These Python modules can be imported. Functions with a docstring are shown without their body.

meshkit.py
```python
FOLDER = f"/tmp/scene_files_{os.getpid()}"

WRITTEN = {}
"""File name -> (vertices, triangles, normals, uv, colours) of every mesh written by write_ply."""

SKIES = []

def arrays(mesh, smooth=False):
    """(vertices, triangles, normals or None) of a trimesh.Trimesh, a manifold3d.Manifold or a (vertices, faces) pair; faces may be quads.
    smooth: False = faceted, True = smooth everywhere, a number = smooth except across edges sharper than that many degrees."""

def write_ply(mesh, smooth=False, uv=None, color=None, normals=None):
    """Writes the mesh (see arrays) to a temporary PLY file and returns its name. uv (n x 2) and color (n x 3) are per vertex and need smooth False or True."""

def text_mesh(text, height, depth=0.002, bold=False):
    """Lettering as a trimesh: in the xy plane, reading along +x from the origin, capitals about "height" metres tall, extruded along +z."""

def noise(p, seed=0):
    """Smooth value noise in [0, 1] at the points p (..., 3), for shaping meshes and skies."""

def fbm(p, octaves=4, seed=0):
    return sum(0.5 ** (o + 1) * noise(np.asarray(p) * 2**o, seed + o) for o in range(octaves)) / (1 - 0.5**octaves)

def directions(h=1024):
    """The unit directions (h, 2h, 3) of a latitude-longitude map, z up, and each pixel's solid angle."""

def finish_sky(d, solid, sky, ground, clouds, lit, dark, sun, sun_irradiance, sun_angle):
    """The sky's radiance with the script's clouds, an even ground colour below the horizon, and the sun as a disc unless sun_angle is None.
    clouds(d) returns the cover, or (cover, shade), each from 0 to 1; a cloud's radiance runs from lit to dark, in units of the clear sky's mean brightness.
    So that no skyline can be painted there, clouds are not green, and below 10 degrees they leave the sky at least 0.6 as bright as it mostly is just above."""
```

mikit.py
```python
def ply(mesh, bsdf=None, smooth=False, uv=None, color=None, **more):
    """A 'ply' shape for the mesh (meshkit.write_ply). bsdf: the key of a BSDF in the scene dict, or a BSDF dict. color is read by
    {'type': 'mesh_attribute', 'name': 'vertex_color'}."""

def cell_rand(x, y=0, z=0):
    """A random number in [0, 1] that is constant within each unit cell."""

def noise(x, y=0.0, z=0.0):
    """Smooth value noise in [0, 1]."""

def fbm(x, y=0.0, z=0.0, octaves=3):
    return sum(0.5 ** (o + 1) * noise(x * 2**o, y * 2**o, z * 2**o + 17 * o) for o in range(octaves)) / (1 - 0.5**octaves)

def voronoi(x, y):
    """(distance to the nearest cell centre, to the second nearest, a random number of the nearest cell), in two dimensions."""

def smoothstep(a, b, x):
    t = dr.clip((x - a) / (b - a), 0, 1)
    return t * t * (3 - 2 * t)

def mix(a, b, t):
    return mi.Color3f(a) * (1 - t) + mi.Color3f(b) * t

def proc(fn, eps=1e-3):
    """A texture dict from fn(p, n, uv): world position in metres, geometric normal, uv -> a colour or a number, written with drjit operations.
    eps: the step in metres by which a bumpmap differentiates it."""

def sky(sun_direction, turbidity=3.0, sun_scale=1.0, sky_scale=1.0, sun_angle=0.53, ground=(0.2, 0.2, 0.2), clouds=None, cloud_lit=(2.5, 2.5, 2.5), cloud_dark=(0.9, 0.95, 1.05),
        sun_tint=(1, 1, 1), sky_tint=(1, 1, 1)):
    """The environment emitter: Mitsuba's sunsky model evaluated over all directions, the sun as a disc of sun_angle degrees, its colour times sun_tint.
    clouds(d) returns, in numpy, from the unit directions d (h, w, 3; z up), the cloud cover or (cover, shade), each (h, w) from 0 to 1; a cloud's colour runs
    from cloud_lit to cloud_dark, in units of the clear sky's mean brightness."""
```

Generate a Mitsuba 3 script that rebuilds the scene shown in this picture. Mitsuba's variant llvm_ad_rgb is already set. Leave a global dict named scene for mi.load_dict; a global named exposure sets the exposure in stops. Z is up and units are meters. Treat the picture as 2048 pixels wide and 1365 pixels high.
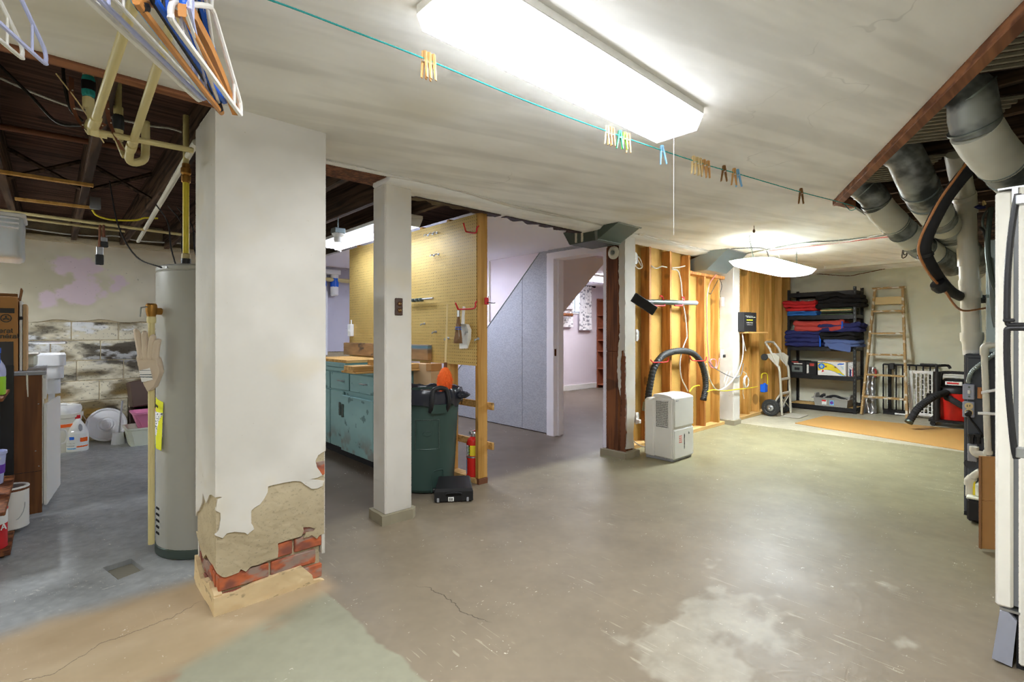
import math, random
import numpy as np, trimesh, shapely
import mitsuba as mi, drjit as dr, mikit, meshkit
from shapely.geometry import Polygon, Point, LineString, box as sbox
from mikit import noise, fbm, smoothstep, mix, proc
T = mi.ScalarTransform4f
random.seed(7); RNG = np.random.default_rng(7)
scene, labels = {}, {}

# ---------------------------------------------------------------- camera, lights' strength, exposure
EYE_Z, HORIZON, FOCAL, YAW = 1.15, 668.0, 1000.0, math.radians(47.36)   # metres, pixels, pixels, angle of the view from the X axis
CA, SA = math.cos(YAW), math.sin(YAW)
scene['camera'] = {'type': 'perspective', 'fov': math.degrees(2*math.atan(1024/FOCAL)), 'fov_axis': 'x', 'near_clip': 0.02, 'far_clip': 60.0,
                   'principal_point_offset_y': (682.5-HORIZON)/1365.0,
                   'to_world': T().look_at(origin=[0, 0, EYE_Z], target=[CA, SA, EYE_Z], up=[0, 0, 1])}
exposure = 1.98
RAD_MAIN, RAD_BACK, RAD_BENCH = [8.8, 9.2, 9.7], [15.5, 17, 17.6], [4.5, 5.2, 6.6]
RAD_PINK, RAD_ADDED_HALL, RAD_WINDOW, RAD_CFL = [19, 19.4, 20.8], [11.5, 12.6, 15.6], [1.0, 1.25, 1.6], [7, 8, 9.5]
RAD_ADDED_REAR, RAD_ADDED_LAUNDRY = [14, 14.5, 15.2], [34, 36, 37.5]  # strengths of two added fill lamps, both out of view

# survey: a direction in the photograph meets a known plane of the basement -> metres (X along the post row, Y across it, Z up)
def _ray(px, py):
    r, u = (px-1024)/FOCAL, (HORIZON-py)/FOCAL
    return np.array([CA+r*SA, SA-r*CA, u])
def PZ(px, py, z): d = _ray(px, py); return d*((z-EYE_Z)/d[2]) + [0, 0, EYE_Z]
def PX(px, py, x): d = _ray(px, py); return d*(x/d[0]) + [0, 0, EYE_Z]
def PY(px, py, y): d = _ray(px, py); return d*(y/d[1]) + [0, 0, EYE_Z]
def PD(px, py, dist): return _ray(px, py)*dist + [0, 0, EYE_Z]

# ---------------------------------------------------------------- naming
def numbered(name):
    if name not in labels and name not in scene and not any(k.startswith(name+'__') for k in scene): return name
    i = 1
    while f'{name}_{i:03d}' in labels or f'{name}_{i:03d}' in scene: i += 1
    return f'{name}_{i:03d}'
_cnt = {}
def part(parent, name, mesh, mat, smooth=30, label=None, kind=None, **more):
    base = f'{parent}__{name}'; n = _cnt.get(base, 0); _cnt[base] = n+1
    key = base if n == 0 else f'{base}_{n:03d}'
    scene[key] = mikit.ply(mesh, mat, smooth=smooth, **more) if not isinstance(mesh, dict) else mesh
    if label or kind: labels[key] = {k: v for k, v in (('label', label), ('kind', kind)) if v}
    return key
def thing(name, label, cat, group=None):
    key = numbered(name); labels[key] = {'label': label, 'category': cat}
    if group: labels[key]['group'] = group
    return key
def solo(name, mesh, mat, label, cat, group=None, smooth=30, kind=None, **more):
    key = thing(name, label, cat, group)
    if kind: labels[key]['kind'] = kind
    scene[key] = mikit.ply(mesh, mat, smooth=smooth, **more); return key
def struct(name, mesh, mat, label=None, smooth=False):
    labels[name] = {'kind': 'structure', 'label': label or name.replace('_', ' ')}
    if mesh is not None: scene[name] = mikit.ply(mesh, mat, smooth=smooth)
    return name

# ---------------------------------------------------------------- mesh helpers
cat = trimesh.util.concatenate
def box(x0, x1, y0, y1, z0, z1, b=0.0):
    x0, x1 = min(x0, x1), max(x0, x1); y0, y1 = min(y0, y1), max(y0, y1); z0, z1 = min(z0, z1), max(z0, z1)
    if b <= 0:
        m = trimesh.creation.box(extents=[x1-x0, y1-y0, z1-z0]); m.apply_translation([(x0+x1)/2, (y0+y1)/2, (z0+z1)/2]); return m
    b = min(b, (x1-x0)*.49, (y1-y0)*.49, (z1-z0)*.49); P = []
    for X, sx in ((x0, 1), (x1, -1)):
        for Y, sy in ((y0, 1), (y1, -1)):
            for Z, sz in ((z0, 1), (z1, -1)):
                P += [[X+sx*b, Y+sy*b, Z], [X+sx*b, Y, Z+sz*b], [X, Y+sy*b, Z+sz*b]]
    return hull(P)
def hull(P):
    return trimesh.Trimesh(np.array(P, float), np.zeros((0, 3), int), process=False).convex_hull if False else trimesh.convex.convex_hull(np.array(P, float))
def frame(o, ex, ey, ez=None):
    ex = np.array(ex, float)/np.linalg.norm(ex); ey = np.array(ey, float); ey = ey-ex*ex.dot(ey); ey /= np.linalg.norm(ey)
    M = np.eye(4); M[:3, 0], M[:3, 1], M[:3, 2], M[:3, 3] = ex, ey, np.cross(ex, ey), o; return M
def moved(m, M): m = m.copy(); m.apply_transform(M); return m
def shift(m, x, y, z): m = m.copy(); m.apply_translation([x, y, z]); return m
def rotz(m, deg, at=(0, 0, 0)):
    m = m.copy(); m.apply_transform(trimesh.transformations.rotation_matrix(math.radians(deg), [0, 0, 1], at)); return m
def rot(m, deg, axis, at=(0, 0, 0)):
    m = m.copy(); m.apply_transform(trimesh.transformations.rotation_matrix(math.radians(deg), axis, at)); return m
def spline(P, k=6, closed=False):
    P = np.array(P, float)
    if len(P) < 3 and not closed: return P
    Q = np.vstack([P[-1:], P, P[:2]]) if closed else np.vstack([2*P[:1]-P[1:2], P, 2*P[-1:]-P[-2:-1]])
    out = []
    for i in range(1, len(Q)-2):
        a, b, c, d = Q[i-1:i+3]
        for t in np.arange(k)/k:
            out.append(.5*((2*b)+(c-a)*t+(2*a-5*b+4*c-d)*t*t+(3*b-a-3*c+d)*t**3))
    if not closed: out.append(Q[-2])
    return np.array(out)
def tube(P, r, n=8, k=0, closed=False):
    P = spline(P, k, closed) if k else np.array(P, float)
    m = len(P); r = np.broadcast_to(np.asarray(r, float), (m,)) if np.ndim(r) == 0 or len(r) == m else np.interp(np.linspace(0, 1, m), np.linspace(0, 1, len(r)), r)
    tan = np.gradient(P, axis=0) if not closed else np.roll(P, -1, 0)-np.roll(P, 1, 0)
    tan /= np.linalg.norm(tan, axis=1, keepdims=True)+1e-12
    a = np.cross(tan[0], [0, 0, 1] if abs(tan[0][2]) < .9 else [1, 0, 0]); a /= np.linalg.norm(a)
    V = []; ang = np.arange(n)*2*np.pi/n
    for i in range(m):
        a = a-tan[i]*a.dot(tan[i]); a /= np.linalg.norm(a)+1e-12; b = np.cross(tan[i], a)
        V.append(P[i]+r[i]*(np.cos(ang)[:, None]*a+np.sin(ang)[:, None]*b))
    V = np.vstack(V); F = []
    for i in range(m if closed else m-1):
        j = (i+1) % m
        for q in range(n):
            w = (q+1) % n; F += [[i*n+q, i*n+w, j*n+w], [i*n+q, j*n+w, j*n+q]]
    if not closed:
        V = np.vstack([V, P[:1], P[-1:]]); c0, c1 = len(V)-2, len(V)-1
        for q in range(n):
            w = (q+1) % n; F += [[c0, w, q], [c1, (m-1)*n+q, (m-1)*n+w]]
    return trimesh.Trimesh(V, np.array(F), process=False)
def lathe(prof, at=(0, 0, 0), axis=(0, 0, 1), n=28):
    prof = np.array(prof, float); m = len(prof); ang = np.arange(n)*2*np.pi/n
    V = np.stack([prof[:, None, 0]*np.cos(ang), prof[:, None, 0]*np.sin(ang), np.repeat(prof[:, 1:2], n, 1)], -1).reshape(-1, 3)
    F = [[i*n+q, i*n+(q+1) % n, (i+1)*n+(q+1) % n] for i in range(m-1) for q in range(n)] + [[i*n+q, (i+1)*n+(q+1) % n, (i+1)*n+q] for i in range(m-1) for q in range(n)]
    t = trimesh.Trimesh(V, np.array(F), process=False)
    t.apply_transform(trimesh.geometry.align_vectors([0, 0, 1], np.array(axis, float)/np.linalg.norm(axis))); t.apply_translation(at); return t
def cyl(p0, p1, r, n=16, r2=None):
    p0, p1 = np.array(p0, float), np.array(p1, float); L = np.linalg.norm(p1-p0)
    return lathe([[0, 0], [r, 0], [r2 if r2 is not None else r, L], [0, L]], p0, p1-p0, n)
def extrude(poly, t):
    if isinstance(poly, (list, tuple, np.ndarray)): poly = Polygon(poly)
    poly = poly.buffer(0); gs = getattr(poly, 'geoms', [poly])
    return cat([trimesh.creation.extrude_polygon(g, t, engine='earcut') for g in gs if g.area > 1e-9])
def on_y(poly, y, t):      # polygon in (X, Z), front face at y, t metres deep (towards +Y)
    return moved(extrude(poly, t), np.array([[1, 0, 0, 0], [0, 0, -1, y+t], [0, 1, 0, 0], [0, 0, 0, 1.]]))
def on_x(poly, x, t):      # polygon in (Y, Z), from x to x+t
    return moved(extrude(poly, t), np.array([[0, 0, 1, x], [1, 0, 0, 0], [0, 1, 0, 0], [0, 0, 0, 1.]]))
def on_z(poly, z, t): return shift(extrude(poly, t), 0, 0, z)
def letters(text, h, o, ex, ey, depth=0.0015, bold=False): return moved(meshkit.text_mesh(text, h, depth, bold), frame(o, ex, ey))
def rag(P, amp=0.006, step=0.02, seed=0):   # ragged outline
    L = LineString(list(P)+[P[0]]); n = max(8, int(L.length/step)); rr = np.random.default_rng(seed)
    Q = np.array([L.interpolate(i/n, normalized=True).coords[0] for i in range(n)]); return Polygon(Q+rr.normal(0, amp, Q.shape)).buffer(0)
def lump(m, amp, freq, seed=0, sub=2):      # a soft, uneven version of a mesh
    for _ in range(sub): m = m.subdivide()
    v = np.array(m.vertices); n = np.array(m.vertex_normals)
    d = meshkit.fbm(v*freq, 3, seed)-.5
    return trimesh.Trimesh(v+n*(d*2*amp)[:, None], m.faces, process=False)
def pillow(x0, x1, y0, y1, z0, z1, b, amp=.008, freq=9, seed=0, res=.03):
    m = trimesh.creation.box(extents=[x1-x0, y1-y0, z1-z0]).subdivide_to_size(res*1.5)
    v = np.array(m.vertices); h = np.array([x1-x0, y1-y0, z1-z0])/2; inner = np.clip(v, -(h-b), h-b); d = v-inner
    L = np.linalg.norm(d, axis=1, keepdims=True); v = inner+d/np.maximum(L, 1e-9)*np.minimum(L, b)
    v += np.array([(x0+x1)/2, (y0+y1)/2, (z0+z1)/2]); m = trimesh.Trimesh(v, m.faces); n = m.vertex_normals
    return trimesh.Trimesh(m.vertices+n*((meshkit.fbm(m.vertices*freq, 3, seed)-.5)*2*amp)[:, None], m.faces, process=False)

# ---------------------------------------------------------------- materials
def lin(h):
    c = np.array([int(h[i:i+2], 16) for i in (1, 3, 5)])/255; return [float(x) for x in np.where(c <= .04045, c/12.92, ((c+.055)/1.055)**2.4)]
def mat(name, col, rough=.6, metal=0., spec=.4, **more):
    tex = col if isinstance(col, dict) else {'type': 'rgb', 'value': lin(col) if isinstance(col, str) else list(col)}
    scene['mat_'+name] = {'type': 'twosided', 'b': {'type': 'principled', 'base_color': tex, 'roughness': rough, 'metallic': metal, 'specular': spec, **more}}
    return 'mat_'+name
def mixc(a, b, t): return mix(lin(a) if isinstance(a, str) else a, lin(b) if isinstance(b, str) else b, t)

def specks(x, y, z, f, lo, gate=.5):      # rare small flecks
    return smoothstep(lo, lo+.03, noise(x*f, y*f, z*f))*smoothstep(gate, gate+.12, fbm(x*f*.09+7, y*f*.09, z*f*.09, 3))
def f_floor(p, n, uv):
    x, y = p.x, p.y
    w = fbm(x*1.3, y*1.3, 0, 4)-.5; w2 = fbm(x*7, y*7, 3, 4)-.5; w3 = fbm(x*30, y*30, 5, 3)-.5
    paint = mix(lin('#837765'), lin('#7f7a5f'), smoothstep(2.2, 4.6, x+.8*w))*(1+.30*w+.22*w2+.10*w3)
    bare = mi.Color3f(lin('#b5b1a2'))*(1+.3*w2+.25*w3)
    # worn patch of the paint in the middle of the room
    d = dr.sqrt(dr.square((x-2.15)/.75)+dr.square((y-.78)/.42))
    wear = smoothstep(.07, .20, fbm(x*3.2+4, y*5.2, 1, 5)-.28-.26*d)
    c = dr.lerp(paint, bare, .40*wear*(.6+.8*fbm(x*11, y*17, 4, 4)))
    scr = smoothstep(.88, .94, noise(x*150, y*11, 7))*smoothstep(.55, .7, fbm(x*2, y*2, 2, 3))
    c = dr.lerp(c, mi.Color3f(lin('#c9c2ae')), .28*scr)
    # grey-green unpainted foreground to the left
    edge = .905+.03*w2*2+.05*w
    front = smoothstep(edge+.008, edge-.008, x)*smoothstep(2.45, 2.3, y+.1*w)
    grn = mi.Color3f(lin('#8e8c78'))*(1+.12*w+.12*w3)
    c = dr.lerp(c, grn, front)
    # tan strip with rust along the column row, then grey cement of the laundry side
    strip = smoothstep(1.98, 2.09, y+.14*w-.20*(x-.3))*smoothstep(1.0, .9, x)
    tan = mix(lin('#9c8463'), lin('#b49e80'), fbm(x*5, y*9, 2, 4))
    c = dr.lerp(c, tan, strip*.85)
    rust = smoothstep(.08, .0, dr.abs(y+.14*w-.20*(x-.3)-2.0))*smoothstep(.50, .66, fbm(x*4, y*7, 9, 4))*smoothstep(.8, .6, x)
    c = dr.lerp(c, mi.Color3f(lin('#935a33')), .4*rust)
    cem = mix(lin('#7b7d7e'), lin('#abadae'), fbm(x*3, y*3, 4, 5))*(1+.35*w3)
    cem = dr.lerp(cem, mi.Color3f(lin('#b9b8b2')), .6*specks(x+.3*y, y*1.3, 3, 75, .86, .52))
    c = dr.lerp(c, cem, smoothstep(2.62, 2.8, y+.12*w+.05*w2)*smoothstep(1.02, .9, x+.1*w))  # grey cement; its soft edge also paints in the shade line behind the column
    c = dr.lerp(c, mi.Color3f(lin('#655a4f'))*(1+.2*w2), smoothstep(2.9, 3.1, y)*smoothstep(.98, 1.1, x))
    # bare slab by the far wall
    c = dr.lerp(c, mi.Color3f(lin('#a29c88'))*(1+.25*w2+.2*w3), smoothstep(6.50, 6.53, x+.02*w2)*smoothstep(2.85, 2.8, y))
    spot = specks(x, y, 2, 120, .925, .54)
    c = dr.lerp(c, mi.Color3f(lin('#e2ddcf')), .6*spot)
    crack = smoothstep(.0045, .0, dr.abs(x-1.27-.16*(fbm(y*6, 0, 5, 5)-.5)))*smoothstep(1.50, 1.58, y)*smoothstep(2.0, 1.9, y)
    crack = dr.maximum(crack, smoothstep(.004, 0, dr.abs(y-2.38-.30*(x-.2)-.16*(fbm(x*7, 1, 5, 5)-.5)))*smoothstep(.5, .4, x))
    return c*(1-.55*crack)
def f_floor_b(p, n, uv): return .0022*fbm(p.x*9, p.y*9, 0, 4)+.0006*noise(p.x*90, p.y*90)
def f_floor_r(p, n, uv): return .32+.25*fbm(p.x*2.3, p.y*2.3, 6, 4)+.25*smoothstep(2.8, 2.6, p.y)*smoothstep(.95, .85, p.x)
def f_plaster(p, n, uv):
    w = fbm(p.x*1.1+p.z*1.2, p.y*1.6, p.z*1.1, 4); s = fbm(p.x*2.0+p.y, p.y*14+p.x*4, p.z*2, 3)
    c = mix(lin('#dbd8d2'), lin('#f3f2ef'), smoothstep(.3, .68, w))*(1-.13*smoothstep(.42, .75, s))*(1+.10*(fbm(p.x*5, p.y*19, p.z*5, 3)-.5))
    c = dr.lerp(c, mi.Color3f(lin('#c9bfa4')), .55*smoothstep(.60, .74, fbm(p.x*.9+5, p.y*.9, p.z, 4)))
    ck = smoothstep(.0016, .0004, dr.abs(fbm(p.x*.8+3, p.y*.8, p.z*.8, 6)-.5))*smoothstep(.60, .68, fbm(p.x*1.9, p.y*1.9+9, 0, 3))
    c = c*(1-.14*ck)
    return dr.lerp(c, mi.Color3f(lin('#8e8674')), .5*specks(p.x, p.y, p.z, 95, .93, .56))
def f_plaster_b(p, n, uv): return .003*fbm(p.x*7, p.y*7, p.z*7, 4)
def f_col(p, n, uv):
    w = fbm(p.x*3, p.y*3, p.z*2.3, 4)
    c = mix(lin('#bfbab1'), lin('#d0cbc3'), smoothstep(.3, .7, w))
    c = dr.lerp(c, mi.Color3f(lin('#9d9076')), .5*specks(p.x, p.y, p.z, 90, .92, .53))
    return dr.lerp(c, mi.Color3f(lin('#c7b99c')), .4*smoothstep(.55, .75, fbm(p.x*5+3, p.y*5, p.z*4, 3)))
def f_render(p, n, uv): return mix(lin('#9a8b70'), lin('#bcae92'), fbm(p.x*9, p.y*9, p.z*9, 4))*(1-.22*smoothstep(.56, .74, fbm(p.x*120, p.y*120, p.z*120, 3)))
def f_cream(p, n, uv): return mix(lin('#b89c74'), lin('#dcc8a0'), fbm(p.x*8, p.y*8, p.z*12, 4))*(1-.35*smoothstep(.62, .7, fbm(p.x*22, p.y*22, p.z*40, 4)))
def f_render_b(p, n, uv): return .006*fbm(p.x*45, p.y*45, p.z*45, 3)
def f_brick(p, n, uv):
    w = fbm(p.x*11, p.y*11, p.z*14, 4); c = mix(lin('#b0603f'), lin('#7d4c40'), smoothstep(.35, .6, w))
    return dr.lerp(c, mi.Color3f(lin('#8d8076')), .8*smoothstep(.5, .66, fbm(p.x*14+4, p.y*14, p.z*22, 4)))
def f_block(p, n, uv):
    w = fbm(p.x*3.4, 0, p.z*5.5, 5); c = mix(lin('#6f6248'), lin('#d2cab4'), smoothstep(.32, .62, w))
    c = dr.lerp(c, mi.Color3f(lin('#3a332c')), .9*smoothstep(.56, .68, fbm(p.x*2.6+9, 0, p.z*4.4, 5)))
    c = dr.lerp(c, mi.Color3f(lin('#8a6a2e')), .7*smoothstep(.58, .72, fbm(p.x*3+2, 3, p.z*4, 4))*smoothstep(.75, .3, p.z))
    c = dr.lerp(c, mi.Color3f(lin('#dfe0e2')), .8*smoothstep(.55, .66, fbm(p.x*5+1, 7, p.z*9, 5))*smoothstep(.7, 1.1, p.z))
    return c*(1-.45*smoothstep(.70, .80, fbm(p.x*60, 0, p.z*60, 2)))
def f_block_b(p, n, uv): return .012*fbm(p.x*14, p.y*14, p.z*14, 4)
def f_lplaster(p, n, uv):
    w = fbm(p.x*1.6, 0, p.z*1.8, 4); c = mix(lin('#b3aa93'), lin('#d0c8b4'), smoothstep(.3, .7, w))
    d = dr.sqrt(dr.square((p.x-.21)/.28)+dr.square((p.z-1.70)/.24))
    pk = smoothstep(.02, .12, .76-.42*d+1.0*(fbm(p.x*3.5, 2, p.z*3.5, 5)-.5)-.30)
    d2 = dr.sqrt(dr.square((p.x+.02)/.09)+dr.square((p.z-1.5)/.2))
    pk = dr.maximum(pk, smoothstep(.02, .2, .5-.4*d2+.8*(fbm(p.x*6, 5, p.z*6, 4)-.5)-.2))
    c = dr.lerp(c, mi.Color3f(lin('#cdb7c4')), .8*pk)
    c = dr.lerp(c, mi.Color3f(lin('#9c7a4c')), .45*smoothstep(1.98, 2.07, p.z)*fbm(p.x*4, 1, p.z*3, 3))
    c = dr.lerp(c, mi.Color3f(lin('#b9b6bf')), smoothstep(1.7, 2.1, p.x))
    return c*(1-.5*specks(p.x, 0, p.z*1.4, 60, .93, .5))
def f_bwall(p, n, uv):
    w = fbm(p.y*1.2, 0, p.z*1.3, 4); c = mix(lin('#d2d2ba'), lin('#e2e1cd'), smoothstep(.3, .7, w))
    return c*(1-.12*smoothstep(.5, .8, fbm(p.y*3, 4, p.z*6, 4)))
def wood(a, b, ax):
    def f(p, n, uv):
        q = [p.x*42, p.y*42, p.z*42]; q[ax] = [p.x, p.y, p.z][ax]*2.2
        g = fbm(q[0], q[1], q[2], 3); k = [p.x*9, p.y*9, p.z*9]; k[ax] = [p.x, p.y, p.z][ax]*4.5
        kn = smoothstep(.80, .86, noise(k[0], k[1], k[2]))
        return mix(lin(a), lin(b), smoothstep(.3, .7, g))*(1-.45*kn)
    return f
def f_peg(p, n, uv):
    u = dr.abs((p.y/.0254)-dr.floor(p.y/.0254)-.5); v = dr.abs((p.z/.0254)-dr.floor(p.z/.0254)-.5)
    hole = smoothstep(.165, .115, dr.sqrt(u*u+v*v)); c = mix(lin('#b3934f'), lin('#c8a964'), fbm(p.y*3, 0, p.z*3, 3))
    return dr.lerp(c, mi.Color3f(lin('#4a3413')), hole)
def f_fibre(p, n, uv): return mix(lin('#a9823d'), lin('#bb9650'), fbm(p.x*4, p.z*1.5, 0, 4))*(.95+.1*noise(p.x*120, p.z*120))
def f_duct(p, n, uv):
    return mix(lin('#4c5152'), lin('#a4a9a8'), smoothstep(.3, .7, fbm(p.x*11, p.y*11, p.z*11, 4)))
def f_tape(p, n, uv): return mix(lin('#b9b8a9'), lin('#dcdbd0'), fbm(p.x*9, p.y*9, p.z*12, 3))
def f_teal(p, n, uv):
    c = mix(lin('#74999b'), lin('#93b4b0'), fbm(p.x*4, p.y*3, p.z*5, 4)); c = dr.lerp(c, mi.Color3f(lin('#35514f')), .6*smoothstep(.66, .74, fbm(p.x*16, p.y*14, p.z*14, 4)))
    return dr.lerp(c, mi.Color3f(lin('#7a4a32')), .5*smoothstep(.34, .14, p.z)*smoothstep(.45, .65, fbm(0, p.y*8, p.z*8, 3)))
def f_spanel(p, n, uv): return mix(lin('#9a9ba3'), lin('#acadb3'), noise(p.y*70, 0, p.z*70))*(.94+.12*fbm(p.y*2, 0, p.z*2, 3))
def f_ladder(p, n, uv):
    c = mix(lin('#9a7b4c'), lin('#c0a06c'), fbm(p.x*20, p.y*20, p.z*4, 3)); return dr.lerp(c, mi.Color3f(lin('#e0ddd0')), .85*smoothstep(.56, .62, fbm(p.x*30, p.y*22, p.z*22, 3)))
def f_curtain(p, n, uv): return dr.lerp(mi.Color3f(lin('#e4e0e0')), mi.Color3f(lin('#77757c')), .85*smoothstep(.56, .62, fbm(p.x*34, 0, p.z*26, 3)))
def f_label(p, n, uv): return dr.lerp(mi.Color3f(lin('#e8e6e4')), mi.Color3f(lin('#5c6670')), smoothstep(.62, .68, noise(p.x*90+p.y*90, 0, p.z*190)))
def f_splash(p, n, uv):
    c = mix(lin('#7b5a3a'), lin('#b28a5c'), fbm(p.y*5, 0, p.z*22, 4)); c = dr.lerp(c, mi.Color3f(lin('#3d3a36')), .8*smoothstep(.55, .68, fbm(p.y*6+3, 0, p.z*9, 4)))
    return dr.lerp(c, mi.Color3f(lin('#4f7f92')), .9*smoothstep(.03, .0, dr.abs(p.z-1.035))*smoothstep(4.25, 4.1, p.y))

def bumped(name, col, rough, fb, eps=1e-3, spec=.35):
    tex = proc(col); r = proc(rough) if callable(rough) else rough
    scene['mat_'+name] = {'type': 'twosided', 'b': {'type': 'bumpmap', 'arbitrary': proc(fb, eps), 'scale': 1.0, 'bsdf': {'type': 'principled', 'base_color': tex, 'roughness': r, 'specular': spec}}}
    return 'mat_'+name
M = {}
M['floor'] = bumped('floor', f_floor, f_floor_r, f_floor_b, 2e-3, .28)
M['plaster'] = bumped('plaster', f_plaster, .75, f_plaster_b, 3e-3)
M['column'] = bumped('column', f_col, .6, f_plaster_b, 3e-3)
M['render'] = bumped('render', f_render, .95, f_render_b, 1e-3, .1)
M['cream_render'] = bumped('cream_render', f_cream, .95, f_render_b, 1e-3, .1)
M['brick'] = bumped('brick', f_brick, .9, f_render_b, 1e-3, .2)
M['block'] = bumped('block', f_block, .9, f_block_b, 2e-3, .2)
for k, f, r in (('lplaster', f_lplaster, .85), ('bwall', f_bwall, .8), ('peg', f_peg, .55), ('fibre', f_fibre, .8), ('tape', f_tape, .6), ('teal', f_teal, .45),
                ('spanel', f_spanel, .6), ('ladder', f_ladder, .7), ('curtain', f_curtain, .9), ('label', f_label, .5), ('splash', f_splash, .6),
                ('stud', wood('#985f2a', '#b37d40', 2), .65), ('stud_pale', wood('#a97a36', '#c0914e', 2), .65), ('joist', wood('#2e2018', '#55402f', 1), .8), ('deck', wood('#3a261a', '#5d4030', 0), .85),
                ('plate', wood('#b08a52', '#c9a56c', 0), .7), ('oldwood', wood('#4f2c18', '#7c4a28', 2), .75), ('edgewood', wood('#6b4029', '#93603e', 0), .7),
                ('ply', wood('#5a3416', '#754820', 2), .6), ('lumber', wood('#a97f45', '#cda365', 0), .7)):
    M[k] = mat(k, proc(f), r)
scene['mat_duct'] = {'type': 'twosided', 'b': {'type': 'principled', 'base_color': proc(f_duct), 'roughness': .45, 'metallic': .55}}; M['duct'] = 'mat_duct'
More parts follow.
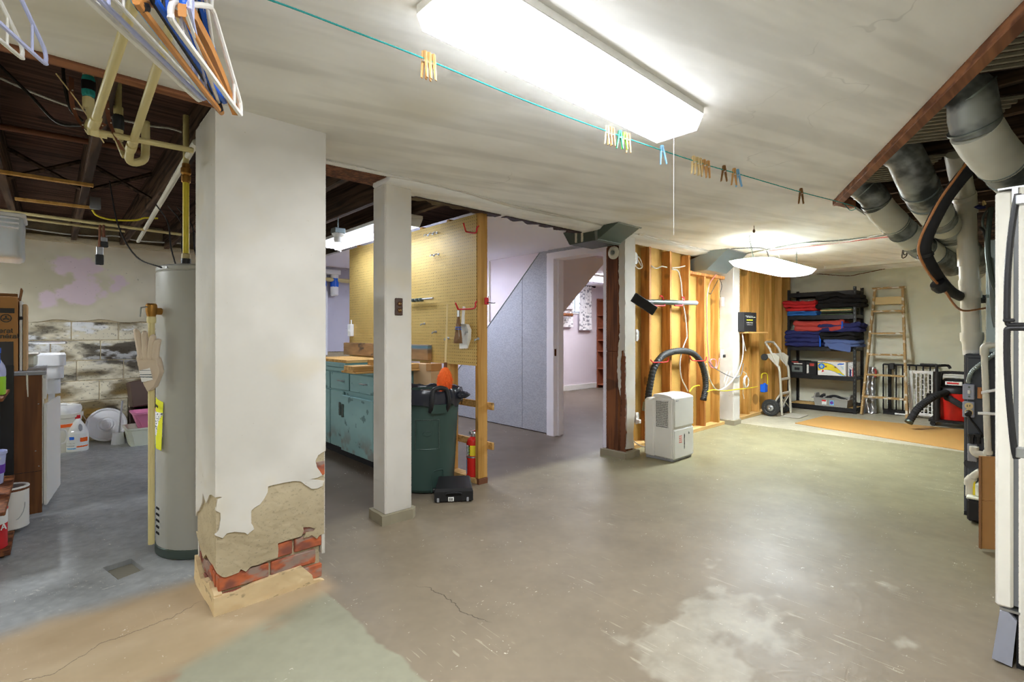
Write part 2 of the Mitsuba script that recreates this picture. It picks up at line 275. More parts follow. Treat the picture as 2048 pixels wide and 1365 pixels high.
for k, c, r in (('white', '#dedcd6', .45), ('white_gloss', '#e4e2dc', .25), ('appliance', '#ebe8dd', .35), ('pvc', '#d6d2c2', .35), ('cpvc', '#cfc08a', .4), ('cpvc_old', '#c0ae7c', .5), ('yellow_pipe', '#dcc93a', .4),
                ('black', '#1b1b1d', .45), ('black_matte', '#232325', .8), ('rubber', '#2a2b2b', .6), ('charcoal', '#3b3f46', .4), ('grey_plastic', '#8f9094', .45), ('kick', '#9da0ad', .4), ('grey_tank', '#a9a8a2', .32),
                ('red', '#c3262a', .4), ('red_bright', '#d02a22', .35), ('orange', '#f06a2a', .9), ('blue', '#1d5fce', .35), ('lightblue', '#7fb4dc', .4), ('lavender', '#b6bce2', .35), ('green', '#2f9a6c', .4), ('lime', '#9ccf3a', .3),
                ('teal_line', '#2f9c9c', .4), ('pin', '#c79a62', .7), ('pin_pale', '#d8c08c', .7), ('pin_dark', '#7a5730', .7), ('hanger_wood', '#bd8144', .4), ('cardboard', '#b5834f', .8), ('cardboard_dark', '#7c5530', .85), ('cardboard_pale', '#c9a67c', .8),
                ('can_green', '#30453f', .5), ('bag', '#22232c', .2), ('clear_bin', '#c3c9cb', .35), ('brown_plastic', '#4b3a33', .4), ('pink', '#d67fa4', .4), ('cream_tub', '#dfe3d2', .4), ('straw', '#7a5a3a', .9), ('navy', '#2b2f63', .9), ('denim', '#56689a', .9), ('coral', '#b8463f', .9),
                ('cloth_black', '#17171a', .9), ('cloth_red', '#c42c30', .9), ('cloth_blue', '#2f6bb5', .9), ('cloth_green', '#4b5a44', .9), ('mat_board', '#b1884e', .55), ('bookwood', '#8a4f37', .55), ('pinkwall', '#dacfd6', .7), ('pinkceil', '#e9e6ee', .7),
                ('yellow', '#e6cf2e', .5), ('tag_yellow', '#dfe02a', .4), ('boxwhite', '#e6e6e2', .5), ('stone', '#8d8570', .9), ('grey_truck', '#aaa596', .5), ('cord_white', '#dcdad2', .4), ('cord_pink', '#d78a84', .4), ('cord_yellow', '#dcc832', .4), ('cord_black', '#26221f', .5),
                ('copper', '#b87a48', .4), ('rust', '#6b4028', .7), ('glove', '#cdbba6', .9), ('ink', '#3d3a38', .6), ('foil_dark', '#6b6d70', .3), ('tote', '#9c9a94', .5), ('glaze', '#7f7b6e', .6), ('dark_hole', '#0e0c0a', .9), ('sink', '#dcdde0', .3), ('purple', '#6a3fa8', .4), ('darkbrown', '#33231c', .6), ('cobweb', '#8f8878', .9)):
    M[k] = mat(k, c, r)
for k, c, r in (('steel', '#b4b6b8', .3), ('chrome', '#d8d8da', .15), ('brass', '#a8793a', .35), ('galv', '#8c9694', .4), ('galv_dark', '#5f6b66', .45), ('foil', '#c8cacd', .2), ('bronze', '#5b3a22', .4)):
    M[k] = mat(k, c, r, metal=.85)
def emitter(rad): return {'emitter': {'type': 'area', 'radiance': {'type': 'rgb', 'value': [float(x) for x in rad]}}}
# ================================================================ the setting
CZ = 2.09
pit = Polygon([PZ(205, 1136, 0)[:2], PZ(262, 1118, 0)[:2], PZ(290, 1139, 0)[:2], PZ(236, 1160, 0)[:2]])
fl = sbox(-3, -3, 9.2, 7.05).difference(pit)
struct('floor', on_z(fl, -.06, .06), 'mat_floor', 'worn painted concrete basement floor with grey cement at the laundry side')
pc = np.array(pit.centroid.coords[0])
part('floor', 'drain_pit_bottom', on_z(pit.buffer(.01), -.07, .012), M['dark_hole'])
part('floor', 'drain_slab', on_z(shapely.affinity.translate(shapely.affinity.scale(pit, .86, .84), .008, .012), -.058, .035), M['glaze'])
# ceiling: plaster sheet with the two openings
openR = Polygon([(1.62, -.14), (2.035, .07), (4.075, 1.07), (4.25, 1.02), (8.2, 1.0), (8.2, -2.9), (1.62, -2.9)])
main = sbox(-3, -3, 8.95, 2.69).difference(sbox(-3.1, 2.29, .50, 3)).difference(sbox(.50, 2.665, 1.43, 3)).difference(openR)
struct('ceiling', on_z(main, CZ, .022), M['plaster'], 'stained plaster ceiling with cracks and brush marks')
part('ceiling', 'subfloor', box(-3, 9.2, -3, 7.1, 2.37, 2.40), M['deck'])
for k in range(-7, 6):
    x = .17+.40*k; y1 = 7.05
    if x < 2.45: part('ceiling', 'joist', box(x-.021, x+.021, 2.96 if x > .6 else 2.34, y1, 2.125, 2.37), M['joist'], False)
for x in (2.05, 2.45, 2.85, 3.25, 3.65, 4.05, 4.45, 4.85, 5.25, 5.65, 6.05, 6.5, 7.0, 7.5, 8.0):
    part('ceiling', 'joist', box(x-.021, x+.021, -2.95, 1.0 if x > 4 else .07+.49*(x-2.035)-.06, 2.16, 2.37), M['joist'], False)
for k in range(-4, 1):                                       # cross bridging between the laundry joists
    x0, x1 = .17+.40*k+.021, .17+.40*(k+1)-.021
    for a, b in ((2.15, 2.34), (2.34, 2.15)):
        part('ceiling', 'bridging', tube([[x0, 4.55, a], [x1, 4.55, b]], .014, 4), M['joist'], False)
for py0, py1, px0, px1 in ((341, 371, -10, 187), (397, 415, 30, 181)):   # fresh battens nailed under the joists
    a, b = PZ(px0, py0, 2.118), PZ(px1, py1, 2.118)
    part('ceiling', 'batten', moved(box(0, np.linalg.norm(b-a), -.018, .018, -.012, .006), frame(a, b-a, np.cross([0, 0, 1], b-a))), M['stud_pale'], False, 'light new batten')
part('ceiling', 'edge_board', box(-3, .492, 2.292, 2.335, 2.075, 2.20), M['edgewood'], False)
ed = np.array([4.075-1.62, 1.07+.133, 0]); L = np.linalg.norm(ed); e = ed/L
part('ceiling', 'edge_board', moved(box(-.02, L-.0, -.052, -.002, -.035, .024, .003), frame([1.62, -.133, CZ], e, [-e[1], e[0], 0])), M['edgewood'], False)
part('ceiling', 'edge_board', moved(box(0, .22, -.045, -.002, -.03, .024, .003), frame([4.06, 1.068, CZ], [1, -.25, 0], [.25, 1, 0])), M['edgewood'], False)
# rough edge of broken plaster and lath seen in the right opening
en = np.array([e[1], -e[0], 0])
for g0, g1 in ((.05, 1.03), (1.29, 1.77), (2.02, 2.50)):
    part('ceiling', 'lath_paper', moved(box(g0, g1, .05, .40, -.056, -.052), frame([1.62, -.133, CZ], e, en)), M['darkbrown'], False)
    for q in np.arange(g0+.02, g1-.01, .048):
        part('ceiling', 'lath', moved(box(-.007, .007, .052, .395, -.052, -.040), frame(np.array([1.62, -.133, CZ])+e*q, e+en*.0, en)), M['cobweb'], False)
# beam along the post row
struct('trim_1', box(.96, 8.9, 2.70, 2.92, 2.085, 2.30), M['oldwood'], 'old timber beam along the post row')
bp = [(2.685, 2.115), (2.655, 2.10), (2.65, 2.08), (2.668, 2.062), (2.70, 2.055), (2.86, 2.052), (2.875, 2.068), (2.87, 2.085), (2.72, 2.085), (2.70, 2.115)]
part('trim_1', 'plaster_wrap', on_x(bp, 1.47, 7.41), M['plaster'], 40, 'white plaster over the beam')
for (xa, xb, s) in ((2.55, 3.45, 3), (1.75, 2.5, 5)):
    pts = [(xa, 2.835)]+[(x, 2.895+.03*math.sin(x*37+s)+.012*math.sin(x*91)) for x in np.linspace(xa, xb, 24)]+[(xb, 2.835)]
    part('trim_1', 'torn_lath', on_z(pts, 2.044, .006), M['darkbrown'], False, 'dark torn lath edge')
# walls
zb = 1.285
xs = np.linspace(-3, 4.2, 80)
low = [(x, zb+.012*math.sin(x*5)+.014*math.sin(x*17+1)) for x in xs if x < 1.95]+[(2.0, .80), (2.2, .72), (2.45, .60), (2.6, .93), (2.75, .9), (4.2, .88)]
struct('wall_left', box(-3, 4.3, 7.008, 7.2, -.02, 2.37), M['render'], 'laundry wall of stained concrete blocks under old plaster')
part('wall_left', 'plaster', on_y(low+[(4.2, 2.10), (-3, 2.10)], 6.99, .045), M['lplaster'], False, 'beige plaster with patches of pink paint')
rb = random.Random(4); zz = 0.0
for r in range(6):
    h = (zb+.012)/6; x = -1.62-(.2 if r % 2 else 0)
    while x < 2.4:
        w = .405+rb.uniform(-.02, .02); d = rb.uniform(0, .012)
        part('wall_left', 'block', box(x+.003, x+w-.003, 6.995+d*.7, 7.06, zz+.003, zz+h-.003-(.02 if r == 5 else 0), .007), M['block'], False)
        x += w
    zz += h
part('wall_left', 'sill', box(-3, 4.2, 6.93, 7.03, 2.10, 2.16, .008), M['render'], False)
struct('wall_back', box(8.9, 9.05, -3, 2.96, -.02, 2.37), M['bwall'], 'beige painted far wall behind the shelving and ladder')
struct('wall_right', box(-3, 9.05, -3.1, -2.95, -.02, 2.37), M['bwall'], 'basement wall behind the furnace')
struct('wall_front', box(-3.1, -2.95, -3, 7.2, -.02, 2.37), M['bwall'], 'basement wall behind the camera')
# the stud wall between the posts
struct('wall_middle', box(4.05, 8.9, 2.945, 2.965, 0, 2.12), M['fibre'], 'unfinished stud wall backed with tan fibreboard')
for i, px in enumerate((1303, 1344, 1381, 1412, 1440, 1500, 1520, 1545, 1565, 1581)):
    r = (px-1024)/1000; x = 2.84*(CA+r*SA)/(SA-r*CA); top = 1.84 if i in (3, 4) else 2.055
    part('wall_middle', 'stud', box(x-.038, x, 2.842, 2.944, .042, top, .002), M['stud' if i < 4 else 'stud_pale'], False)
part('wall_middle', 'header', box(5.41, 6.295, 2.842, 2.944, 1.842, 1.88, .002), M['stud'], False)
for a, b in ((4.07, 6.29), (6.50, 8.6)): part('wall_middle', 'bottom_plate', box(a, b, 2.835, 2.944, 0, .04, .002), M['plate'], False)
# stair enclosure, doorway and the pink room
Yd = 3.83
struct('wall_stair', box(4.24, 4.26, 3.86, 7.0, 0, 2.12), M['pinkwall'], 'grey stair enclosure wall with a diagonal stringer line')
def below(ya, yb): return sbox(ya, 0.01, yb, 2.099).intersection(Polygon([(3, 0), (3, 2.4), (3.73, 2.4), (4.06, 2.1), (4.96, 1.28), (5.95, .378), (5.95, 0)]))
for a, b in ((3.895, 3.899), ): pass
for a, b in ((3.90, 4.357), (4.36, 5.9)): part('wall_stair', 'panel', on_x(below(a+.0015, b-.0015), 4.18, .05), M['spanel'], False, 'grey speckled panel')
part('wall_stair', 'upper_panel', on_x(Polygon([(4.075, 2.099), (5.9, 2.099), (5.9, .437)]), 4.186, .045), M['pinkwall'], False, 'smooth pale panel above the stringer line')
part('wall_stair', 'stringer_trim', tube([[4.176, 4.06, 2.095], [4.176, 4.96, 1.279], [4.176, 5.85, .468]], .004, 6), M['galv'], False)
part('wall_stair', 'hinge', box(4.165, 4.18, 4.965, 4.985, 1.60, 1.64, .002), M['bronze'], False)
part('wall_stair', 'corner_strip', box(4.16, 4.18, 4.955, 4.965, 1.30, 2.09), M['pvc'], False)
struct('door_1', box(4.12, 4.29, Yd-.04, Yd+.07, 0, 2.035, .004), M['pinkceil'], 'open doorway with white jambs to the pink room')
part('door_1', 'jamb', box(4.12, 4.29, 3.00, 3.08, 0, 2.035, .004), M['pinkceil'], False)
part('door_1', 'head', box(4.12, 4.29, 3.0, Yd+.07, 1.985, 2.06, .004), M['pinkceil'], False)
part('door_1', 'stop', box(4.19, 4.22, Yd-.055, Yd-.04, 0, 1.985), M['pinkceil'], False)
part('door_1', 'strike_plate', box(4.135, 4.165, Yd-.043, Yd-.039, .90, .98, .001), M['bronze'], False)
part('door_1', 'casing', box(4.095, 4.12, 2.95, 3.09, 0, 2.0, .003), M['pinkceil'], False)
part('door_1', 'over_panel', box(4.15, 4.25, 2.95, 3.9, 2.06, 2.12), M['spanel'], False)
struct('ceiling_hall', box(2.47, 4.26, 2.90, 7.0, 2.10, 2.12), M['pinkceil'], 'smooth pale hall ceiling')
struct('ceiling_pink', box(4.24, 9.2, 2.94, 6.75, 2.15, 2.18), M['pinkceil'], 'white ceiling of the pink room')
wx0 = PY(1140, 600, 6.65)[0]; wx1 = PY(1163, 600, 6.65)[0]
pw = sbox(4.26, -.02, 9.1, 2.16).difference(sbox(wx0, 1.58, wx1, 2.03))
struct('wall_pink', on_y([c for c in pw.exterior.coords], 6.65, .1) if not pw.interiors else moved(extrude(pw, .1), np.array([[1, 0, 0, 0], [0, 0, -1, 6.75], [0, 1, 0, 0], [0, 0, 0, 1.]])), M['pinkwall'], 'pale pink far wall of the room beyond the doorway')
struct('wall_pink_side', box(9.02, 9.12, 2.94, 6.75, 0, 2.16), M['pinkwall'], 'pale pink side wall behind the bookshelf')
struct('baseboard_pink', box(4.3, 8.98, 6.63, 6.65, 0, .11, .004), M['white'], 'white baseboard of the pink room')
sof = moved(box(0, 3.2, 0, .95, 0, .05), frame([5.2, 3.86, 2.095], [0, .72, -.633], [-1, 0, 0]))
struct('trim_2', sof, M['pinkceil'], 'pale sloping underside of the stairs')
struct('window_1', box(wx0-.02, wx1+.02, 6.62, 6.665, 1.55, 1.58, .003), M['white'], 'high basement window of the pink room')
for a, b, c, d in ((wx0, wx0+.03, 1.58, 2.03), (wx1-.03, wx1, 1.58, 2.03), (wx0, wx1, 2.0, 2.03), (wx0, wx1, 1.58, 1.61), ((wx0+wx1)/2-.012, (wx0+wx1)/2+.012, 1.58, 2.03)):
    part('window_1', 'frame_bar', box(a, b, 6.67, 6.70, c, d, .003), M['lightblue'] if False else M['grey_plastic'], False)
scene['window_1__pane'] = mikit.ply(trimesh.Trimesh([[wx0, 6.71, 1.58], [wx1, 6.71, 1.58], [wx1, 6.71, 2.03], [wx0, 6.71, 2.03]], [[0, 1, 2], [0, 2, 3]]), M['white'], **emitter(RAD_WINDOW))
# ================================================================ the big column
col = thing('brick_column', 'thick white plastered brick column with crumbled base showing bricks, in the left foreground', 'column')
YF, XL = 2.315, .49
part(col, 'core', box(XL+.028, .945-.02, YF+.028, 2.69, 0, 2.09), M['render'], False, 'rough mortar core')
def C4(x, y): return (200+x/4.014, 900+y/4.014)
def fy(P): return [tuple(PY(*C4(x, y), YF)[[0, 2]]) for x, y in P]
def fx(P): return [tuple(PX(*C4(x, y), XL)[[1, 2]]) for x, y in P]
x0, x1 = XL, .945
wp = [(912, 375), (945, 372), (978, 384), (945, 400), (930, 490), (968, 510), (968, 560), (955, 640), (926, 690), (985, 712), (1003, 690), (1020, 672), (1080, 660), (1165, 668), (1185, 682), (1215, 655), (1238, 640), (1228, 610), (1214, 590), (1214, 490), (1250, 460), (1285, 440), (1318, 395), (1345, 345), (1350, 295), (1400, 282), (1480, 265), (1560, 252), (1612, 256), (1650, 285), (1700, 316), (1745, 312), (1788, 290), (1800, 250), (1690, 238), (1745, 226), (1785, 205), (1770, 180), (1742, 140), (1730, 90), (1752, 45), (1800, 12)]
W = fy(wp); W[0] = (x0, W[0][1])
part(col, 'plaster_front', on_y([(x0, CZ)]+[(x0, W[0][1])]+W[1:]+[(x1, W[-1][1]), (x1, CZ)], YF, .016), M['column'], False, 'white plaster with a broken lower edge')
rp = [(925, 985), (945, 1000), (985, 1028), (1010, 1032), (1060, 1015), (1118, 992), (1135, 965), (1175, 985), (1215, 945), (1290, 925), (1350, 895), (1432, 872), (1437, 800), (1432, 758), (1500, 735), (1560, 718), (1622, 700), (1640, 662), (1636, 628), (1690, 625), (1735, 640), (1720, 660), (1660, 668), (1640, 715), (1680, 705), (1705, 690), (1745, 720), (1770, 690), (1812, 675)]
R = fy(rp)
part(col, 'scratch_coat', on_y([(x0+.004, 1.0), (x0+.004, R[0][1])]+R[1:]+[(x1-.004, R[-1][1]), (x1-.004, 1.0)], YF+.007, .02), M['render'], False, 'rough sandy scratch coat')
bp_ = [(922, 1192), (960, 1180), (1010, 1165), (1075, 1150), (1130, 1128), (1180, 1108), (1240, 1075), (1330, 1040), (1450, 995), (1555, 962), (1620, 938), (1650, 965), (1700, 1005), (1712, 1045), (1760, 1040), (1820, 1045)]
B = fy(bp_)
part(col, 'base_render', on_y([(x0-.006, 0.0), (x0-.006, B[0][1])]+B[1:]+[(x1+.01, B[-1][1]), (x1+.01, 0)], YF-.006, .03), M['cream_render'], False, 'cream render at the foot')
wl = [(912, 372), (895, 362), (878, 362), (852, 430), (838, 400), (826, 350), (818, 430), (792, 490), (776, 500), (758, 580), (744, 618)]
W2 = fx(wl); yb = 2.69
part(col, 'plaster_side', on_x([(YF+.001, CZ), (YF+.001, W2[0][1])]+W2[1:]+[(yb, W2[-1][1]), (yb, CZ)], XL, .016), M['column'], False, 'white plaster with a broken lower edge')
rl = [(926, 955), (905, 965), (890, 930), (862, 900), (835, 845), (812, 880), (800, 830), (780, 760), (766, 700), (755, 660)]
R2 = fx(rl)
part(col, 'scratch_coat', on_x([(YF+.008, 1.0), (YF+.008, R2[0][1])]+R2[1:]+[(yb-.004, R2[-1][1]), (yb-.004, 1.0)], XL+.007, .02), M['render'], False)
part(col, 'base_render', on_x(rag([(YF, 0), (YF, .085), (2.45, .10), (2.58, .06), (2.70, .13), (2.70, 0)], .006, .03, 5), XL-.004, .03), M['cream_render'], False)
part(col, 'plaster_side', box(.93, x1, YF+.01, 2.69, .12, CZ), M['column'], False)
part(col, 'plaster_side', box(x0+.01, x1, 2.68, 2.695, .0, CZ), M['column'], False)
rb = random.Random(9)
z = .012
for r in range(9):
    L = .205; x = XL+.014-(.0 if r % 2 else .105)
    while x < .93:
        a, b = max(x, XL+.012), min(x+L-.010, .933)
        if b-a > .03: part(col, 'brick', box(a, b, YF+.012+rb.uniform(0, .004), YF+.06, z, z+.062, .004), M['brick'], False)
        x += L
    y = YF+.02-(.105 if r % 2 else 0)
    while y < 2.69:
        a, b = max(y, YF+.062), min(y+L-.010, 2.685)
        if b-a > .03: part(col, 'brick', box(XL+.012+rb.uniform(0, .004), XL+.05, a, b, z, z+.062, .004), M['brick'], False)
        y += L
    z += .073
# exposed sliver of brick at the right corner, where the plaster has come off
part(col, 'brick', box(.900, .9425, YF+.004, YF+.06, PY(650, 951, YF)[2], PY(650, 922, YF)[2], .004), M['brick'], False)

# ================================================================ square posts
def post(label, xa, xb, ya, yb_, top=2.06):
    p = thing('square_post', label, 'post')
    part(p, 'shaft', box(xa, xb, ya, yb_, .055, top, .008), M['column'], False)
    rr = rag([(xa-.025, ya-.02), (xb+.025, ya-.02), (xb+.025, yb_+.02), (xa-.025, yb_+.02)], .003, .05, int(xa*100))
    part(p, 'curb', on_z(rr, 0, .06), M['stone'], False, 'crumbly grey mortar curb')
    return p
p2 = post('slim white square post carrying a brown outlet, beside the dark green trash can', 1.476, 1.662, 2.73, 2.885)
p3 = thing('square_post', 'peeling post with bare brown wood side, left of the dehumidifier', 'post')
part(p3, 'wood_core', box(3.905, 4.045, 2.705, 2.90, .05, 2.0, .003), M['oldwood'], False, 'bare brown timber')
part(p3, 'wood_core', box(3.899, 3.906, 2.765, 2.905, .05, .98, .002), M['oldwood'], False)
part(p3, 'wood_core', box(3.899, 3.906, 2.765, 2.905, .985, 1.97, .002), M['oldwood'], False)
def C3(x, y): return (1180+x/4.55, 640+y/4.55)
pf = [tuple(PY(*C3(x, y), 2.69)[[0, 2]]) for x, y in ((402, 1050), (385, 1120), (400, 1190), (320, 1210), (318, 1120), (352, 1000), (355, 860), (330, 740), (310, 640), (325, 560), (318, 420), (308, 340))]
xr = 4.062
part(p3, 'plaster_front', on_y([(3.895, 2.06), (3.895, .98)]+pf[::-1][0:0]+[(3.90, .95), (3.915, .80), (3.905, .66), (3.93, .5), (3.925, .3), (3.935, .16), (3.91, .08), (4.045, .07), (4.03, .22), (xr, .40), (xr, 2.06)], 2.69, .015), M['column'], False, 'white plaster with peeled edges')
ps = [(2.69, 2.06), (2.755, 2.06), (2.758, 1.6), (2.75, 1.25), (2.76, 1.0), (2.775, .82), (2.765, .68), (2.74, .55), (2.735, .9), (2.725, 1.0), (2.69, 1.0)]
part(p3, 'plaster_side', on_x(rag(ps, .004, .03, 3), 3.893, .012), M['column'], False, 'ragged strip of white plaster')
part(p3, 'mortar_edge', on_x(rag([(2.692, .06), (2.735, .06), (2.748, .3), (2.728, .5), (2.738, .7), (2.715, .9), (2.692, 1.0)], .006, .02, 8), 3.896, .01), M['rust'], False, 'dark crumbling mortar')
part(p3, 'curb', on_z(rag([(3.85, 2.65), (4.09, 2.65), (4.09, 2.93), (3.85, 2.93)], .006, .04, 12), 0, .055), M['stone'], False, 'crumbly grey mortar curb')
p4 = post('white square post at the stud wall, right of the dehumidifier', 6.30, 6.49, 2.735, 2.935)
# metal duct boots crossing the beam
b1 = thing('duct_boot', 'dark galvanised duct boot under the ceiling above the peeling post', 'duct')
part(b1, 'body', on_x([(2.48, 2.09), (2.71, 1.97), (3.02, 1.965), (3.10, 2.09)], 3.50, .33), M['galv_dark'], False)
part(b1, 'flange', on_x([(2.695, 1.973), (2.72, 1.962), (2.73, 2.05), (2.70, 2.07)], 3.494, .345), M['galv'], False)
part(b1, 'front_lip', moved(box(-.005, .345, 0, .012, -.003, .003), frame([3.495, 2.475, 2.088], [1, 0, 0], [0, .87, -.45])), M['galv'], False)
for y in (2.86, 2.93): part(b1, 'seam', box(3.492, 3.50, y, y+.02, 1.975, 2.07), M['pvc'], False)
b2 = thing('duct_boot', 'bright galvanised duct boot above the studs, left of the hanging lamp', 'duct')
part(b2, 'body', on_x([(2.43, 2.088), (2.68, 1.875), (2.90, 1.87), (2.90, 2.0), (2.62, 2.088)], 5.46, .52), M['galv'], False)
part(b2, 'front_lip', moved(box(-.006, .53, 0, .012, -.003, .003), frame([5.455, 2.426, 2.088], [1, 0, 0], [0, .8, -.6])), M['steel'], False)
# ================================================================ lamps
def wrap_lamp(name, label, x0, x1, y0, y1, z0, z1, rad, along='x', cap=.012, glow=None):
    t = thing(name, label, 'lamp')
    a0, a1 = (y0, y1) if along == 'x' else (x0, x1)
    q = [(a0, z1-.03), (a0+.03, z0), (a1-.03, z0), (a1, z1-.03)]
    if along == 'x':
        V = [[x, y, z] for x in (x0+cap, x1-cap) for y, z in q]
    else: V = [[x, y, z] for y in (y0+cap, y1-cap) for x, z in q]
    n = len(q); F = []
    for i in range(n-1): F += [[i, i+1, n+i+1], [i, n+i+1, n+i]]
    m = trimesh.Trimesh(V, F, process=False)
    if (m.face_normals[:, 2]*m.area_faces).sum() > 0: m.invert()
    side = m.submesh([[0, 1, 4, 5]], append=True); m = m.submesh([[2, 3]], append=True)
    part(t, 'lens_side', side, M['white'], False, 'glowing sloped side of the lens', **emitter([.3*x for x in rad]))
    part(t, 'lens', m, M['white'], False, 'glowing ribbed acrylic lens', **emitter(rad))
    if along == 'x':
        part(t, 'housing', box(x0, x1, y0-.002, y1+.002, z1-.03, z1, .003), M['white'], False)
        for a in (x0, x1-cap): part(t, 'end_cap', on_x(q, a, cap), M['white_gloss'], False, **(emitter(glow) if glow else {}))
    else:
        part(t, 'housing', box(x0-.002, x1+.002, y0, y1, z1-.03, z1, .003), M['white'], False)
        for a in (y0, y1-cap): part(t, 'end_cap', on_y(q, a, cap), M['white_gloss'], False)
    return t
lamp1 = wrap_lamp('ceiling_lamp', 'long white fluorescent ceiling lamp with pull chain above the clothesline', .765, 1.985, .985, 1.232, 2.0, 2.09, RAD_MAIN, glow=[1.6, 1.6, 1.6])
ch = np.array([[1.95, 1.10, 2.0-i*.0075] for i in range(0, 58)])
part(lamp1, 'pull_chain', cat([trimesh.creation.icosphere(0, .0022).apply_translation(c) for c in ch]+[cyl([1.95, 1.10, 2.02], ch[-1], .0006, 5)]), M['chrome'], True, 'thin bead pull chain')
for k in range(40):
    x = .78+k*.03
# the hanging lamp at the back: rounded cushion lens
lamp2 = thing('hanging_lamp', 'white cushion shaped fluorescent lamp hung on a chain in front of the shelving', 'lamp')
def cushion(x0, x1, y0, y1, z0, z1, nx=26, ny=10):
    V, F = [], []
    for i in range(nx+1):
        for j in range(ny+1):
            u, v = i/nx*2-1, j/ny*2-1; f = (1-abs(u)**7)**.5*(1-abs(v)**3)**.6
            q = max(0, (abs(u)-.86)/.14); hw = max(.35, math.sqrt(max(0, 1-q*q))); f *= 1 if j not in (0, ny) else 1
            V.append([x0+(x1-x0)*i/nx, (y0+y1)/2+(y1-y0)/2*v*hw, z1-(z1-z0)*f])
    for i in range(nx):
        for j in range(ny):
            a = i*(ny+1)+j; F += [[a, a+1, a+ny+2], [a, a+ny+2, a+ny+1]]
    m = trimesh.Trimesh(V, F, process=False)
    if (m.face_normals[:, 2]*m.area_faces).sum() > 0: m.invert()
    return m
part(lamp2, 'lens', cushion(4.86, 6.34, 1.79, 2.20, 1.785, 1.868), M['white'], True, 'glowing cushion lens', **emitter(RAD_BACK))
part(lamp2, 'housing', box(5.0, 6.2, 1.90, 2.09, 1.866, 1.892, .005), M['white'], False)
tv = [[4.90, 1.83], [6.30, 1.83], [6.30, 2.16], [4.90, 2.16], [5.0, 1.90], [6.2, 1.90], [6.2, 2.09], [5.0, 2.09]]
part(lamp2, 'lens_back', trimesh.Trimesh([[x, y, 1.869] for x, y in tv], [[i, (i+1) % 4, 4+(i+1) % 4] for i in range(4)]+[[i, 4+(i+1) % 4, 4+i] for i in range(4)], process=False), M['white'], False, 'upper rim of the acrylic lens', **emitter([2.4, 2.6, 2.4]))
def chain(p0, p1, r=.0016, link=.022):
    p0, p1 = np.array(p0, float), np.array(p1, float); n = max(2, int(np.linalg.norm(p1-p0)/(link*.75))); out = []
    d = (p1-p0)/np.linalg.norm(p1-p0); s = np.cross(d, [1, 0.3, 0]); s /= np.linalg.norm(s); b = np.cross(d, s)
    for i in range(n):
        c = p0+(p1-p0)*(i+.5)/n; w = s if i % 2 else b
        out.append(tube([c+d*link*.5*math.cos(a)+w*link*.28*math.sin(a) for a in np.arange(8)*math.pi/4], r, 5, 0, True))
    return cat(out)
ct = PZ(1498, 470, CZ); part(lamp2, 'chain', chain([5.0, 1.98, 1.89], ct, .0022), M['galv_dark'], True, 'dark hanging chain')
part(lamp2, 'chain', chain([6.2, 1.98, 1.89], [6.2, 1.98, CZ], .0022), M['galv_dark'], True)
part(lamp2, 'cord', tube([[5.6, 1.98, 1.89], [5.62, 1.97, 1.98], PZ(1520, 497, 2.085)], .004, 6, 6), M['cord_white'])
hk = PZ(1508, 452, CZ)
solo('ceiling_hook', cat([cyl(hk, hk-[0, 0, .03], .003, 8), lathe([[0, 0], [.008, .006], [.011, .018], [.006, .03], [0, .034]], hk-[0, 0, .062], n=12)]), M['bronze'], 'small dark hook in the ceiling above the hanging lamp chain', 'hook')
bench_lamp = wrap_lamp('bench_lamp', 'bluish white fluorescent lamp hung over the green workbench', 1.98, 2.20, 3.45, 4.92, 2.005, 2.10, RAD_BENCH, 'y')
pl = PZ(1198, 560, 2.09); wrap_lamp('pink_room_lamp', 'bright ceiling lamp seen through the doorway', pl[0]-.45, pl[0]+.75, pl[1]-.12, pl[1]+.12, 2.06, 2.15, RAD_PINK)
wrap_lamp('hall_lamp', 'unseen ceiling lamp added to light the hall behind the pegboard', 3.1, 3.34, 4.5, 5.7, 2.02, 2.10, RAD_ADDED_HALL, 'y')  # added lamp, hidden by the pegboard, to brighten the hall
wrap_lamp('rear_lamp', 'long fill lamp added unseen behind the camera', -.45, .77, .16, .407, 1.985, 2.08, RAD_ADDED_REAR)  # no known fixture here; added as fill for the main room
wrap_lamp('laundry_lamp', 'ceiling lamp added outside the frame to brighten the laundry corner', -1.5, -1.26, 4.2, 5.4, 2.02, 2.115, RAD_ADDED_LAUNDRY, 'y')  # made-up lamp out of view that lifts the laundry side
# bare bulb on a junction box by the workbench
cf = thing('bulb_socket', 'white spiral bulb in a socket hanging left of the bench lamp', 'light bulb')
bc = PD(676, 475, 4.2)
part(cf, 'box', box(bc[0]-.045, bc[0]+.045, bc[1]-.045, bc[1]+.045, bc[2]+.03, bc[2]+.075, .004), M['galv'], False)
part(cf, 'socket', lathe([[0, .03], [.05, .03], [.05, .018], [.034, .0], [.030, -.045], [.0, -.045]], bc), M['white'])
hx = [bc+[.022*math.cos(a), .022*math.sin(a), -.048-.006*a/1.2] for a in np.linspace(0, 6*math.pi, 60)]
hx = [bc+[.022*math.cos(a), .022*math.sin(a), -.048-.0035*a] for a in np.linspace(0, 6*math.pi, 48)]
part(cf, 'spiral_bulb', tube(hx, .0065, 6), M['white'], True, **emitter([2.2, 2.5, 2.8]))
part(cf, 'hanger_rod', cyl(bc+[0, 0, .07], [bc[0], bc[1], 2.37], .006, 6), M['galv'])
# switched-off strip lamp on the ceiling at the back
st = thing('strip_lamp', 'unlit white strip lamp on the ceiling near the far wall', 'lamp')
part(st, 'body', box(7.86, 7.95, 1.0, 2.16, 2.045, 2.09, .004), M['pvc'], False)
for y in (1.0, 2.15): part(st, 'end_cap', box(7.855, 7.955, y, y+.012, 2.04, 2.09, .002), M['white'], False)
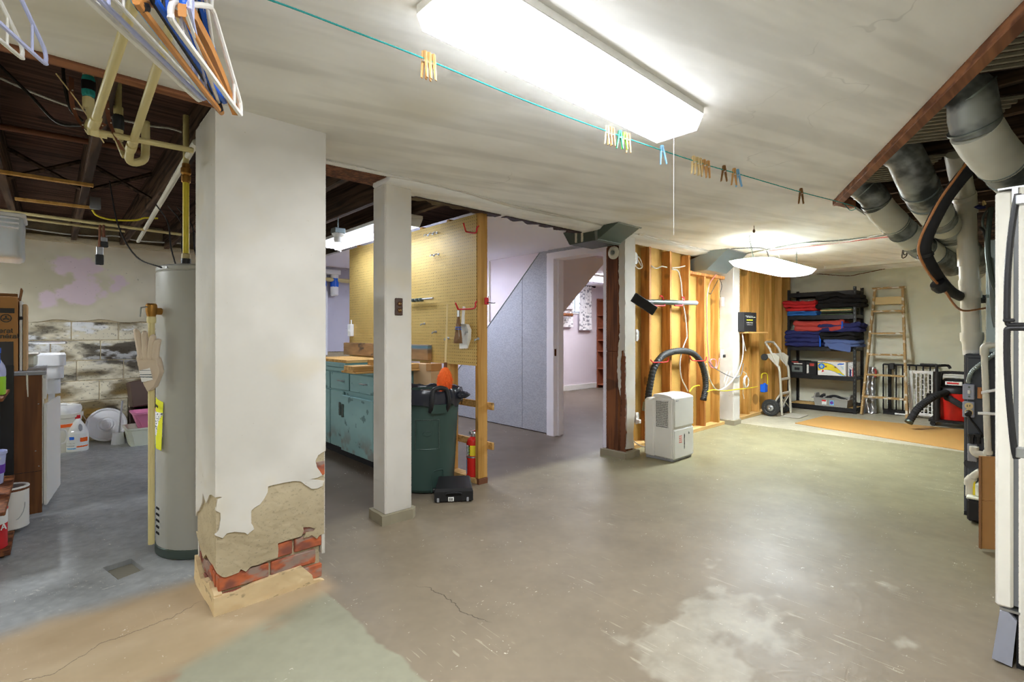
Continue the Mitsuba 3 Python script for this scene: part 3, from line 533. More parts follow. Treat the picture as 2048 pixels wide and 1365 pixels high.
# ================================================================ laundry side
def elbowed(P, r, n=10): return tube(P, r, n, 0)
# water heater
hc = np.array([.655, 3.19, 0]); hr = .252
wh = thing('water_heater', 'tall grey cylindrical water heater half hidden behind the brick column', 'water heater')
part(wh, 'tank', lathe([[0, .03], [hr, .03], [hr, 1.47], [hr-.006, 1.478], [hr, 1.482], [hr, 1.498], [hr-.012, 1.508], [0, 1.51]], hc, n=56), M['grey_tank'])
part(wh, 'base_ring', lathe([[0, 0], [hr-.01, 0], [hr+.004, .004], [hr+.004, .045], [hr, .05], [0, .05]], hc, n=48), M['galv_dark'], label='dark base ring')
dirc = np.array([-hc[0]*.98, -hc[1], 0])/np.linalg.norm(hc[:2])
def on_tank(ang, z, off=.001): a = math.atan2(dirc[1], dirc[0])+math.radians(ang); return hc+[math.cos(a)*(hr+off), math.sin(a)*(hr+off), z], np.array([math.cos(a), math.sin(a), 0])
for i in range(5):
    o, nrm = on_tank(-71, .115+.032*i); tdir = np.cross([0, 0, 1], nrm)
    part(wh, 'vent_slot', moved(box(-.022, .022, -.006, .006, -.004, .002, .0025), frame(o, tdir, [0, 0, 1])), M['dark_hole'], False)
for ang in (-50, 20): 
    o, nrm = on_tank(ang, 1.49); part(wh, 'screw', cyl(o-nrm*.003, o+nrm*.004, .005, 8), M['steel'])
V, F = [], []
for i in range(9):
    a = -80+i*3.1
    for z in (.555, .82-.02*(i/8)): V.append(on_tank(a, z, .0015+.012*(i/8)*(1 if z < .6 else .2))[0])
F = [[2*i, 2*i+2, 2*i+3] for i in range(8)]+[[2*i, 2*i+3, 2*i+1] for i in range(8)]
tg = solo('energy_label', trimesh.Trimesh(V, F, process=False), M['tag_yellow'], 'yellow energy guide label hanging on the grey water heater', 'label', smooth=True)
V2 = [on_tank(-80+i*3.1, z, .004+.012*(i/8)*(1 if z < .6 else .2))[0] for i in range(9) for z in (.62, .745)]
part(tg, 'print', trimesh.Trimesh(V2, F, process=False), M['label'], True, 'white panel with small print')
for zz, tx, hh in ((.772, 'ENERGYGUIDE', .011),):
    o, nrm = on_tank(-79, zz, .005); part(tg, 'heading', letters(tx, hh, o, np.cross([0, 0, 1], nrm), [0, 0, 1], .001, True), M['ink'], False)
yp = hc+[-.115, -.10, 0]; yp = np.array([PY(372, 520, 3.10)[0], 3.10, 0])
yl = thing('heater_pipe', 'yellow pipe with brass coupling rising from the water heater', 'pipe')
part(yl, 'yellow_run', cyl([yp[0], yp[1], 1.56], [yp[0], yp[1], 1.95], .0155, 16), M['yellow_pipe'], label='bright yellow pipe')
part(yl, 'black_nipple', cyl([yp[0], yp[1], 1.505], [yp[0], yp[1], 1.545], .023, 16), M['black'], label='black collar')
part(yl, 'collar', lathe([[0, 0], [.021, 0], [.021, .03], [.017, .035], [0, .035]], [yp[0], yp[1], 1.538]), M['cpvc_old'])
part(yl, 'coupling', lathe([[0, 0], [.020, 0], [.022, .01], [.022, .035], [.017, .04], [.024, .05], [.024, .075], [.018, .08], [.018, .10], [0, .10]], [yp[0], yp[1], 1.945]), M['brass'], label='brass coupling')
part(yl, 'cream_run', cyl([yp[0], yp[1], 2.04], [yp[0], yp[1], 2.30], .014, 14), M['cpvc'], label='cream pipe')
for dx, w in ((-.15, .01), (-.10, .03), (-.04, .02)):
    part(wh, 'wire', tube([[hc[0]+dx-.02, hc[1]-.04, 1.505], [hc[0]+dx-.03, hc[1]+.05, 1.62], [hc[0]+dx-.02+w, hc[1]+.3, 1.80], [hc[0]+dx+w, hc[1]+.9, 2.02]], .004, 6, 6), M['cord_black'])
part(wh, 'wire', tube([on_tank(-60, 1.49)[0], [.33, 3.3, 1.56], [.27, 3.5, 1.75], [.26, 3.9, 2.08]], .004, 6, 6), M['cord_black'])
# relief valve and its discharge pipe
vx, vy = .372, 3.10
rp_ = thing('relief_pipe', 'cream discharge pipe with a brass relief valve beside the water heater', 'pipe')
part(rp_, 'pipe', cyl([vx, vy, .085], [vx, vy, 1.22], .0145, 14), M['cpvc'])
part(rp_, 'adapter', lathe([[0, 0], [.02, 0], [.02, .03], [.016, .035], [0, .035]], [vx, vy, 1.205]), M['cpvc'])
part(rp_, 'valve', cat([lathe([[0, 0], [.018, 0], [.022, .015], [.025, .03], [.025, .06], [.02, .068], [0, .068]], [vx, vy, 1.235]), cyl([vx, vy, 1.265], [vx+.10, vy+.04, 1.265], .018, 12)]), M['brass'], label='brass relief valve')
part(rp_, 'lever', tube([[vx-.02, vy-.02, 1.285], [vx-.045, vy-.02, 1.28], [vx-.048, vy-.02, 1.235]], .004, 6), M['steel'])
# glove stuck on the discharge pipe
gl = thing('work_glove', 'tan printed work glove hung over the cream discharge pipe', 'glove')
g0 = np.array([vx-.005, vy-.03, 1.05]); GX, GZ = np.array([.72, -.69, 0]), np.array([0, 0, 1])
def gp(u, v, w=0): return g0+GX*u+GZ*v+np.array([-.69, -.72, 0])*w
pts = [gp(-.055, -.02), gp(-.04, -.10), gp(.0, -.185), gp(.03, -.165), gp(.06, -.09), (gp(.045, -.02)), gp(.0, .0), gp(-.04, .03)]
palm = trimesh.Trimesh(np.array([p for q in pts for p in (q+np.array([-.5, -.5, 0])*.035, q+np.array([.5, .5, 0])*.012)])).convex_hull
part(gl, 'palm', lump(palm.subdivide(), .004, 30, 3, 2), M['glove'], True)
for u, l, tilt in ((-.045, .13, -.25), (-.018, .12, -.1), (.012, .10, .12), (.036, .07, .25)):
    part(gl, 'finger', tube([gp(u*.8, -.03, .012), gp(u, .03, .014), gp(u+tilt*l*.5, .02+l*.6, .012), gp(u+tilt*l, l-.01, .004)], [.017, .017, .015, .009], 10, 4), M['glove'], True)
part(gl, 'cuff_print', moved(box(-.028, .028, -.03, .03, 0, .002), frame(gp(.0, -.105, .034), GX+[0, 0, .25], GZ)), M['label'], False, 'printed patch')

# ---------------------------------------------------------------- cream pipes under the ceiling
def cp(pt, axis, r=.0165, l=.03): pt = np.array(pt, float); axis = np.array(axis, float); return cyl(pt-axis*l/2, pt+axis*l/2, r, 14)
g1 = thing('drain_pipe', 'thick cream plastic pipe sloping under the ceiling edge, left of the pair', 'pipe')
a, b = PZ(292, -70, 2.078), PZ(190, 243, 1.955)
part(g1, 'run', tube([a, b], .0145, 14), M['cpvc'])
d = (b-a)/np.linalg.norm(b-a); e1 = b+d*.045
part(g1, 'coupling', cyl(b-d*.03, b+d*.02, .019, 14), M['cpvc'])
part(g1, 'elbow', tube([b, e1, e1+[0, .01, .0], e1+[0, .02, -.03]], .018, 12), M['cpvc'])
top1 = np.array([e1[0]-.012, e1[1]+.06, 2.30])
part(g1, 'riser', tube([e1+[0, .02, .01], [top1[0], top1[1], e1[2]+.1], top1], .0125, 12), M['cpvc'])
part(g1, 'rubber_valve', lathe([[0, 0], [.018, 0], [.021, .01], [.021, .07], [.018, .08], [0, .08]], [top1[0], top1[1], e1[2]+.13]), M['teal_line'], label='teal and black rubber coupling')
part(g1, 'rubber_band', lathe([[.0, 0], [.0225, 0], [.0225, .035], [0, .035]], [top1[0], top1[1], e1[2]+.155]), M['black'])
part(g1, 'socket', lathe([[0, 0], [.019, 0], [.019, .04], [0, .04]], [top1[0], top1[1], e1[2]+.085]), M['cpvc'])
part(g1, 'socket', lathe([[0, 0], [.018, 0], [.018, .03], [0, .03]], [top1[0], top1[1], e1[2]+.215]), M['cpvc'])
part(g1, 'printing', letters('CPVC 3/4', .007, a+(b-a)*.62+np.array([.0, -.012, -.010]), b-a, np.cross(b-a, [-.7, -.7, .2]), .0006), M['green'], False, 'green printed lettering')
hz0 = PY(182, 262, b[1]+.12); hz1 = PY(386, 301, b[1]+.14)
part(g1, 'cross_run', tube([hz0, hz1], .0125, 12), M['cpvc'])
part(g1, 'cross_elbow', tube([hz0+[-.0, -.02, .03], hz0+[-.004, 0, 0], hz0+[.05, 0, -.003]], .0165, 12, 4), M['cpvc'])
g2 = thing('drain_pipe', 'thick cream plastic pipe sloping under the ceiling edge, right of the pair', 'pipe')
a, b = PZ(352, 20, 2.078), PZ(264, 290, 1.95)
part(g2, 'run', tube([a, b], .0145, 14), M['cpvc'])
d = (b-a)/np.linalg.norm(b-a); e2 = b+d*.06
part(g2, 'coupling', cyl(b-d*.06, b-d*.02, .019, 14), M['cpvc'])
part(g2, 'coupling', cyl(b+d*.0, b+d*.05, .020, 14), M['cpvc'])
part(g2, 'trap', tube([e2, e2+[.0, .035, -.03], e2+[.02, .05, -.035], e2+[.055, .055, -.01], e2+[.06, .055, .05], e2+[.06, .055, .16]], .0165, 12, 4), M['cpvc'])
r2 = e2+[-.035, .07, 0]
part(g2, 'riser', tube([r2+[.02, -.03, -.02], r2+[0, 0, .05], [r2[0], r2[1], 2.30]], .0125, 12), M['cpvc'])
part(g2, 'rubber_coupling', lathe([[0, 0], [.019, 0], [.021, .01], [.021, .055], [.017, .065], [0, .065]], r2+[0, 0, .10]), M['rubber'], label='dark rubber coupling')
part(g2, 'socket', lathe([[0, 0], [.0185, 0], [.0185, .045], [0, .045]], r2+[0, 0, .055]), M['cpvc'])
part(g2, 'socket', lathe([[0, 0], [.0175, 0], [.0175, .035], [0, .035]], r2+[0, 0, .165]), M['cpvc'])
for i, (x, lbl) in enumerate(((PZ(176, 240, 2.0)[0], 'left'), (PZ(232, 250, 2.0)[0], 'right'))):
    y = 2.60
    P = [[x-.05, y-.03, 2.14], [x-.045, y-.03, 2.02], [x+.0, y-.03, 1.945], [x+.05, y-.03, 1.99]] if i == 0 else [[x-.03, y-.02, 2.09], [x-.02, y-.02, 2.0], [x+.02, y-.02, 1.90]]
    sp = spline(P, 5); V = []
    for p in sp: V += [p+[-.008, -.008, 0], p+[.008, .008, 0]]
    F = [[2*k, 2*k+1, 2*k+3] for k in range(len(sp)-1)]+[[2*k, 2*k+3, 2*k+2] for k in range(len(sp)-1)]
    s_ = solo('pipe_strap', trimesh.Trimesh(V, F, process=False), M['rust'], ('curled' if i == 0 else 'straight')+' rusty perforated hanger strap by the '+('left' if i == 0 else 'right')+' sloping cream pipe', 'strap')
    for p in sp[2:-1:3]: part(s_, 'hole', trimesh.creation.icosphere(1, .0028).apply_translation(p+[.003, -.003, 0]), M['pvc'], True)
# long pipes on the joists
def pp(px, py, z): return PZ(px, py, z)
for lbl, pts, r, m_ in (('long cream pipe running under the laundry joists, upper of two', [pp(-60, 413, 2.08), pp(368, 470, 2.08)], .013, 'cpvc'),
                        ('thin cream pipe just below and behind the long one, lower of two', [pp(-30, 428, 2.10), pp(250, 463, 2.10)], .011, 'cpvc_old'),
                        ('galvanised conduit strapped along a joist, running away to the block wall', [pp(392, 285, 2.085), pp(276, 483, 2.085)], .016, 'pvc'),
                        ('dark pipe crossing under the joists across the laundry ceiling', [PY(-40, 246, 3.6), PY(300, 305, 3.6)], .016, 'rust')):
    solo('ceiling_pipe', tube(pts, r, 12), M[m_], lbl, 'pipe')
for lbl, P, r, m_ in (('black cable sagging across the laundry joists', [PY(-20, 112, 3.0), PY(60, 190, 3.0), PY(115, 245, 2.9), PY(170, 252, 2.8)], .006, 'cord_black'),
                      ('pale cable running along the joists behind the cream pipes', [PY(-10, 152, 3.4), PY(90, 195, 3.4), PY(180, 225, 3.4), PY(290, 250, 3.4), PY(345, 258, 3.4), PY(385, 275, 3.4)], .006, 'cord_white'),
                      ('yellow cable looping from a box on a joist to the conduit', [PY(184, 420, 5.0), PY(195, 432, 5.0), PY(225, 440, 5.0), PY(270, 441, 5.0), PY(290, 436, 5.0), PY(316, 437, 5.0)], .007, 'cord_yellow'),
                      ('pale cable along the top of the block wall', [PY(40, 455, 6.9), PY(130, 468, 6.9), PY(200, 473, 6.9), PY(230, 472, 6.9), PY(280, 482, 6.9), PY(380, 488, 6.9)], .008, 'cord_white'),
                      ('thin stick wire poking down among the cream pipes', [PY(112, 147, hz0[1]-.015), PY(165, 217, hz0[1]-.015), PY(208, 286, hz0[1]-.015)], .0025, 'pin_pale'),
                      ('pair of black wires hanging beside the thin stick wire', [PY(126, 118, 2.9), PY(128, 160, 2.9), PY(140, 215, 2.9), PY(165, 243, 2.9)], .007, 'cord_black')):
    solo('cable', tube(P, r, 6, 6), M[m_], lbl, 'cable')
jb = PY(190, 409, 5.0); t = thing('junction_box', 'small grey junction box on a laundry joist with a yellow cable', 'junction box')
part(t, 'box', box(jb[0]-.03, jb[0]+.03, jb[1]-.03, jb[1]+.03, jb[2]-.035, jb[2]+.045, .005), M['galv'], False); part(t, 'cover', box(jb[0]-.034, jb[0]+.034, jb[1]-.034, jb[1]-.028, jb[2]-.04, jb[2]+.05, .002), M['steel'], False)
# paintbrushes on the pipe
for k, (px, L, yb_, lbl) in enumerate(((200, .26, 530, 'long'), (207, .15, 495, 'short'))):
    y = PZ(200, 447, 2.08)[1]-.016; top = PY(px, 450, y); bot = PY(px-1 if k == 0 else px+1, yb_, y)
    t = thing('paintbrush', f'old paintbrush with a {lbl} handle hanging from the cream pipe', 'paintbrush')
    mid = top*.45+bot*.55; fe = top*.25+bot*.75
    part(t, 'handle', tube([top, (top+mid)/2, mid], [.008, .009, .012], 8), M['rust'])
    part(t, 'ferrule', box(mid[0]-.024, mid[0]+.024, mid[1]-.009, mid[1]+.009, fe[2], mid[2], .004), M['steel'], False)
    part(t, 'bristles', box(bot[0]-.028, bot[0]+.028, bot[1]-.009, bot[1]+.009, bot[2], fe[2], .005), M['rubber'], False)
# clear plastic storage bin hung on the far left
q0, q1 = PY(-60, 395, 4.6), PY(47, 520, 4.6)
t = thing('plastic_bin', 'translucent scuffed plastic bin hanging under the joists at the left edge', 'bin')
part(t, 'body', pillow(q0[0]-.25, q1[0], 4.6, 4.92, q1[2], PY(47, 432, 4.6)[2], .03, .004, 8, 3), M['clear_bin'], True)
for k in range(3): part(t, 'rib', box(q1[0]-.16, q1[0]-.02, 4.585, 4.605, q1[2]+.20+.03*k, q1[2]+.212+.03*k, .003), M['sink'], False)
part(t, 'rim', box(q0[0]-.26, q1[0]+.012, 4.59, 4.93, PY(47, 436, 4.6)[2], PY(47, 428, 4.6)[2], .006), M['white'], False)
# ---------------------------------------------------------------- cabinet and sink
cb = thing('base_cabinet', 'brown plywood sided cabinet with white door and grey top at the left', 'cabinet')
part(cb, 'side_panel', box(-.62, -.045, 4.415, 4.435, 0, .885, .002), M['ply'], False, 'brown plywood side')
part(cb, 'side_seam', box(-.62, -.046, 4.4135, 4.416, .268, .271), M['darkbrown'], False)
for x, z in ((-.075, .40), (-.06, .30), (-.062, .70)): part(cb, 'nail', lathe([[0, 0], [.004, 0], [.003, .003], [0, .004]], [x, 4.415, z], (0, -1, 0), 8), M['steel'])
part(cb, 'top', box(-.62, -.025, 4.405, 5.25, .885, .91, .003), M['grey_plastic'], False, 'grey worktop')
part(cb, 'frame', box(-.06, -.042, 4.435, 5.22, .05, .885, .002), M['pvc'], False)
part(cb, 'drawer', box(-.042, -.024, 4.46, 5.18, .725, .86, .003), M['white'], False)
dr_ = part(cb, 'door', moved(box(0, .535, -.009, .009, .03, .69, .003), frame([-.030, 4.47, 0], [.07, .53, 0], [-.53, .07, 0])), M['white'], False, 'white door standing slightly open')
part(cb, 'door__handle', tube([[.05, 4.98, .44], [.075, 4.985, .43], [.085, 4.99, .39], [.075, 4.985, .345], [.052, 4.98, .335]], .006, 8, 4), M['white_gloss'])
part(cb, 'inside', box(-.6, -.06, 4.44, 5.2, .05, .06), M['darkbrown'], False)
part(cb, 'drip', tube([[-.115, 4.41, .90], [-.113, 4.412, .82], [-.110, 4.412, .75]], [.006, .005, .003], 6), M['pvc'])
solo('black_sheet', box(-.25, -.172, 4.36, 4.385, 0, .955, .003), M['black'], 'narrow black panel standing left of the brown cabinet side', 'panel', smooth=False)
solo('plywood_sheet', box(-.8, -.262, 4.40, 4.415, .0, .80, .002), M['ply'], 'stained plywood sheet at the left edge behind the green bottle', 'board', smooth=False)
sk = thing('laundry_sink', 'white plastic laundry sink beyond the cabinet at the left', 'sink')
so = sbox(-.55, 5.28, .085, 5.95).buffer(-.05).buffer(.05)
for z0, z1, s in ((.70, .80, .90), (.80, .90, .96), (.90, .985, 1.0)):
    o_ = shapely.affinity.scale(so, s, s); i_ = shapely.affinity.scale(so, s*.9, s*.9)
    part(sk, 'basin_band', on_z(o_.difference(i_), z0, z1-z0), M['sink'], False)
part(sk, 'basin_floor', on_z(shapely.affinity.scale(so, .9, .9), .68, .03), M['sink'], False)
for x, y in ((-.5, 5.35), (.0, 5.35), (-.5, 5.88), (.0, 5.88)): part(sk, 'leg', box(x-.02, x+.02, y-.02, y+.02, 0, .69), M['sink'], False)
part(sk, 'faucet', tube([[-.3, 5.9, .98], [-.3, 5.88, 1.06], [-.2, 5.7, 1.075], [.05, 5.6, 1.08], [.09, 5.58, 1.075]], .012, 8, 3), M['chrome'])
t = thing('plastic_tub', 'small cream plastic tub standing on the grey worktop at the left', 'tub')
part(t, 'body', box(-.30, -.075, 4.95, 5.10, .911, 1.005, .02), M['cream_tub'], False); part(t, 'rim', box(-.31, -.065, 4.94, 5.11, .998, 1.012, .005), M['white'], False)
# cardboard box with lettering
bx = thing('cardboard_box', 'open cardboard box printed mineral in the upper left edge', 'box')
YB = 4.47; bz = .911
bl = PY(36, 600, YB)[0]
part(bx, 'body', box(bl-.42, bl, YB, YB+.42, bz, 1.385, .003), M['cardboard'], False)
part(bx, 'flap', moved(box(-.42, 0, 0, .004, 0, .062), frame([bl, YB, 1.385], [1, 0, 0], [0, .2, 1])), M['cardboard_dark'], False)
part(bx, 'flap', moved(box(0, .24, 0, .075, 0, .004), frame([bl+.001, YB+.03, 1.37], [0, 1, 0], [.14, 0, 1])), M['cardboard_dark'], False)
def onb(px, py): return PY(px, py, YB-.001)
def bbar(x0, y0, x1, y1, m, nm='print_bar'): a, c = onb(x0, y0), onb(x1, y1); part(bx, nm, box(a[0], c[0], YB-.0015, YB+.001, c[2], a[2]), M[m], False)
bbar(-20, 616, 29, 627, 'ink'); bbar(-20, 684, 27, 760, 'ink')
for tx, px, py, h in (('Mineral', -32, 666, .026), ('minéral', -19, 677, .026)):
    part(bx, 'lettering', letters(tx, h, onb(px, py), [1, 0, 0], [0, 0, 1], .0015, True), M['ink'], False)
ec = onb(12, 637)
part(bx, 'emblem', moved(lathe([[.021, 0], [.026, 0], [.026, .002], [.021, .002]], n=24), frame(ec, [1, 0, 0], [0, 0, 1])), M['ink'], False)
for k in range(3): part(bx, 'emblem', moved(box(-.004, .004, .002, .016, 0, .002), frame(ec, [math.cos(k*2.1), 0, math.sin(k*2.1)], [-math.sin(k*2.1), 0, math.cos(k*2.1)])), M['ink'], False)
wb = thing('white_board', 'white edged board leaning beside the cardboard box at the left', 'board')
part(wb, 'sheet', box(bl+.006, bl+.018, YB+.01, YB+.34, .911, 1.36, .002), M['boxwhite'], False)
part(wb, 'core_edge', box(bl+.021, bl+.040, YB+.02, YB+.30, .911, 1.34, .003), M['cardboard_pale'], False, 'pale speckled edge')
part(wb, 'knob', moved(lathe([[0, 0], [.012, 0], [.010, .008], [0, .01]], n=12), frame([bl+.012, YB+.012, 1.25], [1, 0, 0], [0, 0, 1])), M['black'])
# wooden rack with paint, cleaner, pail
rk = thing('wooden_rack', 'low rough wooden rack at the left edge holding paint cans', 'shelf')
for z, y0, y1, xr in ((.285, 3.45, 4.33, -.165), (.035, 3.62, 4.20, -.155), (.815, 3.7, 4.28, -.185)):
    for k in range(3): part(rk, 'board', box(xr-.11*(k+1)+.003, xr-.11*k, y0, y1-.01*k, z-.018, z, .003), M['oldwood'], False)
for x, y in ((-.48, 3.5), (-.48, 4.25), (-.30, 4.29)): part(rk, 'upright', box(x-.02, x+.02, y-.02, y+.02, 0, .90, .003), M['oldwood'], False)
def can(name, label, x, y, z, r, h, bodym, bands=(), bail=True):
    t = thing(name, label, 'paint can')
    part(t, 'body', lathe([[0, 0], [r, 0], [r+.002, .004], [r, .01], [r, h-.012], [r+.003, h-.006], [r, h], [r-.012, h], [r-.014, h-.008], [0, h-.01]], [x, y, z], n=32), M[bodym])
    for z0, z1, m_ in bands: part(t, 'band', lathe([[r+.0004, z0*h], [r+.0012, z0*h], [r+.0012, z1*h], [r+.0004, z1*h]], [x, y, z], n=32), M[m_])
    part(t, 'lid', lathe([[0, 0], [r-.02, 0], [r-.018, .004], [0, .003]], [x, y, z+h-.008], n=24), M['steel'])
    if bail:
        A = np.linspace(0, math.pi, 14); part(t, 'bail', tube([[x+math.cos(a)*(r+.006)*.75+.0, y-math.cos(a)*(r+.006)*.75-math.sin(a)*.05, z+h*.62-math.sin(a)*h*.45] for a in A], .0022, 6), M['steel'])
    return t
w_ = can('paint_can', 'white dripped paint can with wire handle on the floor by the brown cabinet', -.178, 4.08, .036, .082, .235, 'white')
part(w_, 'drips', lathe([[.083, .0], [.0842, .0], [.0842, .012], [.083, .012]], [-.178, 4.08, .25], n=24), M['rust'])
r_ = can('paint_can', 'red and white paint can on the bottom board at the left edge', -.245, 3.74, .036, .075, .205, 'red', ((.62, .95, 'boxwhite'),), False)
part(r_, 'lettering', letters('A', .03, [-.245+.05, 3.74-.06, .036+.10], [.77, .64, 0], [0, 0, 1], .002, True), M['boxwhite'], False)
can('paint_can', 'red paint can with blue and white bands on the rack shelf at the left edge', -.262, 3.83, .286, .055, .18, 'red', ((.15, .2, 'boxwhite'), (.3, .35, 'boxwhite'), (.45, .5, 'boxwhite'), (.66, .86, 'blue')), False)
pl_ = thing('plastic_pail', 'small white plastic pail with purple print on the rack shelf', 'pail')
part(pl_, 'body', lathe([[0, 0], [.058, 0], [.062, .05], [.071, .165], [.076, .17], [.076, .185], [.070, .185], [.058, .02], [0, .02]], [-.265, 4.14, .286], n=32), M['lavender'])
part(pl_, 'print', lathe([[.0645, .06], [.066, .06], [.0685, .11], [.067, .11]], [-.265, 4.14, .286], n=32), M['purple'])
part(pl_, 'grip', tube([[-.265+.05, 4.14-.055, .44], [-.265+.03, 4.14-.08, .40], [-.265, 4.14-.085, .385]], .004, 6, 3), M['white'])
gb = thing('cleaner_bottle', 'spray bottle half full of green liquid at the left edge', 'bottle')
gx, gy, gz = -.235, 3.93, .816
part(gb, 'liquid', lathe([[0, 0], [.047, 0], [.05, .008], [.05, .10], [0, .10]], [gx, gy, gz], n=24), M['lime'])
part(gb, 'shell', lathe([[.0503, .10], [.0503, .135], [.045, .16], [.022, .205], [.018, .225], [0, .225]], [gx, gy, gz], n=24), M['lavender'])
part(gb, 'trigger_head', cat([box(gx-.018, gx+.03, gy-.035, gy+.02, gz+.22, gz+.262, .008), box(gx+.01, gx+.03, gy-.045, gy-.03, gz+.17, gz+.225, .004)]), M['blue'], False)
# things on the floor along the block wall
def onf(px, py): return PZ(px, py, 0)
bk = thing('plastic_bucket', 'white bucket with orange stripe holding a crumpled bag, behind the jug', 'bucket')
bc_ = np.array([.06, 6.62, 0]); R_ = .165
part(bk, 'body', lathe([[0, 0], [.14, 0], [R_, .33], [R_+.012, .335], [R_+.012, .37], [R_-.006, .37], [.135, .02], [0, .02]], bc_, n=36), M['pvc'])
part(bk, 'stripe', lathe([[R_-.006, .245], [R_-.002, .245], [R_+.0005, .275], [R_-.004, .275]], bc_, n=36), M['orange'])
part(bk, 'handle', tube([bc_+[.17, -.04, .34], bc_+[.20, -.10, .26], bc_+[.15, -.15, .21], bc_+[.08, -.18, .2]], .004, 6, 4), M['chrome'])
part(bk, 'bag', lump(lathe([[.15, .34], [.165, .40], [.15, .44], [.10, .455], [.09, .43], [.12, .37]], bc_, n=20), .03, 14, 5, 1), M['boxwhite'], True, 'crumpled white plastic bag')
part(bk, 'rubbish', lump(trimesh.creation.icosphere(2, .11).apply_scale([1, 1, .6]).apply_translation(bc_+[0, 0, .37]), .03, 22, 8, 1), M['bag'], True)
jg = thing('bleach_jug', 'white plastic jug with red cap and orange label on the floor by the bucket', 'jug')
jc = onf(155, 905)+[0, .09, 0]
jp = [[0, 0], [.082, 0], [.088, .008], [.088, .17], [.084, .185], [.06, .25], [.030, .30], [.021, .315], [.021, .328], [0, .328]]
part(jg, 'body', lathe(jp, jc, n=36), M['boxwhite'])
part(jg, 'cap', lathe([[0, 0], [.025, 0], [.025, .03], [.022, .033], [0, .033]], jc+[0, 0, .318]), M['red'])
hd = np.array([jc[0]*0-.05, -.06, 0])
part(jg, 'handle_hollow', moved(lathe([[0, 0], [.014, 0], [.016, .004], [0, .006]], n=14).apply_scale([1, 2.4, 1]), frame(jc+[.022, -.066, .232], [.95, .1, 0], [.15, .55, 1])), M['grey_plastic'])
for a0, a1, z0, z1, m_ in ((-1.35, -.55, .095, .135, 'orange'), (-1.65, -.5, .045, .058, 'orange'), (-2.3, -1.85, .12, .15, 'blue'), (-2.7, -1.8, .06, .066, 'grey_plastic'), (-2.7, -1.8, .085, .088, 'grey_plastic'), (-2.6, -1.7, .03, .042, 'lightblue')):
    A = np.linspace(a0, a1, 8); V = [jc+[math.cos(a)*.0888, math.sin(a)*.0888, z] for a in A for z in (z0, z1)]
    part(jg, 'label_patch', trimesh.Trimesh(V, [[2*i, 2*i+2, 2*i+3] for i in range(7)]+[[2*i, 2*i+3, 2*i+1] for i in range(7)], process=False), M[m_], True)
ld = thing('bucket_lid', 'round ribbed grey bucket lid leaning on the block wall', 'lid')
lc = PY(213, 858, 6.84); lr = .175
prof = [[0, .004], [.03, .008], [.04, .003], [.055, .008], [.065, .003], [.08, .007], [.09, .003], [.15, .005], [.16, .016], [lr, .016], [lr, -.012], [lr-.006, -.012], [lr-.006, 0], [0, 0]]
part(ld, 'disc', moved(lathe(prof, n=44), frame([lc[0], 6.84, lr*.975+.012], [1, -.1, 0], [.05, .25, .97])), M['sink'])
wt = thing('wash_tub', 'white rectangular wash tub on the floor under the pink basin', 'tub')
def tubm(x0, x1, y0, y1, z0, z1, inset, rimw, th=.006):
    a = sbox(x0+inset, y0+inset, x1-inset, y1-inset).buffer(-.02).buffer(.02, 6); b = sbox(x0, y0, x1, y1).buffer(-.03).buffer(.03, 6); n = 48
    def ring(p, z): L = p.exterior; return [[*L.interpolate(k/n, normalized=True).coords[0], z] for k in range(n)]
    a2, b2 = a.buffer(-th), b.buffer(-th); rings = [ring(a, z0), ring(b, z1-.02), ring(b.buffer(rimw), z1-.015), ring(b.buffer(rimw), z1), ring(b2, z1), ring(a2, z0+th)]
    V = np.vstack(rings); F = []
    for i in range(len(rings)-1):
        for k in range(n): q = (k+1) % n; F += [[i*n+k, i*n+q, (i+1)*n+q], [i*n+k, (i+1)*n+q, (i+1)*n+k]]
    V = np.vstack([V, [[(x0+x1)/2, (y0+y1)/2, z0], [(x0+x1)/2, (y0+y1)/2, z0+th]]]); c = len(V)-2
    for k in range(n): q = (k+1) % n; F += [[c, q, k], [c+1, 5*n+k, 5*n+q]]
    return trimesh.Trimesh(V, F, process=False)
tx0 = onf(252, 893)[0]
part(wt, 'body', tubm(tx0, tx0+.62, 6.33, 6.70, .0, .185, .03, .012), M['cream_tub'])
pb = thing('pink_basin', 'pink plastic basin stacked in the white wash tub', 'basin')
part(pb, 'body', tubm(tx0+.06, tx0+.55, 6.37, 6.68, .155, .335, .05, .014), M['pink'])
solo('brown_crate', moved(box(-.0, .42, 0, .26, 0, .28, .01), frame([tx0+.08, 6.665, .362], [1, .04, .10], [-.04, 1, -.12])), M['brown_plastic'], 'dark brown plastic crate tilted behind the pink basin', 'crate', smooth=False)
solo('brown_box', box(tx0+.06, tx0+.6, 6.725, 6.95, 0, .335, .006), M['darkbrown'], 'dark box standing on the floor behind the wash tubs', 'box', smooth=False)
tb = thing('toilet_brush', 'grey toilet brush in a white holder left of the wash tub', 'brush')
tc = onf(237, 890)+[0, .06, 0]
part(tb, 'holder', lathe([[0, 0], [.058, 0], [.056, .02], [.046, .115], [.042, .12], [.038, .11], [0, .10]], tc), M['sink'])
part(tb, 'handle', tube([tc+[.01, 0, .10], tc+[.02, .01, .25], tc+[.035, .01, .42], tc+[.04, .01, .445]], [.008, .007, .009, .010], 8, 3), M['grey_plastic'])
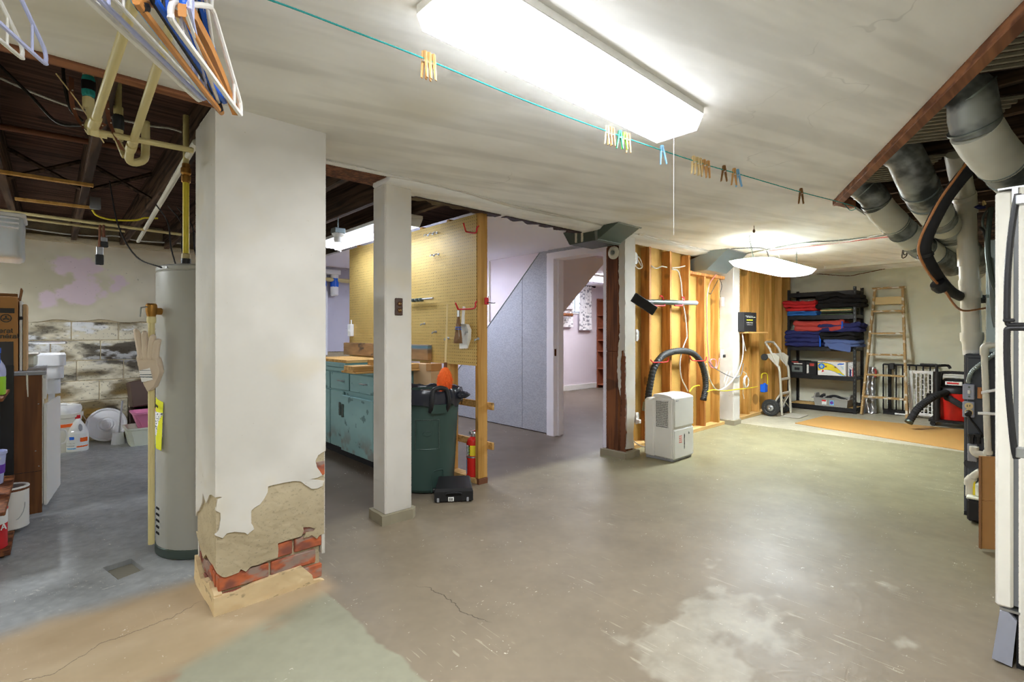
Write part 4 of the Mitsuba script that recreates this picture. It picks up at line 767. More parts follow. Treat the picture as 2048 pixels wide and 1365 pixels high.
# ================================================================ pegboard partition
pg = thing('pegboard_partition', 'tan pegboard on a frame of pine studs, open below, between workbench and hall', 'partition')
PXF = 2.38
part(pg, 'pegboard', box(PXF, PXF+.006, 2.985, 5.19, .905, 2.065, .001), M['peg'], False, 'tan perforated hardboard')
for y in (2.968, 3.345, 3.75, 4.16, 4.57, 4.98): part(pg, 'stud', box(PXF+.006, PXF+.095, y, y+.038, .04 if y > 3 else .045, 2.085, .002), M['stud_pale'], False)
part(pg, 'bottom_plate', box(PXF+.004, PXF+.097, 2.99, 5.2, 0, .039, .002), M['plate'], False)
part(pg, 'plate_foot', box(PXF+.006, PXF+.095, 2.962, 3.0, .0, .043, .002), M['rust'], False, 'reddish worn foot')
for z in (.565, .26): part(pg, 'rail', box(PXF+.095, PXF+.115, 2.91, 4.2, z, z+.055, .002), M['lumber'], False)
def onp(px, py, off=0.0): return PX(px, py, PXF-off)
def hooku(nm, label, pts, r, m_, cat_='hook', grp=None):
    return solo(nm, tube(pts, r, 8, 4), M[m_], label, cat_, grp)
hooku('bike_hook', 'empty red hook near the top right of the pegboard', [onp(927, 447, .12), onp(931, 461, .06), onp(934, 464, .02), onp(951, 466, .01), onp(954, 456, .005), onp(958, 452, .0)], .006, 'red')
hooku('bike_hook', 'red hook on the pegboard holding the hand broom and dustpan', [onp(911, 606, .10), onp(916, 618, .07), onp(920, 619, .06), onp(948, 617, .02), onp(951, 606, .01), onp(954, 603, 0)], .006, 'red')
rh = thing('red_latch', 'small red bracket with a wire hook on the end stud of the pegboard', 'bracket')
o = PY(972, 603, 2.966); part(rh, 'plate', box(o[0]-.018, o[0]+.022, 2.955, 2.967, o[2]-.025, o[2]+.028, .004), M['red'], False)
part(rh, 'wire', tube([o+[0, -.012, -.01], o+[.05, -.02, -.012], o+[.075, -.02, -.01]], .003, 6), M['black'])
def peghook(px, py, lbl, dirn=(-.045, -.02, -.004)):
    o = onp(px, py, 0); d = np.array(dirn)
    t = thing('peg_hook', 'steel tool clip on the pegboard, '+lbl, 'hook', 'steel tool clips on the pegboard')
    scene[t] = mikit.ply(cat([cyl(o, o+d, .004, 8), box(o[0]-.006, o[0], o[1]-.014, o[1]+.014, o[2]-.009, o[2]+.009, .002), tube([o+d*.8+[0, -.012, .004], o+d+[-.01, 0, -.012], o+d*.8+[0, .014, .004]], .0035, 6, 3)]), M['steel'], smooth=30)
for px, py, lb in ((856, 471, 'left of the top trio'), (866, 468, 'middle of the top trio'), (874, 466, 'right of the top trio'), (868, 511, 'left of the pair below the top trio'), (877, 509, 'right of the pair below the top trio'), (849, 648, 'left of the slanting row'), (872, 664, 'middle of the slanting row'), (897, 677, 'just right of the duster stick'), (938, 664, 'beside the dustpan'), (957, 678, 'nearest the end stud')): peghook(px, py, lb)
cl_ = thing('bar_clamp', 'steel bar clamp hung level on the pegboard beside the post', 'clamp')
a, b = onp(812, 602, .03), onp(866, 597, .03)
part(cl_, 'bar', tube([a, b], [.007, .009], 8), M['steel']); 
for t_ in (.3, .45, .58): part(cl_, 'jaw', box(*(lambda c: (c[0]-.018, c[0]+.018, c[1]-.014, c[1]+.014, c[2]-.018, c[2]+.012))(a+(b-a)*t_), .004), M['galv_dark'], False)
hb = thing('hand_broom', 'small brown whisk broom with blue stitching hung on the red hook', 'broom')
t0, t1 = onp(917, 622, .065), onp(917, 634, .065); b1_ = onp(916, 687, .065)
part(hb, 'ferrule', cyl(t0+[0, 0, .003], t1, .012, 10), M['steel'])
V = []; prof = [(0, .014, .012), (.18, .022, .014), (.38, .030, .016), (.52, .036, .016), (.8, .050, .018), (1, .056, .017)]
rings = [[(t1*(1-s)+b1_*s)+np.array([math.cos(a)*d_*.55, math.sin(a)*w_, 0]) for a in np.arange(20)*math.pi/10] for s, w_, d_ in prof]
V = np.vstack(rings); F = [[i*20+k, i*20+(k+1) % 20, (i+1)*20+(k+1) % 20] for i in range(5) for k in range(20)]+[[i*20+k, (i+1)*20+(k+1) % 20, (i+1)*20+k] for i in range(5) for k in range(20)]+[[100, 100+k, 100+k+1] for k in range(1, 19)]
part(hb, 'straw', lump(trimesh.Trimesh(V, F), .004, 60, 2, 1), M['straw'], True)
for s in (.40, .47): 
    c = t1*(1-s)+b1_*s; w_ = np.interp(s, [p[0] for p in prof], [p[1] for p in prof]); d_ = np.interp(s, [p[0] for p in prof], [p[2] for p in prof])
    part(hb, 'stitching', tube([c+[math.cos(a)*(d_*.55+.003), math.sin(a)*(w_+.003), 0] for a in np.arange(16)*math.pi/8], .003, 6, 0, True), M['blue'])
dp = thing('dustpan', 'white dustpan hanging behind the whisk broom', 'dustpan')
part(dp, 'handle', tube([onp(928, 614, .03), onp(926.5, 632, .028), onp(926, 650, .025)], [.011, .012, .014], 8), M['boxwhite'])
Pd = [onp(*q, o_) for q, o_ in (((922, 648), .03), ((938, 649), .025), ((943, 660), .02), ((942, 678), .02), ((936, 697), .03), ((920, 698), .05), ((924, 672), .035))]
c = np.mean(Pd, 0); Vb = Pd+[p+np.array([-.045, -.02, 0])*(.2 if i in (4, 5) else 1) for i, p in enumerate(Pd)]
n_ = len(Pd); F = [[0, i, i+1] for i in range(1, n_-1)]+[[i, (i+1) % n_, n_+(i+1) % n_] for i in range(n_) if i not in (4,)]+[[i, n_+(i+1) % n_, n_+i] for i in range(n_) if i not in (4,)]
part(dp, 'pan', trimesh.Trimesh(Vb, F, process=False), M['boxwhite'], False)
sw = thing('switch_box', 'white light switch box on the far left edge of the pegboard', 'switch')
o = onp(705, 661); part(sw, 'box', box(PXF-.04, PXF, o[1]-.035, o[1]+.035, o[2]-.065, o[2]+.065, .004), M['boxwhite'], False)
part(sw, 'toggle', box(PXF-.055, PXF-.04, o[1]-.006, o[1]+.006, o[2]-.012, o[2]+.012, .002), M['white'], False)
part(sw, 'conduit', cyl([PXF-.018, o[1]-.01, o[2]+.06], [PXF-.018, o[1]-.01, o[2]+.11], .008, 8), M['white'])
ob = thing('wall_outlet', 'brown outlet on the front of the slim white post', 'outlet')
o = PY(797, 614, 2.73); part(ob, 'plate', box(o[0]-.027, o[0]+.027, 2.722, 2.731, o[2]-.053, o[2]+.053, .004), M['brown_plastic'], False)
for dz in (.018, -.022):
    part(ob, 'socket', moved(lathe([[0, 0], [.015, 0], [.014, .002], [0, .003]], n=16), frame([o[0]+.004, 2.722, o[2]+dz], [1, 0, 0], [0, 0, 1])), M['bronze'])
    for dx in (-.006, .006): part(ob, 'slot', box(o[0]+.004+dx-.0015, o[0]+.004+dx+.0015, 2.717, 2.72, o[2]+dz-.004, o[2]+dz+.005), M['pin_pale'], False)
# ================================================================ workbench
wbn = thing('workbench', 'teal painted metal workbench cabinet with drawers and a worn wood back board', 'workbench')
Y0, Y1 = 3.72, 5.28; XF = 1.97
part(wbn, 'carcass', box(XF+.012, 2.36, Y0, Y1, .09, .835, .004), M['teal'], False)
part(wbn, 'plinth', box(XF+.06, 2.34, Y0+.02, Y1, 0, .09), M['black_matte'], False)
part(wbn, 'top_rail', box(XF-.01, 2.36, Y0, Y1, .80, .84, .004), M['teal'], False)
for i, (a, b) in enumerate(((3.73, 4.27), (4.285, 4.69), (4.705, 5.27))):
    d_ = part(wbn, 'drawer', box(XF-.012, XF+.012, a+.006, b-.006, .635, .79, .005), M['teal'], False)
    c = (a+b)/2-(.06 if i else .02); part(wbn, d_.split('__', 1)[1]+'__pull', cat([tube([[XF-.012, c-.05, .72], [XF-.034, c-.045, .722], [XF-.036, c, .722], [XF-.034, c+.045, .722], [XF-.012, c+.05, .72]], .006, 8, 2)]), M['chrome'])
for a, b, x, z1 in ((3.76, 4.38, XF-.045, .60), (4.40, 4.69, XF-.012, .62), (4.705, 5.27, XF-.012, .62)):
    d_ = part(wbn, 'door', box(x, x+.02, a+.005, b-.005, .10, z1, .006), M['teal'], False)
    if a < 4.5:
        y = b-.05 if a < 4 else a+.06
        part(wbn, d_.split('__', 1)[1]+'__handle', box(x-.012, x, y-.018, y+.018, .40, .52, .006), M['galv_dark'], False)
part(wbn, 'counter', box(XF-.03, 2.37, 4.32, Y1, .842, .885, .004), M['teal'], False)
part(wbn, 'wood_sheet', box(XF-.025, 2.36, 4.30, 5.1, .885, .912, .002), M['lumber'], False, 'pale plywood sheet')
part(wbn, 'back_board', box(2.335, 2.376, 3.585, 5.24, .925, 1.055, .003), M['splash'], False, 'worn wood back board with blue paint')
lum = [('flat pine board under the stacked pine offcuts on the workbench', (1.70, 2.30, 3.60, 3.86, .842, .857)), ('pine two by four offcut, left of the pair on the workbench', (1.71, 2.25, 3.745, 3.833, .858, .897)),
       ('pine two by four offcut, right of the pair on the workbench', (1.69, 2.3, 3.615, 3.735, .858, .900)), ('short pine block on top of the stacked offcuts on the workbench', (1.86, 2.2, 3.64, 3.728, .901, .945))]
for l_, q in lum: solo('lumber_offcut', box(*q, .002), M['lumber'], l_, 'board', smooth=False)
cbx = thing('cardboard_box', 'tall cardboard box standing behind the dark green trash can', 'box')
part(cbx, 'body', box(2.265, 2.365, 3.43, 3.70, 0, .90, .003), M['cardboard_pale'], False); part(cbx, 'flap', box(2.262, 2.368, 3.425, 3.50, .845, .905, .002), M['cardboard'], False)
# ================================================================ trash can
tc_ = thing('trash_can', 'dark green round trash can lined with a black bag beside the slim post', 'trash can')
cc = np.array([2.075, 3.20, 0]); 
part(tc_, 'body', lathe([[0, .01], [.185, .01], [.20, .03], [.212, .2], [.232, .55], [.240, .64], [.255, .645], [.258, .70], [.250, .725], [.236, .725], [.236, .60], [0, .58]], cc, n=56), M['can_green'])
tw = np.array([-cc[0], -cc[1], 0])/np.linalg.norm(cc[:2]); ang0 = math.atan2(tw[1], tw[0])
def oncan(deg, z, r): a = ang0+math.radians(deg); return cc+[math.cos(a)*r, math.sin(a)*r, z]
def strip_on(degs, z0, z1, r0, r1): 
    A = np.linspace(*degs, 10); V = [oncan(a, z, r) for a in A for z, r in ((z0, r0), (z1, r1))]
    return trimesh.Trimesh(V, [[2*i, 2*i+2, 2*i+3] for i in range(9)]+[[2*i, 2*i+3, 2*i+1] for i in range(9)], process=False)
hdeg = 20
part(tc_, 'handle', tube([oncan(hdeg-14, .60, .245), oncan(hdeg-13, .66, .285), oncan(hdeg-11, .745, .275), oncan(hdeg-4, .765, .268), oncan(hdeg+4, .765, .268), oncan(hdeg+11, .745, .275), oncan(hdeg+13, .66, .285), oncan(hdeg+14, .60, .245)], .016, 10, 5), M['black'])
part(tc_, 'handle_plate', strip_on((hdeg-13, hdeg+13), .585, .65, .262, .272), M['can_green'], True)
for z0, z1, a0, a1 in ((.33, .54, -20, 22),):
    part(tc_, 'panel_line', tube([oncan(a, z1, .2335) for a in np.linspace(a0, a1, 10)]+[oncan(a1, z, .2335-.02*(z1-z)) for z in np.linspace(z1, z0, 6)]+[oncan(a, z0, .2195) for a in np.linspace(a1, a0, 10)]+[oncan(a0, z, .2335-.02*(z1-z)) for z in np.linspace(z0, z1, 6)], .0022, 5), M['galv_dark'])
part(tc_, 'embossing', tube([oncan(1+8*math.cos(a), .44+.018*math.sin(a), .228) for a in np.arange(24)*math.pi/12], .002, 5, 0, True), M['can_green'])
part(tc_, 'foot_notch', tube([oncan(10, .012, .197), oncan(10.5, .11, .209), oncan(13, .165, .213), oncan(20, .175, .214), oncan(30, .175, .214), oncan(34, .15, .212), oncan(35, .012, .197)], .004, 6, 4), M['can_green'])
bagp = []
rg = np.random.default_rng(3); n = 72
rows = [(.232, .60), (.238, .70), (.246, .742), (.258, .748), (.268, .72), (.270, .67), (.268, .635)]
ph = rg.uniform(0, 6.28, 8)
for j, (r, z) in enumerate(rows):
    for k in range(n):
        a = k/n*2*math.pi; wv = sum(math.sin((5+3*q)*a+ph[q])*(.5**(q*.3)) for q in range(6))*.5
        bagp.append(cc+[math.cos(a)*(r+.006*wv*(j > 2)), math.sin(a)*(r+.006*wv*(j > 2)), z+wv*(.022 if j >= 5 else .010 if j >= 1 else .0)])
F = []
for j in range(len(rows)-1):
    for k in range(n): q = (k+1) % n; F += [[j*n+k, j*n+q, (j+1)*n+q], [j*n+k, (j+1)*n+q, (j+1)*n+k]]
part(tc_, 'bag', trimesh.Trimesh(bagp, F, process=False), M['bag'], 40, 'crinkled black bin bag')
part(tc_, 'bag_knot', lump(trimesh.creation.icosphere(2, .035).apply_scale([1.6, 1, .8]).apply_translation(oncan(66, .70, .29)), .014, 40, 4, 1), M['bag'], True)
part(tc_, 'bag_heap', lump(trimesh.creation.icosphere(3, .2).apply_scale([1, 1, .35]).apply_translation(cc+[0, 0, .655]), .035, 16, 6, 1), M['bag'], 40)
du = thing('feather_duster', 'bright orange fluffy duster standing upside down in the trash can', 'duster')
db = np.array([2.165, 3.095, .74]); dtop = PD(895, 609, 3.78)
part(du, 'stick', cyl(db, dtop, .0085, 10, .0075), M['pin_pale'], label='pale wooden stick')
dd = (dtop-db)/np.linalg.norm(dtop-db); part(du, 'collar', cyl(db+dd*.155, db+dd*.195, .012, 10), M['rust'])
fz = db+dd*.045; fl_ = []
rg = np.random.default_rng(5)
core = trimesh.creation.icosphere(3, 1).apply_scale([.052, .052, .095]).apply_translation(fz+[0, 0, .02])
for i in range(650):
    p = rg.normal(size=3); p /= np.linalg.norm(p); s = fz+[0, 0, .02]+p*[.05, .05, .092]; e_ = s+p*[.016, .016, .006]+np.array([0, 0, -.022])*rg.uniform(.5, 1.2); w_ = np.cross(p, rg.normal(size=3)); w_ *= .0035/np.linalg.norm(w_)
    fl_.append((s-w_, s+w_, e_))
fv = np.array(fl_).reshape(-1, 3); ff = np.arange(len(fv)).reshape(-1, 3)
part(du, 'fluff', cat([lump(core, .008, 40, 2, 0), trimesh.Trimesh(fv, ff, process=False)]), M['orange'], True, 'bright orange fluff')
# extinguisher
fe = thing('fire_extinguisher', 'red fire extinguisher standing in the stud bay below the pegboard', 'fire extinguisher')
ec = np.array([2.43, 3.085, .04]); er = .054
part(fe, 'cylinder', lathe([[0, 0], [er-.004, 0], [er, .006], [er, .255], [er*.85, .283], [er*.5, .300], [.02, .306], [0, .306]], ec, n=36), M['red_bright'])
tw2 = np.array([-ec[0], -ec[1], 0])/np.linalg.norm(ec[:2]); ea = math.atan2(tw2[1], tw2[0])
def onx(deg, z, r=er+.0008): a = ea+math.radians(deg); return ec+[math.cos(a)*r, math.sin(a)*r, z]
def patch(degs, z0, z1, m_, nm='label_patch', r=er+.0008):
    A = np.linspace(*degs, 9); V = [onx(a, z, r) for a in A for z in (z0, z1)]
    part(fe, nm, trimesh.Trimesh(V, [[2*i, 2*i+2, 2*i+3] for i in range(8)]+[[2*i, 2*i+3, 2*i+1] for i in range(8)], process=False), M[m_], True)
patch((-88, -34), .165, .245, 'boxwhite'); patch((-30, 62), .165, .245, 'yellow'); patch((-45, -31), .165, .245, 'black', 'label_stripe'); patch((-95, -62), .02, .135, 'lightblue'); patch((62, 92), .05, .13, 'blue')
for k, (d0, z) in enumerate(((-78, .225), (-70, .205), (-60, .185), (-62, .228))): patch((d0, d0+8), z-.01, z+.006, 'ink', 'pictogram', er+.0014)
for k in range(3): patch((-40, -34), .175+.022*k, .188+.022*k, 'lime', 'pictogram', er+.0014)
part(fe, 'band', lathe([[er+.0005, 0], [er+.003, 0], [er+.003, .012], [er+.0005, .012]], ec+[0, 0, .148], n=32), M['chrome'])
part(fe, 'valve', lathe([[0, 0], [.017, 0], [.017, .02], [.012, .03], [.012, .05], [0, .05]], ec+[0, 0, .300]), M['steel'])
part(fe, 'gauge', moved(lathe([[0, 0], [.016, 0], [.016, .012], [.013, .014], [0, .014]], n=18), frame(onx(-55, .335, .02), np.cross([0, 0, 1], onx(-55, 0, 1)-ec), [0, 0, 1])), M['chrome'])
sd = np.array([math.cos(ea+1.2), math.sin(ea+1.2), 0])
part(fe, 'lever', tube([ec+[0, 0, .345]-sd*.01, ec+[0, 0, .355]+sd*.03, ec+[0, 0, .352]+sd*.06], .006, 8, 3), M['red'])
part(fe, 'carry_handle', tube([ec+[0, 0, .33], onx(20, .335, .035), onx(25, .29, .056), onx(26, .262, .058)], .008, 8, 3), M['chrome'])
# black tool case
tcs = thing('tool_case', 'black plastic tool case lying on the floor in front of the trash can', 'case')
FO, EX = np.array([1.905, 2.845, 0.0]), np.array([.20, -.142, 0]); EX = EX/np.linalg.norm(EX); EYv = np.array([-EX[1], EX[0], 0])
Fm = frame(FO, EX, EYv)
q = [[0.0, 0, .012], [.262, 0, .012], [.262, 0, .075], [0, 0, .075], [.012, .02, .0], [.25, .02, 0], [.03, .21, .0], [.24, .21, 0], [.028, .205, .125], [.242, .205, .125], [.01, .018, .092], [.252, .018, .092]]
part(tcs, 'shell', moved(hull(q), Fm), M['black'], False)
part(tcs, 'grip', moved(tube([[.075, -.002, .055], [.085, -.012, .068], [.13, -.016, .072], [.175, -.012, .068], [.185, -.002, .055]], .006, 8, 4), Fm), M['black_matte'])
part(tcs, 'grip_recess', moved(box(.08, .18, -.003, .002, .045, .062, .002), Fm), M['dark_hole'], False)
for x in (.025, .225): part(tcs, 'latch', moved(box(x-.008, x+.008, -.006, .004, .006, .035, .003), Fm), M['grey_plastic'], False)
part(tcs, 'sticker', moved(box(.092, .132, -.0035, .001, .012, .040), Fm), M['boxwhite'], False, 'white printed sticker')
for x in (.098, .104, .112, .119): part(tcs, 'print', moved(box(x, x+.004, -.0045, .001, .016, .034), Fm), M['ink'], False)
part(tcs, 'hinge_knob', moved(cyl([-.012, .10, .06], [.01, .10, .06], .014, 10), Fm), M['black'])
part(tcs, 'light_edge', moved(tube([[.252, .05, .098], [.245, .19, .124]], .003, 6), Fm), M['galv_dark'])
# water filter and pipes on the far wall of the bench side
wf = thing('water_filter', 'white twin cartridge water filter with blue labels on the far wall', 'water filter')
f0 = PY(660, 545, 6.94)
part(wf, 'head', box(f0[0]-.20, f0[0]+.13, 6.86, 6.98, f0[2]-.035, f0[2]+.035, .01), M['boxwhite'], False)
for dx in (-.12, .055):
    k_ = part(wf, 'cartridge', lathe([[0, 0], [.045, .004], [.055, .02], [.055, .30], [0, .30]], [f0[0]+dx, 6.92, f0[2]-.335], n=20), M['boxwhite'])
    part(wf, k_.split('__', 1)[1]+'__label', lathe([[.0555, .13], [.0565, .13], [.0565, .25], [.0555, .25]], [f0[0]+dx, 6.92, f0[2]-.335], n=20), M['blue'])
for l_, p0, p1, r, m_ in (('cream pipe crossing the far wall beside the water filter', PY(640, 558, 6.9), PY(712, 564, 6.9), .03, 'cpvc'), ('grey pipe along the top of the far wall above the water filter', PY(640, 519, 6.88), PY(712, 531, 6.88), .026, 'galv')):
    solo('wall_pipe', cyl(p0, p1, r, 12), M[m_], l_, 'pipe')
solo('wall_conduit', box(PY(652, 640, 6.93)[0]-.02, PY(652, 640, 6.93)[0]+.025, 6.93, 6.985, .85, 1.75, .003), M['lightblue'] if False else M['sink'], 'pale vertical board on the far wall at the workbench end', 'board', smooth=False)
# round porcelain cap on the post
rc = PX(1223, 505, 3.86)
pcap = thing('ceramic_lamp_holder', 'round white ceramic holder on the wood side of the peeling post', 'lamp holder')
part(pcap, 'disc', lathe([[0, 0], [.062, 0], [.062, .008], [.045, .02], [.03, .022], [.026, .014], [0, .012]], [3.898, rc[1]+.0, rc[2]], (-1, 0, 0), 32), M['pvc'])
part(pcap, 'boss', lathe([[0, 0], [.02, 0], [.018, .022], [0, .024]], [3.885, rc[1], rc[2]], (-1, 0, 0), 20), M['galv'])
# curtains, rod, shelf bracket, bookshelf in the pink room
for l_, pa, pb_, zb_ in (('left floral curtain panel at the pink room window', 1121, 1147, 655), ('right floral curtain panel at the pink room window', 1160, 1184, 661)):
    xa, xb = PY(pa, 600, 6.56)[0], PY(pb_, 600, 6.56)[0]; zt = PY(1160, 571, 6.56)[2]; zb2 = PY(1160, zb_, 6.56)[2]
    n = 60; V = []
    for i in range(n+1):
        u = i/n; V += [[xa+(xb-xa)*u, 6.565+.028*math.sin(u*34), zt], [xa+(xb-xa)*u, 6.56+.036*math.sin(u*34+.4), zb2]]
    F = [[2*i, 2*i+2, 2*i+3] for i in range(n)]+[[2*i, 2*i+3, 2*i+1] for i in range(n)]
    solo('curtain', trimesh.Trimesh(V, F, process=False), M['curtain'], l_, 'curtain', smooth=True)
ra, rb_ = PY(1118, 571, 6.56), PY(1187, 571, 6.56)
cr = thing('curtain_rod', 'dark curtain rod over the pink room window', 'curtain rod'); rz = PY(1160, 571, 6.56)[2]
part(cr, 'rod', cyl([ra[0], 6.56, rz], [rb_[0], 6.56, rz], .009, 8), M['black']); part(cr, 'finial', cyl([rb_[0], 6.56, rz], [rb_[0]+.05, 6.56, rz], .022, 10), M['black'])
for x in (ra[0]+.1, rb_[0]-.03): part(cr, 'bracket', cyl([x, 6.56, rz], [x, 6.655, rz], .008, 6), M['black'])
cs = thing('closet_bracket', 'white shelf bracket with a wooden rod beside the left curtain', 'bracket')
cx_ = PY(1141, 625, 6.35)[0]; z_ = PY(1141, 628, 6.35)[2]
part(cs, 'rod', cyl([cx_-.9, 6.35, z_-.02], [cx_+.05, 6.35, z_-.02], .03, 12), M['oldwood'], label='wooden rod')
part(cs, 'arm', cat([box(cx_-.03, cx_, 6.30, 6.65, z_+.06, z_+.085), tube([[cx_-.015, 6.34, z_+.07], [cx_-.015, 6.35, z_-.05], [cx_-.015, 6.64, z_-.32]], .012, 6)]), M['white'], False)
part(cs, 'shelf_board', box(cx_-.9, cx_, 6.25, 6.65, z_+.085, z_+.10, .003), M['pinkceil'], False)
bs = thing('bookshelf', 'narrow brown empty bookshelf seen through the doorway', 'bookshelf')
bx_ = 8.55; by1 = 6.62; by0 = 5.9
part(bs, 'side', box(bx_, bx_+.27, by1-.02, by1, 0, 1.90, .002), M['bookwood'], False); part(bs, 'side', box(bx_, bx_+.27, by0, by0+.02, 0, 1.90, .002), M['bookwood'], False)
part(bs, 'back', box(bx_+.26, bx_+.27, by0, by1, .0, 1.9), M['bookwood'], False)
for z in (.08, .42, .79, 1.02, 1.28, 1.55, 1.88): part(bs, 'shelf', box(bx_, bx_+.26, by0+.02, by1-.02, z-.02, z, .002), M['bookwood'], False)
# ================================================================ clothesline, pegs, hangers
LP = [np.array([.15, 1.40, 2.0]), PZ(540, 0, 2.0), PZ(700, 60, 2.0), PZ(855, 120, 2.0), PZ(1060, 205, 2.0), PZ(1240, 272, 2.0), PZ(1400, 326, 2.0), PZ(1480, 349, 2.0), PZ(1600, 384, 2.0), PZ(1705, 412, 2.0)]
LP = [np.array([-.75, 1.46, 2.0]), np.array([-.2, 1.43, 2.0])]+LP+[np.array([4.06, .96, 2.005]), np.array([4.12, 1.03, 2.10])]
ln = spline(LP, 8)
solo('clothesline', tube(ln, .0026, 7), M['teal_line'], 'teal clothesline strung under the ceiling across the picture', 'clothesline')
def line_at(px):
    best = None
    for p in ln:
        v = p-[0, 0, EYE_Z]; f = v[0]*CA+v[1]*SA; x = 1024+1000*(v[0]*SA-v[1]*CA)/f
        if f > .2 and (best is None or abs(x-px) < best[0]): best = (abs(x-px), p)
    i = [j for j in range(len(ln)) if ln[j] is best[1]][0] if False else int(np.argmin([np.linalg.norm(q-best[1]) for q in ln]))
    # exact point between samples
    a, b = ln[max(i-1, 0)], ln[min(i+1, len(ln)-1)]; out = None
    for t in np.linspace(0, 1, 80):
        p = a+(b-a)*t if True else a; 
        q = ln[max(i-1, 0)]*(1-2*t)+ln[i]*2*t if t < .5 else ln[i]*(2-2*t)+ln[min(i+1, len(ln)-1)]*(2*t-1)
        v = q-[0, 0, EYE_Z]; x = 1024+1000*(v[0]*SA-v[1]*CA)/(v[0]*CA+v[1]*SA)
        if out is None or abs(x-px) < out[0]: out = (abs(x-px), q)
    return out[1]
def clothespin(px, label, m_, group=None, spread=3.5, yaw=0., L=.073, tilt=0.):
    c = line_at(px); t = thing('clothespin', label, 'clothespin', group)
    W = np.array([math.cos(yaw), math.sin(yaw), 0]); N = np.cross(W, [0, 0, 1]); Mx = frame(c+[0, 0, .012], W, [0, 0, 1])
    for s in (-1, 1):
        leg = hull([[s*.0008, .012, -.0055], [s*.0008, .012, .0055], [s*.0075, .010, -.0055], [s*.0075, .010, .0055], [s*.0012, -.02, -.0055], [s*.0085, -.02, .0055], [s*.0012, -.02, .0055], [s*.0085, -.02, -.0055],
                    [s*.007, -L+.012, -.005], [s*.007, -L+.012, .005], [s*.0105, -L+.012, -.005], [s*.0105, -L+.012, .005]])
        part(t, 'leg', moved(rot(leg, tilt+s*spread*.5, [0, 0, 1], [0, 0, 0]), Mx), M[m_], False)
    part(t, 'spring', moved(cat([cyl([-.004, -.022, -.0085], [.004, -.022, -.0085], .003, 8), cyl([-.004, -.022, .0085], [.004, -.022, .0085], .003, 8), cyl([0, -.022, -.008], [0, -.022, .008], .003, 8)]), Mx), M['chrome'])
ya = math.radians(0)
for i, px in enumerate((849, 857, 866)): clothespin(px, ('left', 'middle', 'right')[i]+' wooden clothespin of the three hung nearest the camera', 'pin', 'three near wooden clothespins', 1, math.radians(-55), .082)
for i, px in enumerate((1214, 1220, 1226)): clothespin(px, ('left', 'middle', 'right')[i]+' wooden clothespin of the trio below the lamp', 'pin_pale' if i == 0 else 'pin', 'wooden clothespins by the green one', 1, math.radians(-45), .078)
clothespin(1240, 'green plastic clothespin on the teal line below the lamp', 'green', None, 10, math.radians(-30), .08)
clothespin(1249, 'yellow plastic clothespin right beside the green one', 'lime', None, 8, math.radians(-30), .075)
clothespin(1257, 'wooden clothespin right of the green and yellow ones', 'pin', None, 1, math.radians(-45), .085)
clothespin(1324, 'pale blue plastic clothespin hanging alone near the lamp end', 'lightblue', None, 9, math.radians(-40), .09, 6)
for i, px in enumerate((1387, 1394, 1400, 1408, 1416)): clothespin(px, ('first', 'second', 'third', 'fourth', 'fifth')[i]+' clothespin of the wooden row right of the pull chain, counted from the left', 'pin_pale' if i < 3 else 'pin', 'wooden clothespins right of the pull chain', 6 if i in (1, 3) else 2, math.radians(-35), .088)
clothespin(1448, 'single wooden clothespin between the wooden row and the blue one', 'pin_dark', None, 12, math.radians(-35), .085)
clothespin(1468, 'wooden clothespin touching the small blue one', 'pin', None, 8, math.radians(-35), .09)
clothespin(1475, 'small blue clothespin at the right end of the line', 'lightblue', None, 10, math.radians(-35), .095, 6)
clothespin(1602, 'dark wooden clothespin alone far along the teal line', 'pin_dark', None, 10, math.radians(-35), .095)
